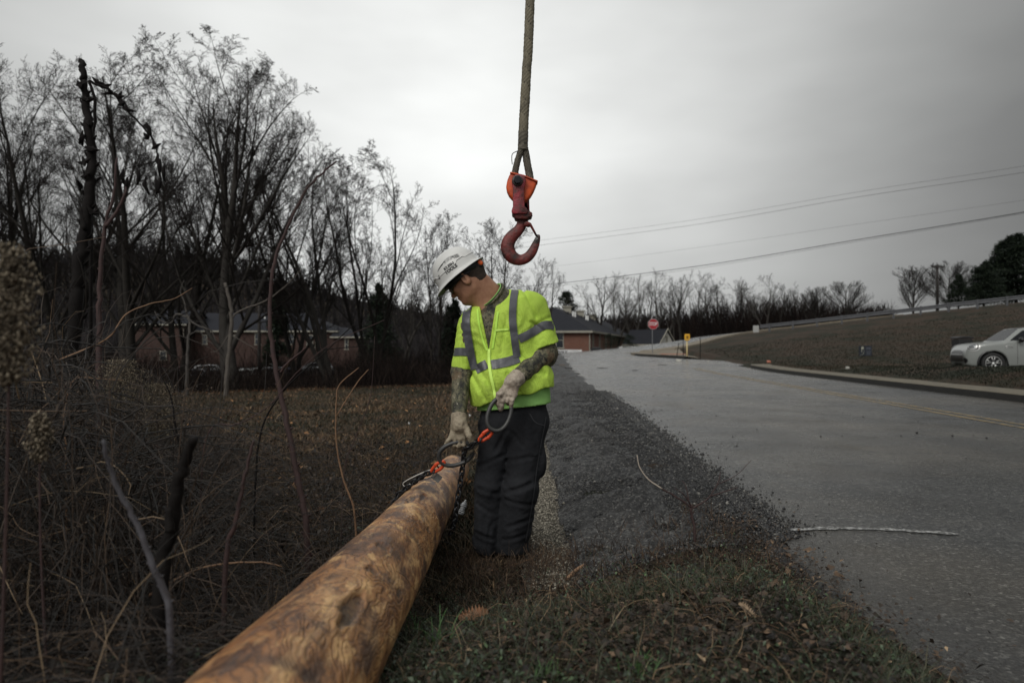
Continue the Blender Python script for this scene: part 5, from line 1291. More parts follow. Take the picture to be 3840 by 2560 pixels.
front = [(415,456),(450,463),(478,488),(490,525),(484,565),(472,600),(472,700),(475,800),(500,822),(510,850),(500,880),(345,880),(335,850),(345,820),(352,800),(350,700),(352,600),(342,565),(340,525),(352,488),(380,463)]
fo_ = qprism('shackle_plate', front, .016, -.046, m_yoke, .004); 
qprism('shackle_plate', [(a_+58, b2+20) for a_, b2 in front if b2 < 870]+[(560,892),(420,892)], .016, .046, m_yoke, .004)
qprism('collar', [(340,852),(352,830),(500,828),(520,845),(555,858),(560,880),(550,908),(520,912),(512,932),(392,930),(372,922),(366,890),(345,880)], .085, 0, m_hook, .008)
mb = MB(); mb.lathe([(0,-.066),(.026,-.066),(.028,-.060),(.028,-.054),(0,-.054)], Q(400,532), 20, (0,1,0)); mb.build('washer', mat('bolt_washer', (.10,.085,.08), .5, metal=.6, bump=.001), hook, True)
mb = MB(); hx = [(.0215*math.cos(math.radians(60*k+12)), .0215*math.sin(math.radians(60*k+12))) for k in range(6)]; c_ = Vector(Q(400,532)); mb.prism(hx, .020, (c_+Vector((0,-.074,0)), (1,0,0), (0,0,1), (0,-1,0))); bo = mb.build('bolt_head', mat('dark_bolt_steel', (.030,.030,.034), .35, metal=.8, noise=.6, nscale=40, bump=.001), hook, bevel=.002)
mb = MB(); mb.tube([c_+Vector((0,-.07,0)), c_+Vector((0,.07,0))], .012, 12); mb.build('bolt_shaft', m_hook, hook, True)
hc = [(455,905,62),(452,940,56),(440,985,54),(405,1040,58),(345,1098,66),(305,1160,72),(296,1225,75),(318,1290,74),(370,1338,66),(440,1352,57),(510,1322,54),(560,1262,50),(592,1195,42),(612,1140,32),(622,1105,24),(626,1082,14)]
pts = spline([Q(a_, b2) for a_, b2, _ in hc], 5); rad = np.interp(np.linspace(0, len(hc)-1, len(pts)), range(len(hc)), [q[2] for q in hc])/2.851/FPX*HD
mb = MB(); mb.tube(pts, list(rad), 20, flat=(1.0, .62)); hk = mb.build('hook_body', m_hook, hook, True)
# tube() measures its first axis across the path in the picture plane: keep it there
mb = MB(); mb.tube([Q(498,952,-.03), Q(535,968,-.03), Q(575,1040,-.018), Q(606,1098,-.012)], [.0085,.0075,.006,.005], 8, flat=(1, 1)); mb.tube([Q(498,970,-.034), Q(520,975,.034)], .014, 10); mb.build('safety_latch', m_hook, hook, True)
mb = MB(); mb.tube([Q(600,1122,-.020)+np.array((.006*math.cos(k*math.pi/6), 0, .006*math.sin(k*math.pi/6))) for k in range(12)], .0022, 5, closed=True); mb.build('latch_eye', mat('worn_bright_steel', (.35,.35,.34), .4, metal=.6), hook, True)

# ------------------------------------------------------------------ saplings, dead stems and twigs traced from the photo
m_bark1 = mat('reddish_sapling_bark', (.060,.034,.031), .75, spec=.25, noise=.8, nscale=30, ncol=(.040,.028,.028), bump=.002, bscale=90)
m_bark2 = mat('dark_wet_bark', (.013,.011,.010), .85, spec=.15, noise=.8, nscale=30, ncol=(.006,.005,.005), bump=.003, bscale=60)
m_bark3 = mat('grey_lichen_bark', (.10,.098,.11), .7, noise=.9, nscale=24, ncol=(.045,.040,.045), bump=.003, bscale=60)
m_bark4 = mat('tan_stick_bark', (.24,.14,.075), .7, noise=.8, nscale=30, ncol=(.13,.07,.04), bump=.002, bscale=60)
def traced(name, label, cat, stems, mat_, group=None, buds=True, ground=True, n=8):
    mb = MB(); base = None
    for si, (px, r0, r1, d0, d1) in enumerate(stems):
        m = len(px); pts = [P(a_, b2, d0+(d1-d0)*i/(m-1)) for i, (a_, b2) in enumerate(px)]
        if si == 0:
            g0 = float(G(pts[0][0], pts[0][1])) ; base = np.array((pts[0][0], pts[0][1], g0))
            if ground and pts[0][2] > g0-.02: pts = [np.array((pts[0][0]+(pts[0][0]-pts[1][0])*.3, pts[0][1], g0-.06))]+pts
        q = spline(pts, 6); q = [np.array(p)+(.0 if i in (0, len(q)-1) else .25)*r0*np.array((vnoise(i*.9, si, 1), vnoise(i*.9, si, 5), vnoise(i*.9, si, 9)), dtype=float) for i, p in enumerate(q)]
        rad = list(np.interp(np.linspace(0, 1, len(q)), [0, 1], [r0, r1])); mb.tube(q, rad, n)
        if buds:
            for i in range(3, len(q)-1, 2):
                s_ = 1 if (i//2) % 2 else -1; rr = rad[i]; c_ = Vector(q[i])+Vector((s_*rr*.95, 0, 0)); mb.tube([c_, c_+Vector((s_*rr*.7, 0, rr*.8))], [rr*.45, rr*.15], 4)
    return tag(mb.build(name, mat_, None, True, loc=tuple(float(v) for v in base)), label, cat, group)
traced('sapling', 'tall leaning bare sapling with reddish bark and one broken side shoot beside the log', 'sapling',
 [([(1150,1960),(1128,1840),(1088,1640),(1053,1470),(1022,1310),(1010,1150),(1028,985),(1078,850),(1143,718),(1210,645),(1262,603)], .0185, .0045, 3.55, 3.7),
  ([(1054,1395),(1075,1365),(1110,1335),(1148,1303)], .0085, .0040, 3.58, 3.5)], m_bark1)
traced('sapling', 'straight forked reddish sapling standing in the thicket at the left', 'sapling',
 [([(372,1650),(372,1400),(372,1200),(375,1040),(392,850),(420,740),(436,590)], .026, .006, 4.4, 4.5), ([(392,850),(430,800),(462,735),(470,700)], .013, .007, 4.45, 4.5)], m_bark1)
def stalk_buds(par, nm, px, d, sz):
    for a_, b2 in px:
        c_ = Vector(P(a_, b2, d)); mb = MB()
        for k in range(5):
            dr = Vector((random.uniform(-1,1), random.uniform(-.6,.6), random.uniform(-.3,1))).normalized()*sz*random.uniform(.7,1.6); mb.tube([c_, c_+dr*.5, c_+dr], [sz*.38, sz*.30, sz*.06], 5)
        mb.build(nm, m_bark2, par)
st = traced('dead_stalk', 'thick blackened dead stalk with curled seed husks rising at the left', 'dead tree',
 [([(262,1480),(285,1150),(292,1020),(318,860),(335,700),(338,600),(325,440),(312,330),(305,258),(300,218)], .062, .020, 5.6, 5.7), ([(318,860),(298,780)], .02, .012, 5.6, 5.6)], m_bark2)
stalk_buds(st, 'seed_husk', [(296,315),(328,375),(336,465),(300,520),(345,560),(312,610),(330,655),(300,700),(345,800),(322,940)], 5.62, .048)
arc = traced('arching_stem', 'arching stem strung with dark hanging seed pods across the sky at the left', 'dead stem',
 [([(340,860),(342,700),(345,540),(352,380),(330,305),(350,312),(400,330),(440,370),(475,415),(530,470),(580,540),(590,620)], .016, .006, 5.8, 5.9)], m_bark2, buds=False)
stalk_buds(arc, 'seed_husk', [(362,308),(385,322),(412,345),(440,362),(455,388),(472,410),(545,470),(560,500),(552,515),(578,550)], 5.86, .045)
for a_, b2 in ((460,660),(475,690),(545,690),(580,690),(600,685),(598,620),(615,640),(590,600),(510,655)):
    c_ = Vector(P(a_, b2, 5.85)); mb = MB(); mb.tube([c_+Vector((0,0,.06)), c_+Vector((random.uniform(-.02,.02),0,0)), c_+Vector((random.uniform(-.04,.04),0,-.09))], [.008,.020,.007], 6)
    mb.tube([c_+Vector((0,0,.06)), Vector(P(590, 600, 5.88))], .003, 4)
    mb.build('seed_pod', m_bark2, arc, True)
traced('dead_stump', 'blurred dark rotten post leaning in the near brambles', 'stump', [([(610,2160),(650,1970),(668,1820),(700,1720),(728,1640)], .021, .011, 1.75, 1.7), ([(640,1990),(632,1900)], .012, .008, 1.7, 1.7)], m_bark2, buds=False, n=10)
traced('dead_branch', 'blurred bluish grey branch leaning left in the near brambles', 'branch', [([(640,2300),(585,2140),(520,1970),(455,1850),(410,1740),(388,1650)], .0085, .0035, 1.5, 1.42)], m_bark3)
traced('thin_shoot', 'blurred reddish shoot standing between the rotten post and the tall sapling', 'shoot', [([(850,2100),(885,1960),(912,1820),(940,1700),(952,1650)], .009, .0035, 2.0, 2.0)], m_bark1, buds=False)
tw = [('long wiry twig crossing in front of the leaning sapling towards the upper right', [([(760,1750),(800,1600),(890,1590),(1010,1520),(1110,1400),(1240,1290),(1440,1200)], .0045, .0016, 3.3, 3.4)]),
 ('dark twig running up to the right of the leaning sapling', [([(960,1800),(985,1600),(1060,1470),(1150,1380),(1210,1330),(1290,1250),(1330,1215)], .006, .002, 3.6, 3.7), ([(1210,1310),(1330,1300),(1430,1290)], .003, .0015, 3.6, 3.6)]),
 ('pair of curved twigs with pale tips standing right of the leaning sapling', [([(1330,1920),(1290,1800),(1262,1660),(1262,1500),(1275,1440),(1345,1378)], .0065, .0022, 3.7, 3.7), ([(1262,1560),(1310,1480),(1350,1420),(1382,1385)], .004, .002, 3.7, 3.7)]),
 ('thin straight whip standing behind the curved twigs', [([(1290,1780),(1330,1650),(1380,1520),(1395,1440),(1405,1260)], .003, .0012, 3.9, 4.0)]),
 ('dark shoot bent over in the middle of the brambles', [([(700,1900),(690,1760),(660,1600),(640,1480),(600,1400)], .007, .0025, 3.0, 3.0)]),
 ('pale arching bramble cane above the brambles at the left', [([(250,1720),(240,1620),(250,1500),(285,1420),(370,1420),(460,1425)], .004, .0015, 2.8, 2.9)]),
 ('long pale cane leaning across the left thicket', [([(220,1350),(400,1270),(470,1180),(560,1140),(650,1120),(720,1080)], .0045, .0015, 3.2, 3.4)]),
 ('flat pale cane lying across the near brambles', [([(560,2230),(720,2140),(850,2110),(980,2105),(1060,2120)], .0048, .002, 2.2, 2.3)])]
for lab, st_ in tw: traced('bare_twig', lab, 'twig', st_, m_bark2 if 'dark' in lab else (m_bark4 if 'pale' in lab else m_bark1), n=6, ground=('flat' not in lab and 'leaning across' not in lab))
traced('bare_twig', 'branched dead twig with a pale broken shoot sticking out of the shoulder by the road', 'twig',
 [([(1865+10,1950),(1870,1900),(1868,1860)], .006, .005, 3.9, 3.9)] if False else
 [([(2602,1975),(2590,1915),(2592,1890)], .008, .006, 3.55, 3.55), ([(2592,1900),(2540,1865),(2480,1830)], .0055, .0045, 3.55, 3.52),
  ([(2592,1895),(2560,1850),(2530,1830)], .004, .002, 3.55, 3.5), ([(2592,1905),(2650,1870),(2690,1810),(2700,1770)], .0045, .0018, 3.55, 3.6), ([(2660,1860),(2720,1840),(2765,1825)], .004, .002, 3.6, 3.6), ([(2690,1815),(2760,1780),(2815,1725)], .0025, .0012, 3.6, 3.7), ([(2585,1890),(2570,1820),(2555,1800)], .003, .0015, 3.55, 3.6)], m_bark1, n=6)
q_ = spline([P(a_, b2, 3.51) for a_, b2 in ((2482,1831),(2430,1795),(2398,1750),(2388,1705))], 6); mb = MB(); mb.tube(q_, list(np.linspace(.0044, .0026, len(q_))), 6); tw0 = [o for o in C.objects if o.get('label', '').startswith('branched dead twig')][0]; mb.build('pale_shoot', mat('bare_pale_wood', (.34,.29,.24), .7), tw0, True)
# pale seed plumes at the left
m_plume = attr_mat('pale_seed_plume', [(0,(.045,.036,.026)), (.6,(.13,.105,.075)), (1,(.26,.22,.16))], .9, .2)
def plume(cx, cy, d, hgt, wid, n, label, lean=0.0, sz=1.0):
    top = P(cx, cy, d); gz = float(G(top[0], d)); mb = MB(); basep = np.array((top[0]-lean*.6, d, gz)); mid = (basep+top)/2+np.array((lean*.2, 0, .05))
    mb.tube(spline([basep, mid, top], 8), list(np.linspace(.004, .0015, 17)), 6); o = mb.build('seed_plume', m_bark1, None, True, loc=tuple(basep)); tag(o, label, 'dead weed')
    t_ = rng.random(n); c_ = top[None]-(np.array((lean*.25, 0, 1))[None]*(t_*hgt)[:, None])+rng.normal(0, 1, (n, 3))*np.array((wid, wid, .01))*(.3+.7*np.sin(np.pi*np.clip(t_*.85+.1, 0, 1)))[:, None]
    s = rng.uniform(.0012, .0042, n)*sz; B = np.array([(1,0,0),(-1,0,0),(0,1,0),(0,-1,0),(0,0,1.5),(0,0,-1.5)], float); Vv = (B[None]*s[:, None, None]+c_[:, None]).reshape(-1, 3)
    T_ = np.array([(0,2,4),(2,1,4),(1,3,4),(3,0,4),(2,0,5),(1,2,5),(3,1,5),(0,3,5)]); so = mesh_from('seed_tuft', Vv, (np.arange(n)[:, None, None]*6+T_[None]).reshape(-1, 3), m_plume, True, o); set_rnd(so, np.repeat(rng.random(n), 6)); so['kind'] = 'stuff'
plume(35, 925, 1.25, .25, .022, 2400, 'blurred beige seed plume at the left edge, nearest the camera', .03, 1.0)
plume(150, 1560, 1.6, .10, .012, 900, 'small blurred seed plume low at the left edge', -.05)
plume(590, 1440, 3.3, .26, .05, 3800, 'fuzzy dead goldenrod plume beside the field edge, right one of the pair', -.1, .8)
plume(455, 1350, 3.2, .24, .05, 3600, 'fuzzy dead goldenrod plume, left one of the pair near the field edge', .1, .8)
# foreground bits
m_oak = mat('tan_oak_leaf', (.27,.13,.06), .6, noise=.6, nscale=60, ncol=(.15,.065,.03), bump=.001)
def oakleaf(c, L_, rot, name, label, mat_, nrm=(0.05,-.5,.85)):
    out = []; n_ = 9
    for k in range(n_*2+1):
        t_ = k/(n_*2); w_ = (.34 if k % 2 else .16)*math.sin(math.pi*min(1, t_*.93+.05))**.6; out.append((t_-.5, w_))
    poly = out+[(a_, -b2) for a_, b2 in out[::-1]]; nz = Vector(nrm).normalized(); ex = Vector((math.cos(rot), math.sin(rot), 0)); ex = (ex-nz*ex.dot(nz)).normalized(); ey = nz.cross(ex); c = Vector(c)
    V = [c+ex*a_*L_+ey*b2*L_+nz*(.12*L_*(abs(b2)*2)**1.5+.10*L_*math.sin(a_*5)) for a_, b2 in poly]; m = len(out); mid_ = [c+ex*(k/(n_*2)-.5)*L_ for k in range(m)]
    V += mid_; F = []
    for k in range(m-1): F.append((k, k+1, len(poly)+k+1, len(poly)+k)); F.append((len(poly)+k, len(poly)+k+1, len(poly)-2-k, len(poly)-1-k))
    mb = MB(); mb.add(V, F); mb.tube([c-ex*.5*L_, c-ex*.72*L_+nz*.01], [.0012, .0008], 4); mb.tube([c-ex*.5*L_+nz*.001, c+ex*.45*L_+nz*.001], [.0012, .0005], 4); o = mb.build(name, mat_, None, False, loc=tuple(c)); o.modifiers.new('thickness', 'SOLIDIFY').thickness = .0006; return tag(o, label, 'leaf')
def gp(px, py):       # ground point under a photo pixel
    for d in np.arange(.8, 60, .01):
        p = P(px, py, d)
        if p[2] <= float(G(p[0], p[1])): return p
    return P(px, py, 4)
c_ = gp(1775, 2345); oakleaf(c_+np.array((0,0,.045)), .115, .2, 'oak_leaf', 'tan lobed oak leaf lying on the bank near the log', m_oak)
c_ = gp(2800, 2320); oakleaf(c_+np.array((0,0,.03)), .06, 2.5, 'oak_leaf', 'small pale curled leaf on the bank near the road edge', mat('pale_leaf', (.30,.21,.13), .6, noise=.6, nscale=60), (.2,-.4,.9))
c_ = gp(2205, 2140)
mb = MB(); a_, b2, c3, d4 = gp(2125, 2190), gp(2175, 2150), gp(2240, 2125), gp(2330, 2110); z_ = np.array((0,0,.03))
mb.tube(spline([a_+z_, b2+z_*1.2, c3+z_*1.3, d4+z_], 6), [.011]*3+list(np.linspace(.0105, .003, 16)), 8); tag(mb.build('broken_stick', m_bark4, None, True, loc=tuple(c3)), 'short pale barkless stick with a thick broken end on the bank', 'stick')
mb = MB(); a_, b2, c3 = gp(2115, 2215), gp(2135, 2270), gp(2145, 2320); mb.tube(spline([a_+z_, b2+z_, c3+z_], 6), .004, 6); tag(mb.build('broken_stick', m_bark4, None, True, loc=tuple(b2)), 'thin pale stick pointing to the camera below the thick one', 'stick')
mb = MB(); a_, b2, c3 = gp(1830, 2160), gp(1930, 2130), gp(1985, 2115); mb.tube(spline([a_+z_, b2+z_*.8, c3+z_], 6), .005, 6); tag(mb.build('broken_stick', m_bark4, None, True, loc=tuple(b2)), 'orange tan stick lying right in front of the worker\'s boots', 'stick')
# green grass tufts by the log
m_blade = mat('fresh_grass_blade', (.050,.115,.032), .5, noise=.5, nscale=20, ncol=(.10,.19,.07))
def tuft(px, py, n, h, label):
    c_ = gp(px, py); mb = MB()
    for k in range(n):
        a_ = random.uniform(0, 6.28); ln = random.uniform(.25, .9); hh = h*random.uniform(.5, 1); p0 = Vector(c_)+Vector((random.gauss(0,.02), random.gauss(0,.02), -.01)); p2 = p0+Vector((math.cos(a_)*hh*ln, math.sin(a_)*hh*ln, hh*math.sqrt(max(.1, 1-ln*ln)))); p1 = (p0+p2)/2+Vector((0,0,hh*.15))
        mb.tube(spline([p0, p1, p2], 4), list(np.linspace(.0032, .0005, 9)), 4, flat=(1, .25))
    tag(mb.build('grass_tuft', m_blade, None, True, loc=tuple(c_)), label, 'grass tuft')
tuft(1560, 2390, 16, .17, 'bright green grass tuft against the near right side of the log')
tuft(1640, 2430, 14, .13, 'low green grass tuft between the log and the oak leaf')
tuft(2400, 2520, 40, .07, 'blurred green grass tuft at the bottom edge right of the middle')
tuft(2060, 2540, 30, .06, 'blurred green grass tuft at the bottom edge below the sticks')
# crushed bottle by the log and rubbish in the field
m_plas = mat('clear_crushed_plastic', (.40,.41,.42), .15, spec=.8, noise=1, nscale=60, ncol=(.07,.075,.08), bump=.006, bscale=70)
mb = MB(); c_ = P(1737, 1893, 4.05); 
mb.lathe([(q[0], q[1]) for q in [(0,-.045)]+[(a[0]*(1+.12*math.sin(i*2.3)), a[1]) for i, a in enumerate(spline([(.017,-.044,0),(.020,-.028,0),(.014,-.010,0),(.019,.008,0),(.013,.024,0),(.007,.034,0),(.007,.045,0)], 4))]+[(0,.045)]], c_+np.array((.0,0,-.01)), 14, (.35,.2,.9)); tag(mb.build('plastic_bottle', m_plas, None, False, loc=tuple(c_)), 'crushed clear plastic bottle in the grass between log and worker', 'bottle')
m_cup = mat('white_litter', (.55,.55,.54), .6, bump=.002)
for px, py, s_, lab in ((1535,1590,.035,'crumpled white paper scrap in the field left of the worker'),(1610,1618,.03,'small tan paper scrap in the field left of the worker\'s knee'),(1760,1563,.05,'white foam cup lying in the field just left of the worker\'s hip'),(1370,1748,.03,'tiny white paper scrap in the grass beside the log')):
    c_ = gp(px, py)
    if c_[1] > 14: c_ = P(px, py, 14)
    mb = MB(); k = c_[1]/6
    mb.lathe([(0,-.5*s_),(.35*s_,-.48*s_),(.42*s_,0),(.55*s_,.5*s_),(.5*s_,.52*s_),(.38*s_,-.1*s_),(0,-.4*s_)], c_+np.array((0,0,s_*.4)), 9, (random.uniform(-1,1),.3,.5)); tag(mb.build('litter', m_cup if 'tan' not in lab else m_bark4, None, False, loc=tuple(c_)), lab, 'litter')
# ------------------------------------------------------------------ trees
def perp(t, r_):
    a = np.cross(t, r_.normal(0, 1, t.shape)); return a/(np.linalg.norm(a, axis=1)[:, None]+1e-9)
def grow(seed, H_, levels, trunk_r, lean=(0, 0), stems=1, stem_spread=.2, t0=.25, grav=.10, S=6, wob=.10, trunk_frac=.8, rexp=.62, tipr=.006, env=None):
    """levels: list of (children per branch, angle deg, length ratio, tmin). returns per level (pts, rad)"""
    r_ = np.random.default_rng(seed); out = []
    n = stems; st = np.zeros((n, 3)); st[:, :2] = r_.normal(0, .12*(n > 1), (n, 2))
    d = r_.normal(0, stem_spread, (n, 3)); d[:, 2] = 1; d[:, 0] += lean[0]; d[:, 1] += lean[1]; d /= np.linalg.norm(d, axis=1)[:, None]
    ln = H_*trunk_frac*r_.uniform(.82, 1.0, n); rad = np.full(n, trunk_r)*r_.uniform(.75, 1, n)
    for li in range(len(levels)+1):
        S_ = (S*2 if li == 0 else S) if li < 3 else 4
        pts = np.zeros((n, S_+1, 3)); pts[:, 0] = st; dd = d.copy(); T = np.zeros((n, S_+1, 3)); T[:, 0] = dd
        for i in range(S_):
            dd = dd+r_.normal(0, wob*(1 if li else .6), (n, 3)); dd[:, 2] += grav*(1.0 if li > 0 else .2); dd /= np.linalg.norm(dd, axis=1)[:, None]
            pts[:, i+1] = pts[:, i]+dd*(ln/S_)[:, None]; T[:, i+1] = dd
        tt = np.linspace(0, 1, S_+1); rr = rad[:, None]*((1-.96*tt[None])**.8 if li < 2 else (1-.78*tt[None])**.9)
        rr = np.maximum(rr, tipr*(.9 if li >= len(levels)-1 else 1.2)); out.append((pts, rr))
        if li == len(levels): break
        k, ang, ratio, tm = levels[li]; m = n*k
        par = np.repeat(np.arange(n), k); t = tm+(1-tm)*((np.tile(np.arange(k), n)+r_.uniform(0, 1, m))/k)*.97
        f = t*S_; i0 = np.minimum(f.astype(int), S_-1); fr = (f-i0)[:, None]
        st = pts[par, i0]*(1-fr)+pts[par, i0+1]*fr; tg = T[par, i0+1]; pr = (rad[par]*((1-.96*t)**.8 if li < 2 else (1-.78*t)**.9))
        side = perp(tg, r_); a = np.radians(ang*r_.uniform(.7, 1.25, m))[:, None]; d = tg*np.cos(a)+side*np.sin(a)
        ln = ln[par]*ratio*(1-.45*(t-tm)/(1-tm+1e-6))*r_.uniform(.65, 1.15, m); rad = pr*rexp*r_.uniform(.7, 1, m); n = m
    if env:        # gather the outermost shoots into a rounded crown
        rx, rz = env[0]*H_, H_*.54; cz = H_*.46; lx, ly = lean[0]*H_*.5, lean[1]*H_*.5; res = []
        for p, r2 in out:
            q = p-np.array((lx, ly, cz)); e = np.sqrt((q[..., 0]/rx)**2+(q[..., 1]/rx)**2+(np.maximum(q[..., 2], 0)/rz)**2); e2 = np.where(e > .72, .72+.33*np.tanh((e-.72)/.40), e)
            f = (e2/np.maximum(e, 1e-6))[..., None]; fz = np.where(q[..., 2:3] > 0, f, 1); res.append((np.concatenate([q[..., :2]*f, q[..., 2:]*fz], -1)+np.array((lx, ly, cz)), r2))
        out = res
    return out
m_tree = [mat('dark_winter_bark', (.022,.020,.018), .9, spec=.15, noise=.8, nscale=6, ncol=(.038,.034,.030), bump=.01, bscale=20),
          mat('grey_winter_bark', (.060,.056,.050), .9, spec=.15, noise=.8, nscale=4, ncol=(.032,.028,.026), bump=.01, bscale=20)]
m_twig = mat('dark_twigs', (.022,.019,.017), .95, spec=.1)
m_twig2 = mat('pale_twigs', (.045,.040,.035), .95, spec=.1)
_first = {}
def make_proto(key, lv, bark, twig, split=2, nuts=0, seed=1):
    """meshes for trunk (lower levels) and crown (fine levels)"""
    Vt, Ft, Vc, Fc = [], [], [], []; nt_ = nc_ = 0
    for i, (p, r) in enumerate(lv):
        V, F = tubes_np('', p, r, None, sides=(8 if i == 0 else 5) if i < split else 3, build=False)
        if i < split: Vt.append(V); Ft.append(F+nt_); nt_ += len(V)
        else: Vc.append(V); Fc.append(F+nc_); nc_ += len(V)
    if nuts:
        r_ = np.random.default_rng(seed); tips = lv[-1][0][:, -1]; hi = tips[tips[:, 2] > np.quantile(tips[:, 2], .72)]; c_ = hi[r_.integers(0, len(hi), nuts)]
        B = np.array([(1,0,0),(-1,0,0),(0,1,0),(0,-1,0),(0,0,1),(0,0,-1)], float); s = r_.uniform(.015, .030, nuts); V = (B[None]*s[:, None, None]+c_[:, None]).reshape(-1, 3)
        q = np.arange(nuts)[:, None]*6; F = np.concatenate([q+np.array([[0,2,4,4]])*1, q+np.array([[2,1,4,4]])*1]) if False else np.concatenate([q+np.array([[0,2,1,3]]), q+np.array([[0,4,1,5]]), q+np.array([[2,4,3,5]])]); Vc.append(V); Fc.append(F+nc_); nc_ += len(V)
    return (np.concatenate(Vt), np.concatenate(Ft), np.concatenate(Vc), np.concatenate(Fc), bark, twig)
PROTO = {}
def tree(key, name, x, y, label, cat='tree', scale=1.0, rot=0.0, group=None, sz=None):
    z = float(G(x, y))-.05
    if key not in _first:
        Vt, Ft, Vc, Fc, bark, twig = PROTO[key]; r = thing(name, (x, y, z), label, cat, group)
        for nm, V, F, m_ in (('trunk', Vt, Ft, bark), ('crown', Vc, Fc, twig)):
            o = mesh_from(nm, V, F, m_, True); o.parent = r
        _first[key] = r
    else:
        r = copy_tree(_first[key]); r.name = name; r.location = (x, y, z); tag(r, label, cat, group)
        if group is None and 'group' in r: del r['group']
    r.rotation_euler = (0, 0, rot); r.scale = (scale, scale, scale*(sz or 1)); return r
PROTO['spread'] = make_proto('spread', grow(3, 12.5, [(10, 34, .74, .10), (11, 38, .46, .10), (8, 40, .50, .10), (6, 42, .52, .12), (2, 36, .62, .2)], .25, rexp=.60, env=(.42, 1.0), stems=2, stem_spread=.18, grav=.055, wob=.075, trunk_frac=.88, tipr=.0036), m_tree[1], m_twig, 2, 110, 3)
PROTO['tall'] = make_proto('tall', grow(8, 12.5, [(12, 35, .60, .12), (11, 38, .44, .10), (8, 40, .48, .10), (5, 42, .54, .12), (2, 36, .62, .2)], .19, rexp=.60, env=(.33, 1.0), stems=2, stem_spread=.10, grav=.06, wob=.075, trunk_frac=.92, tipr=.0036), m_tree[0], m_twig, 2, 60, 4)
PROTO['clump'] = make_proto('clump', grow(15, 10, [(8, 32, .52, .14), (9, 38, .44, .12), (6, 40, .50, .10), (4, 42, .58, .15), (2, 40, .65, .2)], .10, rexp=.58, env=(.36, 1.0), stems=4, stem_spread=.22, grav=.045, wob=.075, trunk_frac=.9, tipr=.0040), m_tree[0], m_twig, 2)
PROTO['open'] = make_proto('open', grow(21, 8.5, [(10, 42, .62, .15), (8, 36, .48, .12), (6, 40, .52, .12), (4, 42, .55, .15)], .11, env=(.42, 1.0), stems=2, stem_spread=.12, grav=.05, wob=.07, trunk_frac=.9, tipr=.0055), m_tree[0], m_twig, 2)
PROTO['far_a'] = make_proto('far_a', grow(33, 11, [(9, 32, .52, .3), (6, 38, .56, .12), (5, 42, .60, .12), (3, 45, .62, .15)], .26, stems=1, grav=.08, wob=.11, trunk_frac=.92, tipr=.0085), m_tree[0], m_twig, 2)
PROTO['far_b'] = make_proto('far_b', grow(41, 11, [(7, 36, .58, .25), (6, 38, .56, .12), (5, 42, .60, .12), (3, 45, .62, .15)], .22, stems=2, stem_spread=.16, grav=.07, wob=.12, trunk_frac=.9, tipr=.0085), m_tree[1], m_twig2, 2)
PROTO['fan'] = make_proto('fan', grow(52, 7.5, [(42, 44, .98, .04), (9, 20, .46, .15), (6, 24, .55, .12)], .17, env=(.50, 1.0), rexp=.42, stems=1, grav=.035, wob=.022, trunk_frac=.72, tipr=.010), m_tree[0], m_twig, 2)
def xd(px, d): return (px-1920)/FPX*d
def big(key, px, d, top, label, rot, hproto, sx=1.0, name='bare_tree'):
    """place so that its top reaches the photo height"""
    x = xd(px, d); ht = CAM_Z+(1301-top-(55 if d < 34 else 10))/FPX*d-float(G(x, d)); s = ht/hproto
    r = tree(key, name, x, d, label, scale=s*sx, rot=rot, sz=1/sx); return r
HP = {k: float(np.quantile(PROTO[k][2][:, 2], .9995)) for k in PROTO}
L_ = lambda k: HP[k]
big('spread', 850, 27, 118, 'largest bare tree with pale forked limbs, rising in the middle of the left group', .4, L_('spread'), 1.0)
big('tall', 470, 28, 112, 'tall bare tree forking low, just right of the blackened dead stalk', 2.1, L_('tall'), 1.05)
big('tall', 215, 29, 150, 'tall bare tree behind the blackened dead stalk', 4.4, L_('tall'), .95)
big('spread', 30, 28, 290, 'broad bare tree cut by the left edge of the photo', 3.6, L_('spread'), .9)
big('tall', 690, 31, 330, 'darker bare tree between the two tallest crowns at the left', 5.6, L_('tall'), 1.0)
big('clump', 1240, 29, 425, 'many stemmed bare tree leaning right, last of the big ones towards the worker', 1.2, L_('clump'), 1.05)
big('clump', 1400, 32, 510, 'lower many stemmed bare tree at the right end of the left group', 3.0, L_('clump'), 1.0)
big('tall', 1120, 33, 480, 'slim bare tree behind the tip of the leaning sapling', .9, L_('tall'), .8)
big('open', 1640, 47, 770, 'small bare tree just left of the hard hat', .3, L_('open'), .8)
big('open', 1870, 33, 750, 'bare tree with wide low branches rising behind the hard hat', 2.2, L_('open'), 1.0)
big('far_b', 2050, 60, 960, 'thin low bare tree above the worker\'s shoulder', 1.0, L_('far_b'), 1.0)
big('far_b', 1500, 52, 940, 'low bare tree between the left group and the hard hat', 3.0, L_('far_b'), 1.1)
traced('slender_tree', 'slender pale grey tree with a thin fork standing in front of the brick building', 'tree',
 [([(845,1500),(852,1400),(862,1290),(868,1200),(862,1130),(842,1060)], .085, .05, 22, 22), ([(866,1195),(900,1165),(990,1130),(1060,1080),(1130,1010)], .035, .012, 22, 22), ([(860,1250),(820,1310),(790,1320)], .018, .008, 22, 22), ([(864,1255),(920,1285),(965,1310)], .016, .007, 22, 22)], mat('pale_grey_bark', (.10,.085,.07), .8, noise=.8, nscale=6, ncol=(.05,.042,.036)), buds=False)
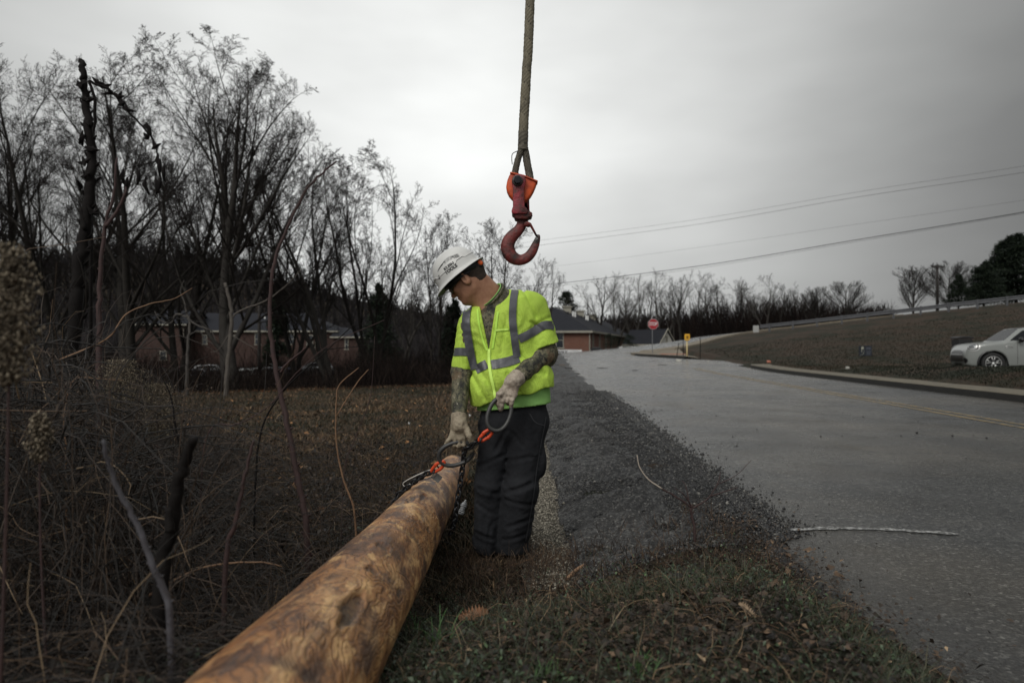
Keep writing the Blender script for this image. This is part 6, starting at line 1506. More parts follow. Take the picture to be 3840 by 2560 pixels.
traced('gnarled_tree', 'dead gnarled tree with pale crooked limbs in front of the brick gable', 'tree',
 [([(700,1480),(702,1380),(705,1290),(712,1210),(700,1180)], .06, .04, 23, 23), ([(704,1190),(660,1178),(640,1210),(600,1200),(580,1168)], .035, .012, 23, 23), ([(704,1195),(740,1220),(790,1240),(812,1285)], .035, .014, 23, 23), ([(700,1180),(690,1130),(675,1090),(690,1050)], .028, .012, 23, 23), ([(704,1260),(745,1240),(770,1270),(800,1290)], .02, .012, 23, 23)], mat('pale_grey_bark'if False else 'mottled_grey_bark', (.085,.075,.065), .8, noise=.8, nscale=6, ncol=(.03,.026,.024)), buds=False)
# tree line behind the junction on the right
tl = [(2215,1058,'far_b',92,1.0),(2262,1018,'far_a',96,.9),(2300,1010,'far_b',98,1.0),(2350,1046,'far_a',100,.8),(2392,1032,'far_b',96,.9),(2436,1040,'far_a',108,.9),(2478,996,'far_b',106,1.1),(2522,1046,'far_a',104,.9),(2556,1014,'far_a',96,1.0),(2602,1008,'far_b',100,.9),(2648,1052,'far_a',104,.9),(2700,1040,'far_a',96,1.0),(2736,1072,'far_b',100,1.0),(2772,1044,'far_a',98,.9),(2812,1034,'far_b',96,.9),(2880,1026,'far_b',88,1.25),(2934,1052,'far_a',94,1.0),(2978,1078,'far_b',98,1.1),(3022,1086,'far_a',94,1.1)]
kinds = ['tall thin', 'forked', 'dense dark', 'wiry', 'crooked']
for i, (px, top, k, d, sx) in enumerate(tl):
    x = xd(px, d); ht = CAM_Z+(1301-top)/FPX*d-float(G(x, d)); s = ht/HP[k]
    lab = 'bare tree in the far tree line %s' % (['above the left end of the brick roof','second from the left above the brick roof','highest above the brick roof','above the middle vents of the brick roof','above the right half of the brick roof','above the right end of the brick roof','with the tallest crown left of the stop sign','directly above the stop sign','just right of the stop sign','behind the white gable peak','above the yellow marker','right of the yellow marker','above the thin dark stakes','above where the side road crests','between the side road crest and the guardrail','with a wide spreading crown by the guardrail end','just past the guardrail end','low and bushy behind the first guardrail posts','low, behind the fourth guardrail post'][i])
    tree(k, 'bare_tree', x, d, lab, scale=s*sx, rot=i*1.7, sz=1/sx, group='bare trees of the far tree line')
big('fan', 3060, 80, 1062, 'round twiggy tree, left one of the pair behind the middle of the guardrail', .2, L_('fan'), .95, 'round_tree')
big('fan', 3170, 78, 1040, 'round twiggy tree, right one of the pair behind the middle of the guardrail', 1.9, L_('fan'), 1.15, 'round_tree')
big('fan', 3425, 72, 985, 'dense fan shaped tree standing alone on the skyline left of the pole', 3.1, L_('fan'), 1.08, 'round_tree')
big('fan', 3560, 74, 968, 'dense fan shaped tree behind the pole and the small evergreen', 4.4, L_('fan'), 1.12, 'round_tree')
# distant woods as masses
m_wood = attr_mat('distant_bare_woods', [(0,(.018,.017,.018)), (.6,(.033,.030,.031)), (1,(.058,.053,.053))], .95, .05)
n = 9000; px_ = rng.uniform(2150, 3330, n); dd_ = rng.uniform(92, 118, n)+22*(px_ < 2560); xx = xd(px_, dd_); hh = rng.uniform(3.0, 7.2, n)*(1-.45*sst(2900, 3300, px_))*(.55+.45*sst(2150, 2450, px_))
d = rng.normal(0, .20, (n, 3)); d[:, 2] = 1; d /= np.linalg.norm(d, axis=1)[:, None]
tag(strands('far_woodland', np.stack([xx, dd_, G(xx, dd_)-.3], -1), d, hh, rng.uniform(.025, .06, n), m_brush, .1, 4, .07, rng.random(n)*.8), 'dark leafless woodland mass under the right tree line', 'woodland', kind='stuff')
n = 15000; dd_ = rng.uniform(112, 175, n); px_ = rng.uniform(-150, 2150, n); xx = xd(px_, dd_); hh = rng.uniform(3.5, 8.0, n)*(1-.25*sst(600, 1200, px_))*(1+.15*fbm(px_*.01, 0*px_, 3, 3))
d = rng.normal(0, .18, (n, 3)); d[:, 2] = 1; d /= np.linalg.norm(d, axis=1)[:, None]
tag(strands('wooded_ridge', np.stack([xx, dd_, G(xx, dd_)-.3], -1), d, hh, rng.uniform(.05, .14, n), m_wood, .1, 4, .07, rng.random(n)), 'dark leafless woodland behind the left brick building', 'woodland', kind='stuff')
n = 14000; xx = rng.uniform(-330, 60, n); yy = rng.uniform(190, 345, n); d = rng.normal(0, .18, (n, 3)); d[:, 2] = 1; d /= np.linalg.norm(d, axis=1)[:, None]
tag(strands('hill_woods', np.stack([xx, yy, G(xx, yy)-.3], -1), d, rng.uniform(5, 11, n), rng.uniform(.15, .35, n), m_wood, .1, 3, .07, rng.random(n)*.6), 'bare forest covering the distant hill at the left', 'forest', kind='stuff')
# evergreens
m_ever = attr_mat('dark_evergreen_needles', [(0,(.004,.007,.005)), (.5,(.009,.015,.009)), (1,(.020,.030,.015))], .7, .2)
def evergreen_meshes(H_, R_, n, seed, blunt=.8):
    r_ = np.random.default_rng(seed); nb_ = 95; hb_ = np.sort(r_.uniform(.05, 1, nb_)); az = r_.uniform(0, 6.28, nb_); ln = R_*(1-hb_)**blunt*r_.uniform(.7, 1.15, nb_)+.12
    V, F, rd = [], [], []; k = n//nb_; 
    for i in range(nb_):
        t_ = r_.random(k)**.7; a = az[i]+r_.normal(0, .24, k); rr = ln[i]*t_; z = hb_[i]*H_+rr*(.10-.10*t_)+r_.normal(0, .025*H_, k)
        c_ = np.stack([np.cos(a)*rr, np.sin(a)*rr, z], -1); s = r_.uniform(.05, .13, k)*H_/6
        u = r_.normal(0, 1, (k, 3))+np.stack([np.cos(a), np.sin(a), .25+0*a], -1)*1.2; u /= np.linalg.norm(u, axis=1)[:, None]; v = np.cross(u, r_.normal(0, 1, (k, 3))); v /= np.linalg.norm(v, axis=1)[:, None]
        V.append(np.stack([c_-u*s[:, None]+v*s[:, None]*.4, c_-u*s[:, None]-v*s[:, None]*.4, c_+u*s[:, None]*1.9], 1)); rd.append(np.repeat(r_.random(k), 3))
    V = np.concatenate(V).reshape(-1, 3); return V, np.arange(len(V)).reshape(-1, 3), np.concatenate(rd)
def evergreen(px, d, top, wid, label, seed, n=9000, blunt=.8, name='evergreen_tree', base=None, cat='tree'):
    x = xd(px, d); g = float(G(x, d)) if base is None else base; ht = CAM_Z+(1301-top)/FPX*d-g; r = thing(name, (x, d, g), label, cat)
    V, F, rd = evergreen_meshes(ht, wid/FPX*d/2, n, seed, blunt); o = mesh_from('crown', V, F, m_ever, False); o.parent = r; set_rnd(o, rd)
    mb = MB(); mb.tube([(0,0,-.2),(0,0,ht*.5),(0,0,ht*.93)], [ht*.022, ht*.015, .02], 8); o = mb.build('trunk', m_bark2, None, True); o.parent = r
evergreen(3690, 64, 985, 190, 'middle sized dark evergreen between the small one and the tallest', 2, 20000, .6)
evergreen(3812, 68, 885, 340, 'tallest and widest evergreen, cut by the right edge of the photo', 3, 42000, .55)
evergreen(3595, 64, 1030, 120, 'small pointed evergreen beside the large ones behind the guardrail', 4, 12000, .8)
evergreen(1420, 66, 1075, 200, 'dark loose evergreen in the gap between the left trees and the worker', 6, 6500, .6)
evergreen(1700, 52, 1130, 130, 'low dark evergreen directly behind the worker\'s raised collar', 7, 10000, .5)
evergreen(2125, 98, 1100, 190, 'dark bushy evergreen behind the brick roof beside the worker', 8, 9000, .5)
evergreen(1040, 74, 1080, 120, 'dark pine top behind the left brick roof', 9, 8000, .6)
evergreen(2290, 66, 1252, 70, 'clipped evergreen shrub against the brick side wall, nearer one', 10, 7000, .25, 'evergreen_shrub', cat='shrub')
evergreen(2360, 74, 1256, 76, 'rounded evergreen shrub at the far end of the brick side wall', 11, 7000, .25, 'evergreen_shrub', cat='shrub')
# brush right in front of the car park
n = 3600; xx = rng.uniform(-38, -2, n); yy = rng.uniform(30, 50, n); k_ = (yy > 30+.0*xx); xx, yy = xx[k_], yy[k_]; n = len(xx)
d = rng.normal(0, .25, (n, 3)); d[:, 2] = 1; d /= np.linalg.norm(d, axis=1)[:, None]
tag(strands('car_park_brush', np.stack([xx, yy, G(xx, yy)], -1), d, rng.uniform(1.1, 3.3, n), rng.uniform(.006, .016, n), m_brush, .3, 4, .08, rng.random(n)), 'thin leafless scrub in front of the car park', 'undergrowth', kind='stuff')
# ------------------------------------------------------------------ buildings
def brick(name, c1, c2):
    m = bpy.data.materials.new(name); m.use_nodes = True; t, bs = nodes_of(m); tcn = t.nodes.new('ShaderNodeTexCoord')
    mp = t.nodes.new('ShaderNodeMapping'); mp.inputs['Rotation'].default_value = (math.radians(90), 0, 0); t.links.new(tcn.outputs['Object'], mp.inputs[0])
    b = t.nodes.new('ShaderNodeTexBrick'); b.inputs['Scale'].default_value = 1; b.inputs['Brick Width'].default_value = .24; b.inputs['Row Height'].default_value = .08; b.inputs['Mortar Size'].default_value = .010
    b.inputs['Color1'].default_value = (*c1, 1); b.inputs['Color2'].default_value = (*c2, 1); b.inputs['Mortar'].default_value = (c1[0]*.8,c1[0]*.62,c1[0]*.5,1); t.links.new(mp.outputs[0], b.inputs['Vector'])
    c = mix(t, rng_(t, noise(t, .8, 5, .7, tcn.outputs['Object']), .4, .7, 0, .4), b.outputs['Color'], tuple(v*.5 for v in c1)); t.links.new(c, bs.inputs['Base Color']); bs.inputs['Roughness'].default_value = .85; return m
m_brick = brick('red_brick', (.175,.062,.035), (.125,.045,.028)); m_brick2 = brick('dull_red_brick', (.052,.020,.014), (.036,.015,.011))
m_roof = mat('charcoal_shingles', (.026,.027,.033), .95, spec=.15, noise=.7, nscale=3, ncol=(.018,.019,.023), bump=.02, bscale=9, stretch=(1,1,3))
m_trim = mat('cream_trim', (.36,.34,.28), .7, noise=.4, nscale=2); m_glass = mat('dark_window_glass', (.012,.016,.022), .12, spec=.7)
m_white = mat('white_siding', (.48,.47,.43), .75, noise=.5, nscale=1.5, ncol=(.36,.35,.31))
def quadroof(mb, pts, th=.12):
    pts = [Vector(p) for p in pts]; n = len(pts); nrm = (pts[1]-pts[0]).cross(pts[2]-pts[0]).normalized()
    if nrm.z < 0: nrm = -nrm
    mb.add(pts+[p-nrm*th for p in pts], [tuple(range(n)), tuple(range(n, 2*n))[::-1]]+[(i, (i+1) % n, (i+1) % n+n, i+n) for i in range(n)])
def house(name, label, cat, o, u, v, Lu, Lv, zb, ze, zr, hip0, hip1, wallm, roofm, eave=.45, windows=(), wallname='wall', gable_mat=None):
    """rectangle: o corner, u unit vector along the ridge, v across; hip0/1: length of the hips (0 = gable)"""
    o = Vector((o[0], o[1], 0)); u = Vector((u[0], u[1], 0)).normalized(); v = Vector((v[0], v[1], 0)).normalized()
    def pt(a, b_, z): return o+u*a+v*b_+Vector((0,0,z))
    r = thing(name, pt(0, 0, zb), label, cat)
    mb = MB(); c4 = [pt(0,0,zb), pt(Lu,0,zb), pt(Lu,Lv,zb), pt(0,Lv,zb)]; t4 = [pt(0,0,ze), pt(Lu,0,ze), pt(Lu,Lv,ze), pt(0,Lv,ze)]
    mb.add(c4+t4, [(0,1,5,4),(1,2,6,5),(2,3,7,6),(3,0,4,7)]); mb.build('wall', wallm, r)
    mb = MB(); e = eave; k = (zr-ze)/(Lv/2); zE = ze-e*k+.10
    R0, R1 = pt(hip0 if hip0 else -e, Lv/2, zr+.1), pt(Lu-(hip1 if hip1 else -e), Lv/2, zr+.1)
    A, B, C_, D = pt(-e,-e,zE), pt(Lu+e,-e,zE), pt(Lu+e,Lv+e,zE), pt(-e,Lv+e,zE)
    quadroof(mb, [A, B, R1, R0]); quadroof(mb, [C_, D, R0, R1])
    if hip0: quadroof(mb, [D, A, R0])
    if hip1: quadroof(mb, [B, C_, R1])
    rf = mb.build('roof', roofm, r)
    for g, a in ((hip0, 0), (hip1, Lu)):
        if not g: mb = MB(); mb.add([pt(a,0,ze), pt(a,Lv,ze), pt(a,Lv/2,zr)], [(0,1,2)]); mb.build('gable', gable_mat or wallm, r)
    mb = MB()
    for p, q in ((A,B),(B,C_),(C_,D),(D,A)):
        if not hip0 and (p, q) == (D, A): continue
        if not hip1 and (p, q) == (B, C_): continue
        mb = MB(); dz = Vector((0,0,-.10)); dr = (q-p).normalized(); nn = dr.cross(Vector((0,0,1)))
        mb.add([p+dz+nn*.03-Vector((0,0,.11)), q+dz+nn*.03-Vector((0,0,.11)), q+dz+nn*.03+Vector((0,0,.10)), p+dz+nn*.03+Vector((0,0,.10)), p+dz-nn*.10-Vector((0,0,.11)), q+dz-nn*.10-Vector((0,0,.11)), q+dz-nn*.10+Vector((0,0,.10)), p+dz-nn*.10+Vector((0,0,.10))], [(0,1,2,3),(5,4,7,6),(3,2,6,7),(4,5,1,0)]); mb.build('gutter', m_trim, rf)
    def on_wall(side, a, z):      # side 0: v=0 wall, 1: u=Lu wall, 2: u=0 wall
        return {0: (pt(a,0,z), u, -v), 1: (pt(Lu,a,z), v, u), 2: (pt(0,a,z), -v, -u)}[side]
    for side, a, z, w_, h in windows:
        c_, ex, n_ = on_wall(side, a, z); ez = Vector((0,0,1)); fr = MB()
        for dx, dz, sx, sz in ((-w_/2,0,.08,h+.16),(w_/2,0,.08,h+.16),(0,h/2+.08,w_+.24,.14),(0,-h/2-.07,w_+.24,.12),(0,0,w_,.06)):
            p = c_+ex*dx+ez*dz+n_*.03; fr.prism([(-sx/2,-sz/2),(sx/2,-sz/2),(sx/2,sz/2),(-sx/2,sz/2)], .08, (p, ex, ez, n_))
        f = fr.build('window', m_trim, r)
        g = MB()
        g.prism([(-w_/2,-h/2),(w_/2,-h/2),(w_/2,h/2),(-w_/2,h/2)], .03, (c_+n_*.012, ex, ez, n_)); g.build('pane', m_glass, f)
    return r, pt, rf
def spout(r, p, zt, zb):
    mb = MB(); mb.tube([Vector((p[0], p[1], zt)), Vector((p[0], p[1], zb))], .06, 6); mb.build('downspout', m_trim, r)
# right brick building
r1, pt, rf = house('brick_building', 'long red brick building with charcoal hipped roof beside the road junction', 'building', (7.9, 70), (.255,.967), (-.985,.14), 60, 9.2, -1.2, 2.85, 5.35, 4.6, 4.6, m_brick, m_roof,
 windows=[(2,3.0,1.75,.75,1.5),(2,6.6,1.75,.75,1.5),(0,2.7,1.6,.8,1.5),(0,8.2,1.6,.8,1.5),(0,14,1.6,.8,1.5),(0,20,1.6,.8,1.5)])
spout(r1, pt(-.08,-.08,0), 2.7, -.5)
for a in (7.5, 17.5, 29):
    for k, da in enumerate((0, 1.5)):
        p = pt(a+da, 2.9, 3.0+(2.9)*.54+.35); mb = MB(); mb.tube([p-Vector((0,0,.5)), p+Vector((0,0,.18))], .10, 8); mb.build('vent_pipe', mat('white_pvc', (.75,.75,.73), .5), rf)
    p = pt(a+3.0, 4.1, 5.35); mb = MB(); mb.box(p, (.9,.9,.7)); mb.box(p+Vector((0,0,.42)), (1.15,1.15,.14)); mb.build('roof_vent', m_trim, rf, bevel=.03)
for a in (5.5, 15): p = pt(a, 3.3, 4.80); mb = MB(); mb.box(p, (.6,.6,.25)); mb.build('roof_hatch', m_blk, rf)
# white gabled house behind
r2, pt, rf = house('white_house', 'x', 'house', (19.0, 88), (-.55,.83), (.83,.55), 6.5, 2.6, -1.2, 1.60, 3.30, 0, 0, m_white, m_roof, eave=.22, windows=[(2,1.3,2.05,.22,.55)])
tag(r2, 'white gabled house with dark roof standing right of the stop sign post', 'house')
mb = MB(); 
for s_ in (0, 1):
    a = pt(-.26, -.22 if s_ == 0 else 2.82, 1.42); b2 = pt(-.26, 1.3, 3.42); mb.tube([a, b2], .07, 4)
mb.build('gable_trim', m_trim, r2)
# the gable end that faces the road
# left brick building
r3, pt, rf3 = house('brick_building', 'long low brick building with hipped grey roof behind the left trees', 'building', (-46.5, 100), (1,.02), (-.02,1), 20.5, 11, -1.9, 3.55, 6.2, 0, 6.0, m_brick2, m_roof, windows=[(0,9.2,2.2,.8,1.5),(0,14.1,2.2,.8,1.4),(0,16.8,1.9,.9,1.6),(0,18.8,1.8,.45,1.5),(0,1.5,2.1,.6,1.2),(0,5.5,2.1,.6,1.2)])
spout(r3, pt(17.6,-.1,0), 3.4, -1.6)
mb = MB(); p = pt(9, 3.6, 5.6); mb.tube([p-Vector((0,0,.5)), p+Vector((0,0,.25))], .12, 8); mb.build('vent_pipe', mat('white_pvc', (.75,.75,.73), .5), rf3)
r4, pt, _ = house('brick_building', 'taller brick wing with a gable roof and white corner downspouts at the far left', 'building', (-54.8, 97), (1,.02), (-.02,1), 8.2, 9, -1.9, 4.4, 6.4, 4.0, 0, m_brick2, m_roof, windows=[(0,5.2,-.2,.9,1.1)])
spout(r4, pt(.1,-.1,0), 4.2, -1.6); spout(r4, pt(8.1,-.1,0), 4.2, -1.6)
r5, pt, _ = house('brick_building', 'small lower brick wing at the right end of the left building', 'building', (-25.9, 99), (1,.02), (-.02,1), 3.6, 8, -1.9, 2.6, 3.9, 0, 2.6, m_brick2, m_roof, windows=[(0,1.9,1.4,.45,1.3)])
# banner
mb = MB(); bx0, bx1 = P(1985, 0, 62)[0], P(2182, 0, 62)[0]; bz0, bz1 = .40, P(0, 1310, 62)[2]
ban = thing('banner', ((bx0+bx1)/2, 62, bz0), 'long white banner with faded black letters at the end of the road', 'banner')
mb.add([(bx0,62,bz0-.15),(bx1,62,bz0-.15),(bx1,62,bz1-.03),(bx0,62,bz1+.04)], [(0,1,2,3)]); o = mb.build('banner_sheet', mat('white_banner_vinyl', (.72,.72,.71), .5), ban); o.modifiers.new('t', 'SOLIDIFY').thickness = .01
Vt, Ft = text_mesh('ATNAX', .40, .01); c_ = P(2100, 1320, 62); mesh_from('lettering', [(c_[0]+v[0]*1.0, 61.97, c_[2]+v[1]) for v in Vt], Ft, mat('faded_black_print', (.13,.13,.14), .6), False, ban)
mb = MB(); c_ = P(2156, 1326, 61.96); mb.tube([Vector(c_)+Vector((.5*math.cos(a), 0, .30*math.sin(a))) for a in np.linspace(.3, 2.9, 14)], .012, 5); mb.build('arched_emblem', mat('faded_grey_print', (.40,.41,.43), .6), ban)
for px in (1990, 2178): q = P(px, 0, 62.06); mb = MB(); mb.tube([(q[0],62.06,.2),(q[0],62.06,bz1)], .03, 6); mb.build('banner_post', m_trim, ban)
# ------------------------------------------------------------------ road furniture
m_galv = mat('galvanised_steel', (.22,.225,.235), .5, metal=.5, noise=.7, nscale=8, ncol=(.13,.135,.145), bump=.002)
c_ = P(2449, 1215, 50); gz = float(zroad(50))+.15; ss = thing('stop_sign', (c_[0], 50, gz), 'red octagonal stop sign on a thin steel post at the junction corner', 'stop sign')
mb = MB(); mb.box((c_[0]-.05, 50, (gz+c_[2])/2-.0), (.05,.035,c_[2]-gz+.5)); mb.build('post', m_galv, ss)
oc = [(.40*math.cos(math.radians(22.5+45*k)), .40*math.sin(math.radians(22.5+45*k))) for k in range(8)]
mb = MB(); mb.prism(oc, .012, ((c_[0], 49.95, c_[2]), (1,0,0), (0,0,1), (0,-1,0))); pl = mb.build('sign_border', mat('sign_white', (.60,.60,.60), .4), ss)
mb = MB(); mb.prism([(a*.95, b_*.95) for a, b_ in oc], .006, ((c_[0], 49.940, c_[2]), (1,0,0), (0,0,1), (0,-1,0))); mb.build('sign_face', mat('stop_red', (.33,.008,.018), .4), ss)
Vt, Ft = text_mesh('STOP', .30, .008, 1.0); mesh_from('lettering', [(c_[0]+v[0]*.82, 49.930, c_[2]+v[1]*1.15) for v in Vt], Ft, mat('sign_white', (.6,.6,.6)), False, ss)
# yellow marker
d = 43; c_ = P(2576, 1264, d); g = float(G(c_[0], d)); mk = thing('utility_marker', (c_[0], d, g), 'yellow headed marker post on the dirt right of the stop sign', 'marker post')
mb = MB(); mb.tube([(c_[0], d, g-.1), (c_[0], d, c_[2])], .045, 8); mb.build('post', mat('pale_yellow_post', (.62,.50,.26), .6), mk, True)
mb = MB(); mb.prism([(-.15,-.20),(.15,-.20),(.17,0),(.15,.20),(-.15,.20),(-.17,0)], .10, ((c_[0], d-.06, c_[2]), (1,0,0), (0,0,1), (0,-1,0))); hd_ = mb.build('marker_head', mat('amber_yellow', (.68,.36,.02), .5), mk, bevel=.02)
mb = MB(); mb.prism([(-.07,-.09),(.07,-.09),(.07,.09),(-.07,.09)], .01, ((c_[0], d-.117, c_[2]), (1,0,0), (0,0,1), (0,-1,0))); mb.build('marker_label', mat('brown_label', (.22,.11,.01), .5), hd_)
for px, y0, y1, d, lab in ((2545,1290,1330,42,'thin leaning dark stake, nearest the stop sign'),(2562,1274,1327,43,'thin dark stake just left of the yellow marker'),(2626,1268,1327,41,'thin dark stake standing alone right of the yellow marker')):
    c_ = P(px, y0, d); b2 = P(px-(10 if y0 == 1290 else 0), y1, d); g = float(G(b2[0], d)); mb = MB(); mb.tube([(b2[0], d, g-.1), c_], .022, 6); mb.tube([c_-np.array((0,0,.02)), c_+np.array((0,0,.04))], .03, 6); tag(mb.build('stake', m_bark2, None, False, loc=(b2[0], d, g)), lab, 'stake', 'dark stakes beside the side road')
# rubble and litter on the dirt corner
for px, py, s_, d, lab in ((2516,1329,.30,43,'white block lying on the dirt beside the stop sign'),(2570,1312,.22,42.5,'white lump at the foot of the yellow marker'),(2592,1313,.16,42,'small pale stone right of the yellow marker'),(2545,1343,.26,38,'flat pale slab on the dirt at the road edge'),(2655,1337,.11,38,'small pale pebble on the dirt right of the lone stake'),(2883,1358,.18,34,'red and white capped marker at the end of the driveway'),(3177,1365,.14,24.5,'small white paper ball on the verge left of the car'),(2497,1334,.15,44,'tan rubble piece beside the orange pad')):
    c_ = P(px, py, d); g = float(G(c_[0], d)); mb = MB()
    B = [Vector((random.uniform(.35,.55)*sx*s_, random.uniform(.3,.5)*sy*s_, random.uniform(.25,.45)*sz*s_)) for sx in (-1,1) for sy in (-1,1) for sz in (-1,1)]
    mb.add([Vector((c_[0], d, g+s_*.35))+b_ for b_ in B], [(0,1,3,2),(4,6,7,5),(0,4,5,1),(2,3,7,6),(0,2,6,4),(1,5,7,3)]); tag(mb.build('rubble', mat('red_white_cap', (.55,.2,.13), .6) if 'red' in lab else m_white, None, False, loc=(c_[0], d, g), bevel=s_*.12), lab, 'rubble')
# clods on the road
for px, py, s_, lab in ((2133,1386,.10,'larger dark clod at the road edge beside the worker\'s elbow'),(2260,1386,.14,'broken line of dark clods near the road edge'),(2108,1364,.08,'thin tan scrap at the road edge beside the worker\'s elbow'),(2484,1375,.12,'dark clod in the middle of the road below the stop sign'),(2380,1392,.07,'small dark clod between the clod line and the lone one')):
    d = (CAM_Z)/((py-1301)/FPX); d = min(d, 34); c_ = P(px, py, d); mb = MB()
    for k in range(5):
        cc_ = Vector((c_[0]+(k-2)*s_*.8, d, float(zroad(d))+.014)); R_ = s_*random.uniform(.25,.5)*(.6 if k != 2 else 1)
        mb.lathe([(0,-.02),(R_,-.01),(R_*1.15,R_*.18),(R_*.6,R_*.42),(0,R_*.48)], cc_, 7)
        if k: mb.tube([cc_, prev], .012, 4)
        prev = cc_
    tag(mb.build('clod', m_bark2 if 'tan' not in lab else m_bark4, None, False, loc=tuple(c_)), lab, 'clod')
# guardrail
GA, GB = np.array((22.0, 60.5)), np.array((39.3, 52.0)); dirg = (GB-GA)/np.linalg.norm(GB-GA); nrg = np.array((dirg[1], -dirg[0]))
grd = thing('guardrail', (GA[0], GA[1], float(G(*GA))), 'weathered steel guardrail climbing along the top of the grassy slope', 'guardrail')
m_grd = mat('dull_guardrail_steel', (.075,.078,.085), .6, metal=.2, noise=.8, nscale=3, ncol=(.055,.057,.062)); lenr = np.linalg.norm(GB-GA)+8; V = []
prof = [(-.02,-.16),(.03,-.13),(.05,-.09),(.02,-.05),(-.02,0),(.02,.05),(.05,.09),(.03,.13),(-.02,.16)]; ns_ = 40
for i in range(ns_+1):
    q = GA+dirg*(i/ns_*lenr); gz = float(G(q[0], q[1], False))
    for a, b_ in prof: V.append((q[0]+nrg[0]*(a+.14), q[1]+nrg[1]*(a+.14), gz+.53+b_))
F = [(i*9+k, i*9+k+1, (i+1)*9+k+1, (i+1)*9+k) for i in range(ns_) for k in range(8)]; mesh_from('rail', V, F, m_grd, True, grd)
k = 0
while k*1.905 < lenr:
    q = GA+dirg*(.8+k*1.905); gz = float(G(q[0], q[1], False)); R_ = Matrix.Rotation(math.atan2(dirg[1], dirg[0]), 3, 'Z'); mb = MB(); q2 = q+nrg*.22; mb.box((q2[0], q2[1], gz+.28), (.14,.20,.90), R_); mb.build('post', m_grd, grd); k += 1
mb = MB(); q = GA-dirg*.35; mb.box((q[0], q[1], float(G(q[0], q[1]))+.36), (.50,.10,.62), R_); mb.build('end_plate', mat('pale_end_plate', (.30,.30,.29), .5), grd, bevel=.02)
# yard sign
d = 32; c_ = P(3245, 1315, d); g = float(G(c_[0], d)); ys_ = thing('yard_sign', (c_[0], d, g), 'small black yard sign with a pale star and arc on the grassy slope', 'sign')
mb = MB(); mb.box((c_[0], d, c_[2]), (.60,.012,.47)); mb.build('sign_panel', mat('black_sign_panel', (.010,.014,.022), .6), ys_)
for s_ in (-1, 1): mb = MB(); mb.tube([(c_[0]+s_*.22, d+.012, g-.05), (c_[0]+s_*.22, d+.012, c_[2]+.1)], .005, 5); mb.build('wire_leg', m_galv, ys_)
mb = MB(); sx_, sz_ = c_[0]-.14, c_[2]+.13; mb.prism([((.095 if k % 2 == 0 else .038)*math.sin(math.radians(36*k)), (.095 if k % 2 == 0 else .038)*math.cos(math.radians(36*k))) for k in range(10)], .004, ((sx_, d-.010, sz_), (1,0,0), (0,0,1), (0,-1,0))); mb.build('star', mat('pale_cream_print', (.38,.38,.30), .6), ys_)
mb = MB(); mb.tube(spline([(sx_+.02,d-.010,sz_-.02),(sx_+.075,d-.010,sz_-.13),(sx_+.05,d-.010,sz_-.25),(sx_-.03,d-.010,sz_-.32),(sx_-.11,d-.010,sz_-.345)], 5), .013, 5, flat=(1,.3)); mb.tube(spline([(sx_-.02,d-.010,sz_-.03),(sx_-.035,d-.010,sz_-.12),(sx_-.03,d-.010,sz_-.2)], 4), .010, 5, flat=(1,.3)); mb.build('arc', mat('pale_cream_print', (.4,.4,.3)), ys_)
mb = MB()
for k, (w_, z_) in enumerate(((.20,.14),(.24,.09),(.24,-.02),(.20,-.07),(.17,-.12),(.20,-.17))): mb = MB(); mb.box((c_[0]+.14, d-.009, c_[2]+z_), (w_,.004,.022 if k > 1 else .035)); mb.build('text_line', mat('grey_blue_print', (.075,.08,.10), .6), ys_)
# black chest behind the car
d = 26.5; c_ = P(3608, 1272, d); g = float(G(c_[0], d)); bb = thing('storage_box', (c_[0], d, g), 'low black box on the slope behind the white car', 'box'); mb = MB(); mb.box((c_[0], d, (g+c_[2])/2), (.54,.45,c_[2]-g)); mb.build('box_body', m_blk, bb, bevel=.02); mb = MB(); mb.prism([(-.31,-.04),(.31,-.04),(.29,.02),(.12,.05),(-.12,.05),(-.29,.03)], .50, ((c_[0], d, c_[2]+.06), (1,0,0), (0,0,1), (0,-1,0))); mb.build('box_lid', m_blk, bb, bevel=.02)
# utility poles and wires
m_pole = mat('weathered_pole_timber', (.035,.030,.027), .85, noise=.7, nscale=5)
def upole(px, top, d, arms, label):
    x = xd(px, d); g = float(G(x, d)); zt = CAM_Z+(1301-top)/FPX*d; r = thing('utility_pole', (x, d, g), label, 'utility pole'); mb = MB(); mb.tube([(x,d,g-.2),(x,d,zt)], [.16,.11], 10); mb.build('pole', m_pole, r, True)
    for z_, w_ in arms:
        mb = MB(); mb.box((x, d-.14, zt-z_), (w_,.10,.13)); ar = mb.build('crossarm', m_pole, r)
        for s_ in (-.45, -.2, .2, .45): mb = MB(); mb.lathe([(0,0),(.05,0),(.065,.05),(.04,.10),(.05,.14),(0,.16)], (x+s_*w_, d-.14, zt-z_+.062), 8); mb.build('insulator', m_blk, ar)
    return x, d, zt
u1 = upole(972, 962, 60, ((.35, 3.0), (.95, 2.4)), 'utility pole with two crossarms among the left trees')
u2 = upole(3516, 992, 72, ((.25, 1.4),), 'thin utility pole between the two fan shaped trees on the skyline')
m_wire = mat('black_cable', (.012,.012,.013), .6); m_wire2 = mat('grey_wire', (.10,.10,.10), .6)
def wire(pts, r, m_, label, name='overhead_wire'):
    q = spline([P(a_, b2, d) for a_, b2, d in pts], 14); mb = MB(); mb.tube(q, r, 6); tag(mb.build(name, m_, None, True, loc=tuple(q[0])), label, 'wire', 'overhead wires crossing the sky')
wire([(975,1175,62),(1500,1112,58),(2025,1069,52),(2600,1000,44),(3200,901,37),(3840,795,31),(4600,655,25)], .019, m_wire, 'thickest black cable, lowest of the wires across the right sky')
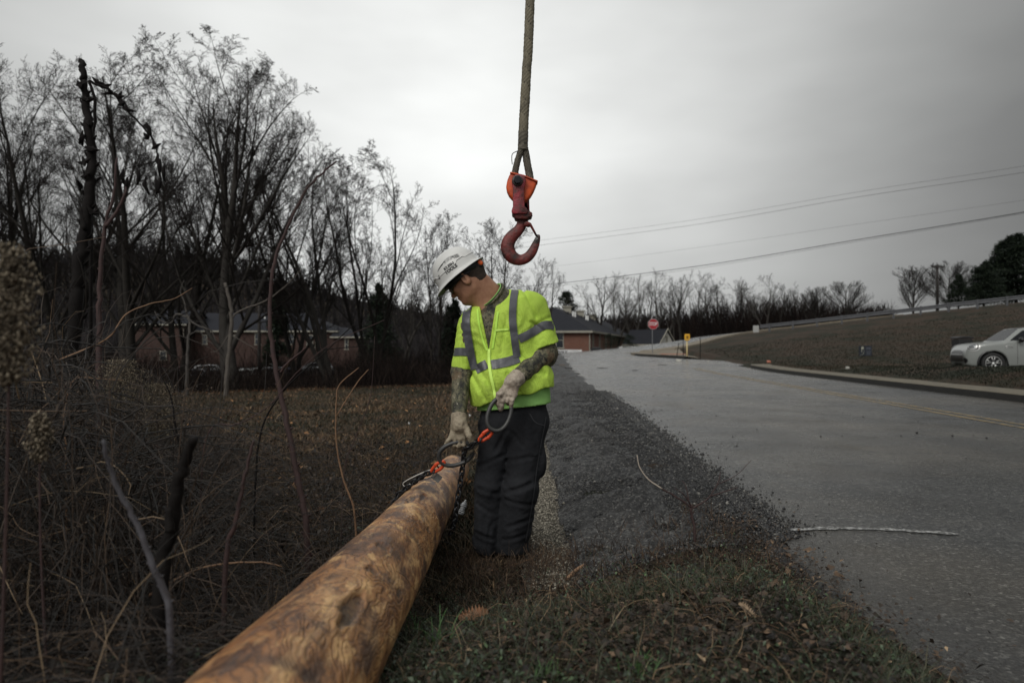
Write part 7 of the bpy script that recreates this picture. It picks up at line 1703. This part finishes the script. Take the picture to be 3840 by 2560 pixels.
wire([(975,1180,62.3),(1500,1119,58.3),(2025,1078,52.3),(2600,1008,44.3),(3200,908,37.3),(3840,800,31.3),(4600,662,25.3)], .007, m_wire, 'thin line slung just under the thickest cable')
wire([(1100,1020,64),(1700,960,60),(2025,919,56),(2600,843,48),(3200,741,40),(3840,646,33),(4600,520,27)], .011, m_wire2, 'lower wire of the top pair across the right sky')
wire([(1100,1000,64),(1700,942,60),(2025,901,56),(2600,824,48),(3200,722,40),(3840,622,33),(4600,492,27)], .008, m_wire2, 'topmost thin wire across the right sky')
wire([(1100,1090,66),(1700,1035,62),(2060,1000,58),(2600,930,50),(3200,842,42),(3840,750,35),(4600,630,28)], .006, m_wire2, 'faint single wire between the top pair and the thick cable')

# ------------------------------------------------------------------ cars
def poly_sdf(px_, pz_, poly):
    """signed distance to a polygon on broadcast 2D arrays (negative inside)"""
    d = np.full(np.broadcast(px_, pz_).shape, 1e9); s = np.ones_like(d); n = len(poly)
    for i in range(n):
        a, b_ = poly[i], poly[i-1]; ex, ez = b_[0]-a[0], b_[1]-a[1]; wx, wz = px_-a[0], pz_-a[1]
        t = np.clip((wx*ex+wz*ez)/(ex*ex+ez*ez), 0, 1); d = np.minimum(d, (wx-ex*t)**2+(wz-ez*t)**2)
        c1, c2, c3 = pz_ >= a[1], pz_ < b_[1], ex*wz > ez*wx; s = np.where((c1 & c2 & c3) | (~c1 & ~c2 & ~c3), -s, s)
    return s*np.sqrt(d)
g_ = Grid((-2.0, -.92, .12), (2.0, .92, 1.5), .02)
prof_ = spline([np.array(q+(0,)) for q in ((1.88,.26),(1.925,.45),(1.91,.62),(1.86,.76),(1.74,.86),(1.4,.925),(1.02,.965),(.92,1.0),(.52,1.31),(.30,1.385),(-.25,1.415),(-1.1,1.39),(-1.58,1.33),(-1.68,1.25),(-1.84,.98),(-1.93,.84),(-1.95,.55),(-1.90,.28),(-1.6,.19),(0,.175),(1.6,.19),(1.88,.26))], 3)
PX_, PZ_ = g_.X[:, 0, :], g_.Z[0, 0, :][None, :]
dpro = poly_sdf(PX_, PZ_, [(q[0], q[1]) for q in prof_[:-1]]).astype(np.float32)[:, None, :]
hw = .835-.19*np.clip((np.abs(g_.X+.0)-1.15)/.8, 0, 1)**2.2; tum = .235*np.clip((g_.Z-.93)/.48, 0, 1)**1.1; bul = .02*np.sin(np.clip((g_.Z-.2)/.75, 0, 1)*np.pi)
dwid = (np.abs(g_.Y)-(hw-tum+bul-.0)).astype(np.float32)
D = smax(dpro, dwid, .10)
for wx in (1.23, -1.24):
    cyl = np.sqrt((g_.X-wx)**2+(g_.Z-.31)**2)-.375; slab = .58-np.abs(g_.Y); D = np.maximum(D, -np.maximum(cyl, slab).astype(np.float32))
Vc, Fc = surf(g_, D); cbv = bvh_of(Vc, Fc)
m_paint = mat('pale_silver_paint', (.19,.20,.19), .35, spec=.5, coat=.4); m_tyre = mat('tyre_rubber', (.014,.014,.014), .8); m_rim = mat('alloy_rim', (.42,.42,.41), .35, metal=.7); m_blkg = mat('gloss_black_trim', (.010,.010,.011), .3); m_carglass = mat('tinted_car_glass', (.008,.009,.011), .25, spec=.12); m_chrome = mat('chrome', (.42,.42,.41), .38, metal=.8); m_lampg = mat('headlamp_lens', (.10,.105,.11), .15, spec=.8, metal=.3)
car = thing('parked_car', (0, 0, 0), 'pale silver small hatchback with black roof and round headlamps parked on the verge', 'car')
cb_ = mesh_from('body', Vc, Fc, m_paint, True); cb_.parent = car
def cpart(name, VF, m_, par=None, smooth=True):
    o = mesh_from(name, VF[0], VF[1], m_, smooth); o.parent = par or car
    return o
roofp = [(x, y) for x, y in [(.40,-.5),(.46,-.3),(.48,0),(.46,.3),(.40,.5),(-.4,.57),(-1.2,.55),(-1.55,.48),(-1.6,0),(-1.55,-.48),(-1.2,-.55),(-.4,-.57)]]
cpart('roof', patch(cbv, roofp, (0,0,2.2), (1,0,0), (0,1,0), (0,0,-1), .006, 8), m_blkg)
ws = [(y, z) for y, z in [(-.70,1.01),(-.3,.995),(0,.99),(.3,.995),(.70,1.01),(.62,1.18),(.54,1.33),(.25,1.355),(0,1.36),(-.25,1.355),(-.54,1.33),(-.62,1.18)]]
cpart('windscreen', patch(cbv, ws, (3.5,0,0), (0,1,0), (0,0,1), (-1,0,0), .006, 8), m_carglass)
cpart('rear_window', patch(cbv, [(-.52,1.03),(0,1.02),(.52,1.03),(.46,1.25),(0,1.27),(-.46,1.25)], (-3.5,0,0), (0,1,0), (0,0,1), (1,0,0), .006, 6), m_carglass)
for s_ in (1, -1):
    sw = [(.80,1.0),(.62,1.15),(.42,1.30),(.0,1.335),(-.6,1.33),(-1.2,1.30),(-1.50,1.22),(-1.58,1.05),(-1.2,1.0),(-.4,.995),(.3,.995)]
    cpart('side_window', patch(cbv, sw, (0, 2.5*s_, 0), (1,0,0), (0,0,1), (0,-s_,0), .006, 7), m_carglass)
    for xw, nm in ((1.23, 'f'), (-1.24, 'r')):
        arch = MB(); arch.tube([(xw+.395*math.cos(a), s_*.815 if abs(xw) < 3 else 0, .31+.395*math.sin(a)) for a in np.linspace(-.15, math.pi+.15, 20)], .035, 8, flat=(1.0, .8)); V_ = arch.V; o = arch.build('wheel_arch', m_blkg, None, True); o.parent = car
        wy = s_*.735; tb = MB(); tb.lathe([(.21,-.09),(.285,-.10),(.308,-.08),(.314,0),(.308,.08),(.285,.10),(.21,.09),(.20,0)], (xw, wy, .315), 32, (0,1,0)); wh = tb.build('wheel', m_tyre, None, True); wh.parent = car
        rb = MB(); rb.tube([(xw+.208*math.cos(a), wy+s_*.082, .315+.208*math.sin(a)) for a in np.linspace(0, 6.283, 33)[:-1]], .014, 6, closed=True)
        for k in range(5):
            a = 2*math.pi*k/5+.3
            for da in (-.24, .24): rb.tube([(xw+.045*math.cos(a), wy+s_*.075, .315+.045*math.sin(a)), (xw+.205*math.cos(a+da), wy+s_*.082, .315+.205*math.sin(a+da))], [.020,.012], 6)
        rb.lathe([(0,-.01),(.05,-.01),(.045,.012),(0,.016)], (xw, wy+s_*.082, .315), 14, (0,s_,0)); o = rb.build('rim', m_rim, None, True); o.parent = wh
        o2 = MB(); o2.lathe([(0,-.01),(.20,-.01),(.20,.01),(0,.01)], (xw, wy+s_*.03, .315), 24, (0,1,0)); o = o2.build('brake_disc', m_blk, None); o.parent = wh
    el = [(.175*math.cos(a)+.0, .150*math.sin(a)) for a in [2*math.pi*k/20 for k in range(20)]]
    nrm = Vector((1, s_*.62, .45)).normalized(); ex = Vector((0,0,1)).cross(nrm).normalized(); ey = nrm.cross(ex)
    org = Vector((1.60, s_*.62, .765))
    def on(pl, name, m_, off, par=None, k=1.0): return cpart(name, patch(cbv, [(a*k, b_*k) for a, b_ in pl], org+nrm*1.0, ex, ey, -nrm, off, 4), m_, par)
    hl1 = on(el, 'headlight', m_chrome, .008); on(el, 'headlight_surround', m_blkg, .012, hl1, .86); on(el, 'headlight_ring', m_chrome, .016, hl1, .72); on(el, 'headlight_lens', m_lampg, .020, hl1, .56)
    fog = [(.10*math.cos(a), .085*math.sin(a)) for a in [2*math.pi*k/14 for k in range(14)]]
    cpart('fog_light', patch(cbv, fog, (3.5, s_*.60, .40), (0,1,0), (0,0,1), (-1,0,0), .006, 4), m_blkg)
    mb = MB(); mb.tube([(.55,s_*.80,.985),(.54,s_*.93,1.0)], .03, 6); mb.lathe([(0,-.11),(.06,-.09),(.085,0),(.06,.07),(0,.09)], (.55, s_*.95, 1.02), 12, (0,1,.1)); o = mb.build('wing_mirror', m_blkg, None, True); o.parent = car
    mb = MB(); mb.tube(spline([(.93,s_*.845,.80),(.90,s_*.85,.835),(.80,s_*.852,.84),(.75,s_*.852,.80),(.93,s_*.846,.79)], 4), .012, 6); o = mb.build('side_indicator', m_chrome, None, True); o.parent = car
    V_, F_ = ribbon(cbv, [(.62, s_*.9, z) for z in np.linspace(.98, .30, 12)], .008, (0,-s_,0), .004, 1); cpart('door_seam', (V_, F_), m_blkg)
    V_, F_ = ribbon(cbv, [(x, s_*.9, .965) for x in np.linspace(1.0, -1.75, 24)], .012, (0,-s_,0), .005, 1); cpart('belt_trim', (V_, F_), m_blkg)
grl = [(-.50,.36),(-.53,.50),(-.50,.62),(-.40,.69),(0,.71),(.40,.69),(.50,.62),(.53,.50),(.50,.36),(0,.345)]
gr_ = cpart('grille', patch(cbv, grl, (3.5,0,0), (0,1,0), (0,0,1), (-1,0,0), .008, 6), m_blkg)
V_, F_ = ribbon(cbv, [(2.6, y, z) for y, z in [(q[0]*1.02, q[1]) for q in spline([np.array(g+(0,)) for g in grl[:9]], 4)]], .022, (-1,0,0), .012, 2, back=1); cpart('grille_surround', (V_, F_), m_chrome, gr_)
V_, F_ = ribbon(cbv, [(2.6, y, .575) for y in np.linspace(-.47, .47, 12)], .018, (-1,0,0), .012, 1, back=1); cpart('grille_bar', (V_, F_), m_chrome, gr_)
cpart('lower_intake', patch(cbv, [(-.42,.23),(-.44,.31),(0,.315),(.44,.31),(.42,.23)], (3.5,0,0), (0,1,0), (0,0,1), (-1,0,0), .008, 4), m_blkg)
cpart('bonnet_scoop', patch(cbv, [(1.30+.03*math.cos(a), .13*math.sin(a)) for a in [2*math.pi*k/14 for k in range(14)]], (0,0,2), (1,0,0), (0,1,0), (0,0,-1), .008, 3), m_blkg)
V_, F_ = ribbon(cbv, spline([(1.86,-.70,.74),(1.80,0,.74),(1.86,.70,.74)], 6), .010, (-1,0,0), .006, 1, back=2); cpart('bonnet_seam', (V_, F_), m_blkg)
fwd = Vector((-.966, .259, 0)); ang = math.atan2(fwd.y, fwd.x); car.rotation_euler = (0, 0, ang)
R_ = Matrix.Rotation(ang, 3, 'Z'); wl = R_ @ Vector((1.23, .735, 0)); tgt = Vector(P(3721, 1362, 20.5)); car.location = (tgt.x-wl.x, tgt.y-wl.y, tgt.z-.315)
# car park
cols = [(.62,.62,.60), (.03,.032,.036), (.30,.31,.33), (.06,.065,.075), (.55,.55,.56), (.14,.02,.02), (.02,.035,.08), (.16,.17,.18)]
names = ['white','black','silver grey','charcoal','pale silver','dark red','navy blue','graphite']
cm_ = [mat(n_.replace(' ', '_')+'_car_paint', c_, .3, coat=.5) for n_, c_ in zip(names, cols)]
lot = [(120,1328,58,0),(215,1330,59,4),(330,1322,62,2),(430,1330,60,1),(560,1334,60,0),(660,1330,62,7),(745,1332,61,4),(840,1334,62,3),(935,1336,60,0),(1020,1336,62,2),(1120,1338,60,6),(1215,1338,62,1),(180,1312,80,3),(390,1312,80,0),(620,1314,82,5),(800,1314,82,4),(1010,1316,82,0),(1180,1318,82,7)]
where = ['at the left edge of the car park, behind the seed plume','second from the left in the front row of the car park','left of the forked sapling in the car park','right of the forked sapling in the car park','in front of the brick gable wing','in front of the white corner downspout','just left of the gnarled tree','between the gnarled and the slender grey tree','just right of the slender grey tree','left of the leaning sapling, front row','right of the leaning sapling, front row','last at the right end of the front row','in the back row at the far left','in the back row right of the forked sapling','in the back row under the lower gable window','in the back row behind the slender grey tree','in the back row behind the leaning sapling','at the right end of the back row']
for i, ((px, py, d, ci), wh_) in enumerate(zip(lot, where)):
    x = xd(px, d); c2 = copy_tree(car); c2.location = (x, d, float(G(x, d))); c2.rotation_euler = (0, 0, math.radians(95+(i*37 % 9)-4)+(math.pi if i % 3 == 0 else 0)+(math.pi/2 if i > 11 else 0)); c2.scale = (1.12, 1.04, 1.02)
    tag(c2, '%s parked car %s' % (names[ci], wh_), 'car', 'cars in the car park behind the left trees')
    for ch_ in c2.children:
        if ch_.name.startswith('body') or ch_.name.startswith('roof'): ch_.material_slots[0].link = 'OBJECT'; ch_.material_slots[0].material = cm_[ci]
c2 = copy_tree(car); x = xd(2372, 80); c2.location = (x, 80, -.28); c2.rotation_euler = (0, 0, math.radians(5)); tag(c2, 'white car whose roof just shows over the side road crest', 'car')
if 'group' in c2: del c2['group']
for ch_ in c2.children:
    if ch_.name.startswith('body') or ch_.name.startswith('roof'): ch_.material_slots[0].link = 'OBJECT'; ch_.material_slots[0].material = cm_[0]
x = xd(2236, 67); ac = thing('air_conditioner', (x, 67, float(G(x, 67))), 'low dark air conditioning unit by the brick wall right of the banner', 'air conditioner')
zt = P(0, 1304, 67)[2]; zb_ = float(G(x, 67)); mb = MB(); mb.box((x, 67, (zt+zb_)/2), (1.0,.9,zt-zb_)); mb.build('casing', mat('dark_blue_grey_metal', (.018,.021,.026), .6), ac, bevel=.03)
mb = MB(); mb.lathe([(0,0),(.36,0),(.38,.03),(.30,.06),(0,.07)], (x, 67, zt), 18); mb.build('fan_guard', m_blk, ac, True)
for k in range(6): mb = MB(); mb.box((x, 66.54, zb_+(zt-zb_)*(.15+.14*k)), (.86,.02,.03)); mb.build('louvre', m_blk, ac)
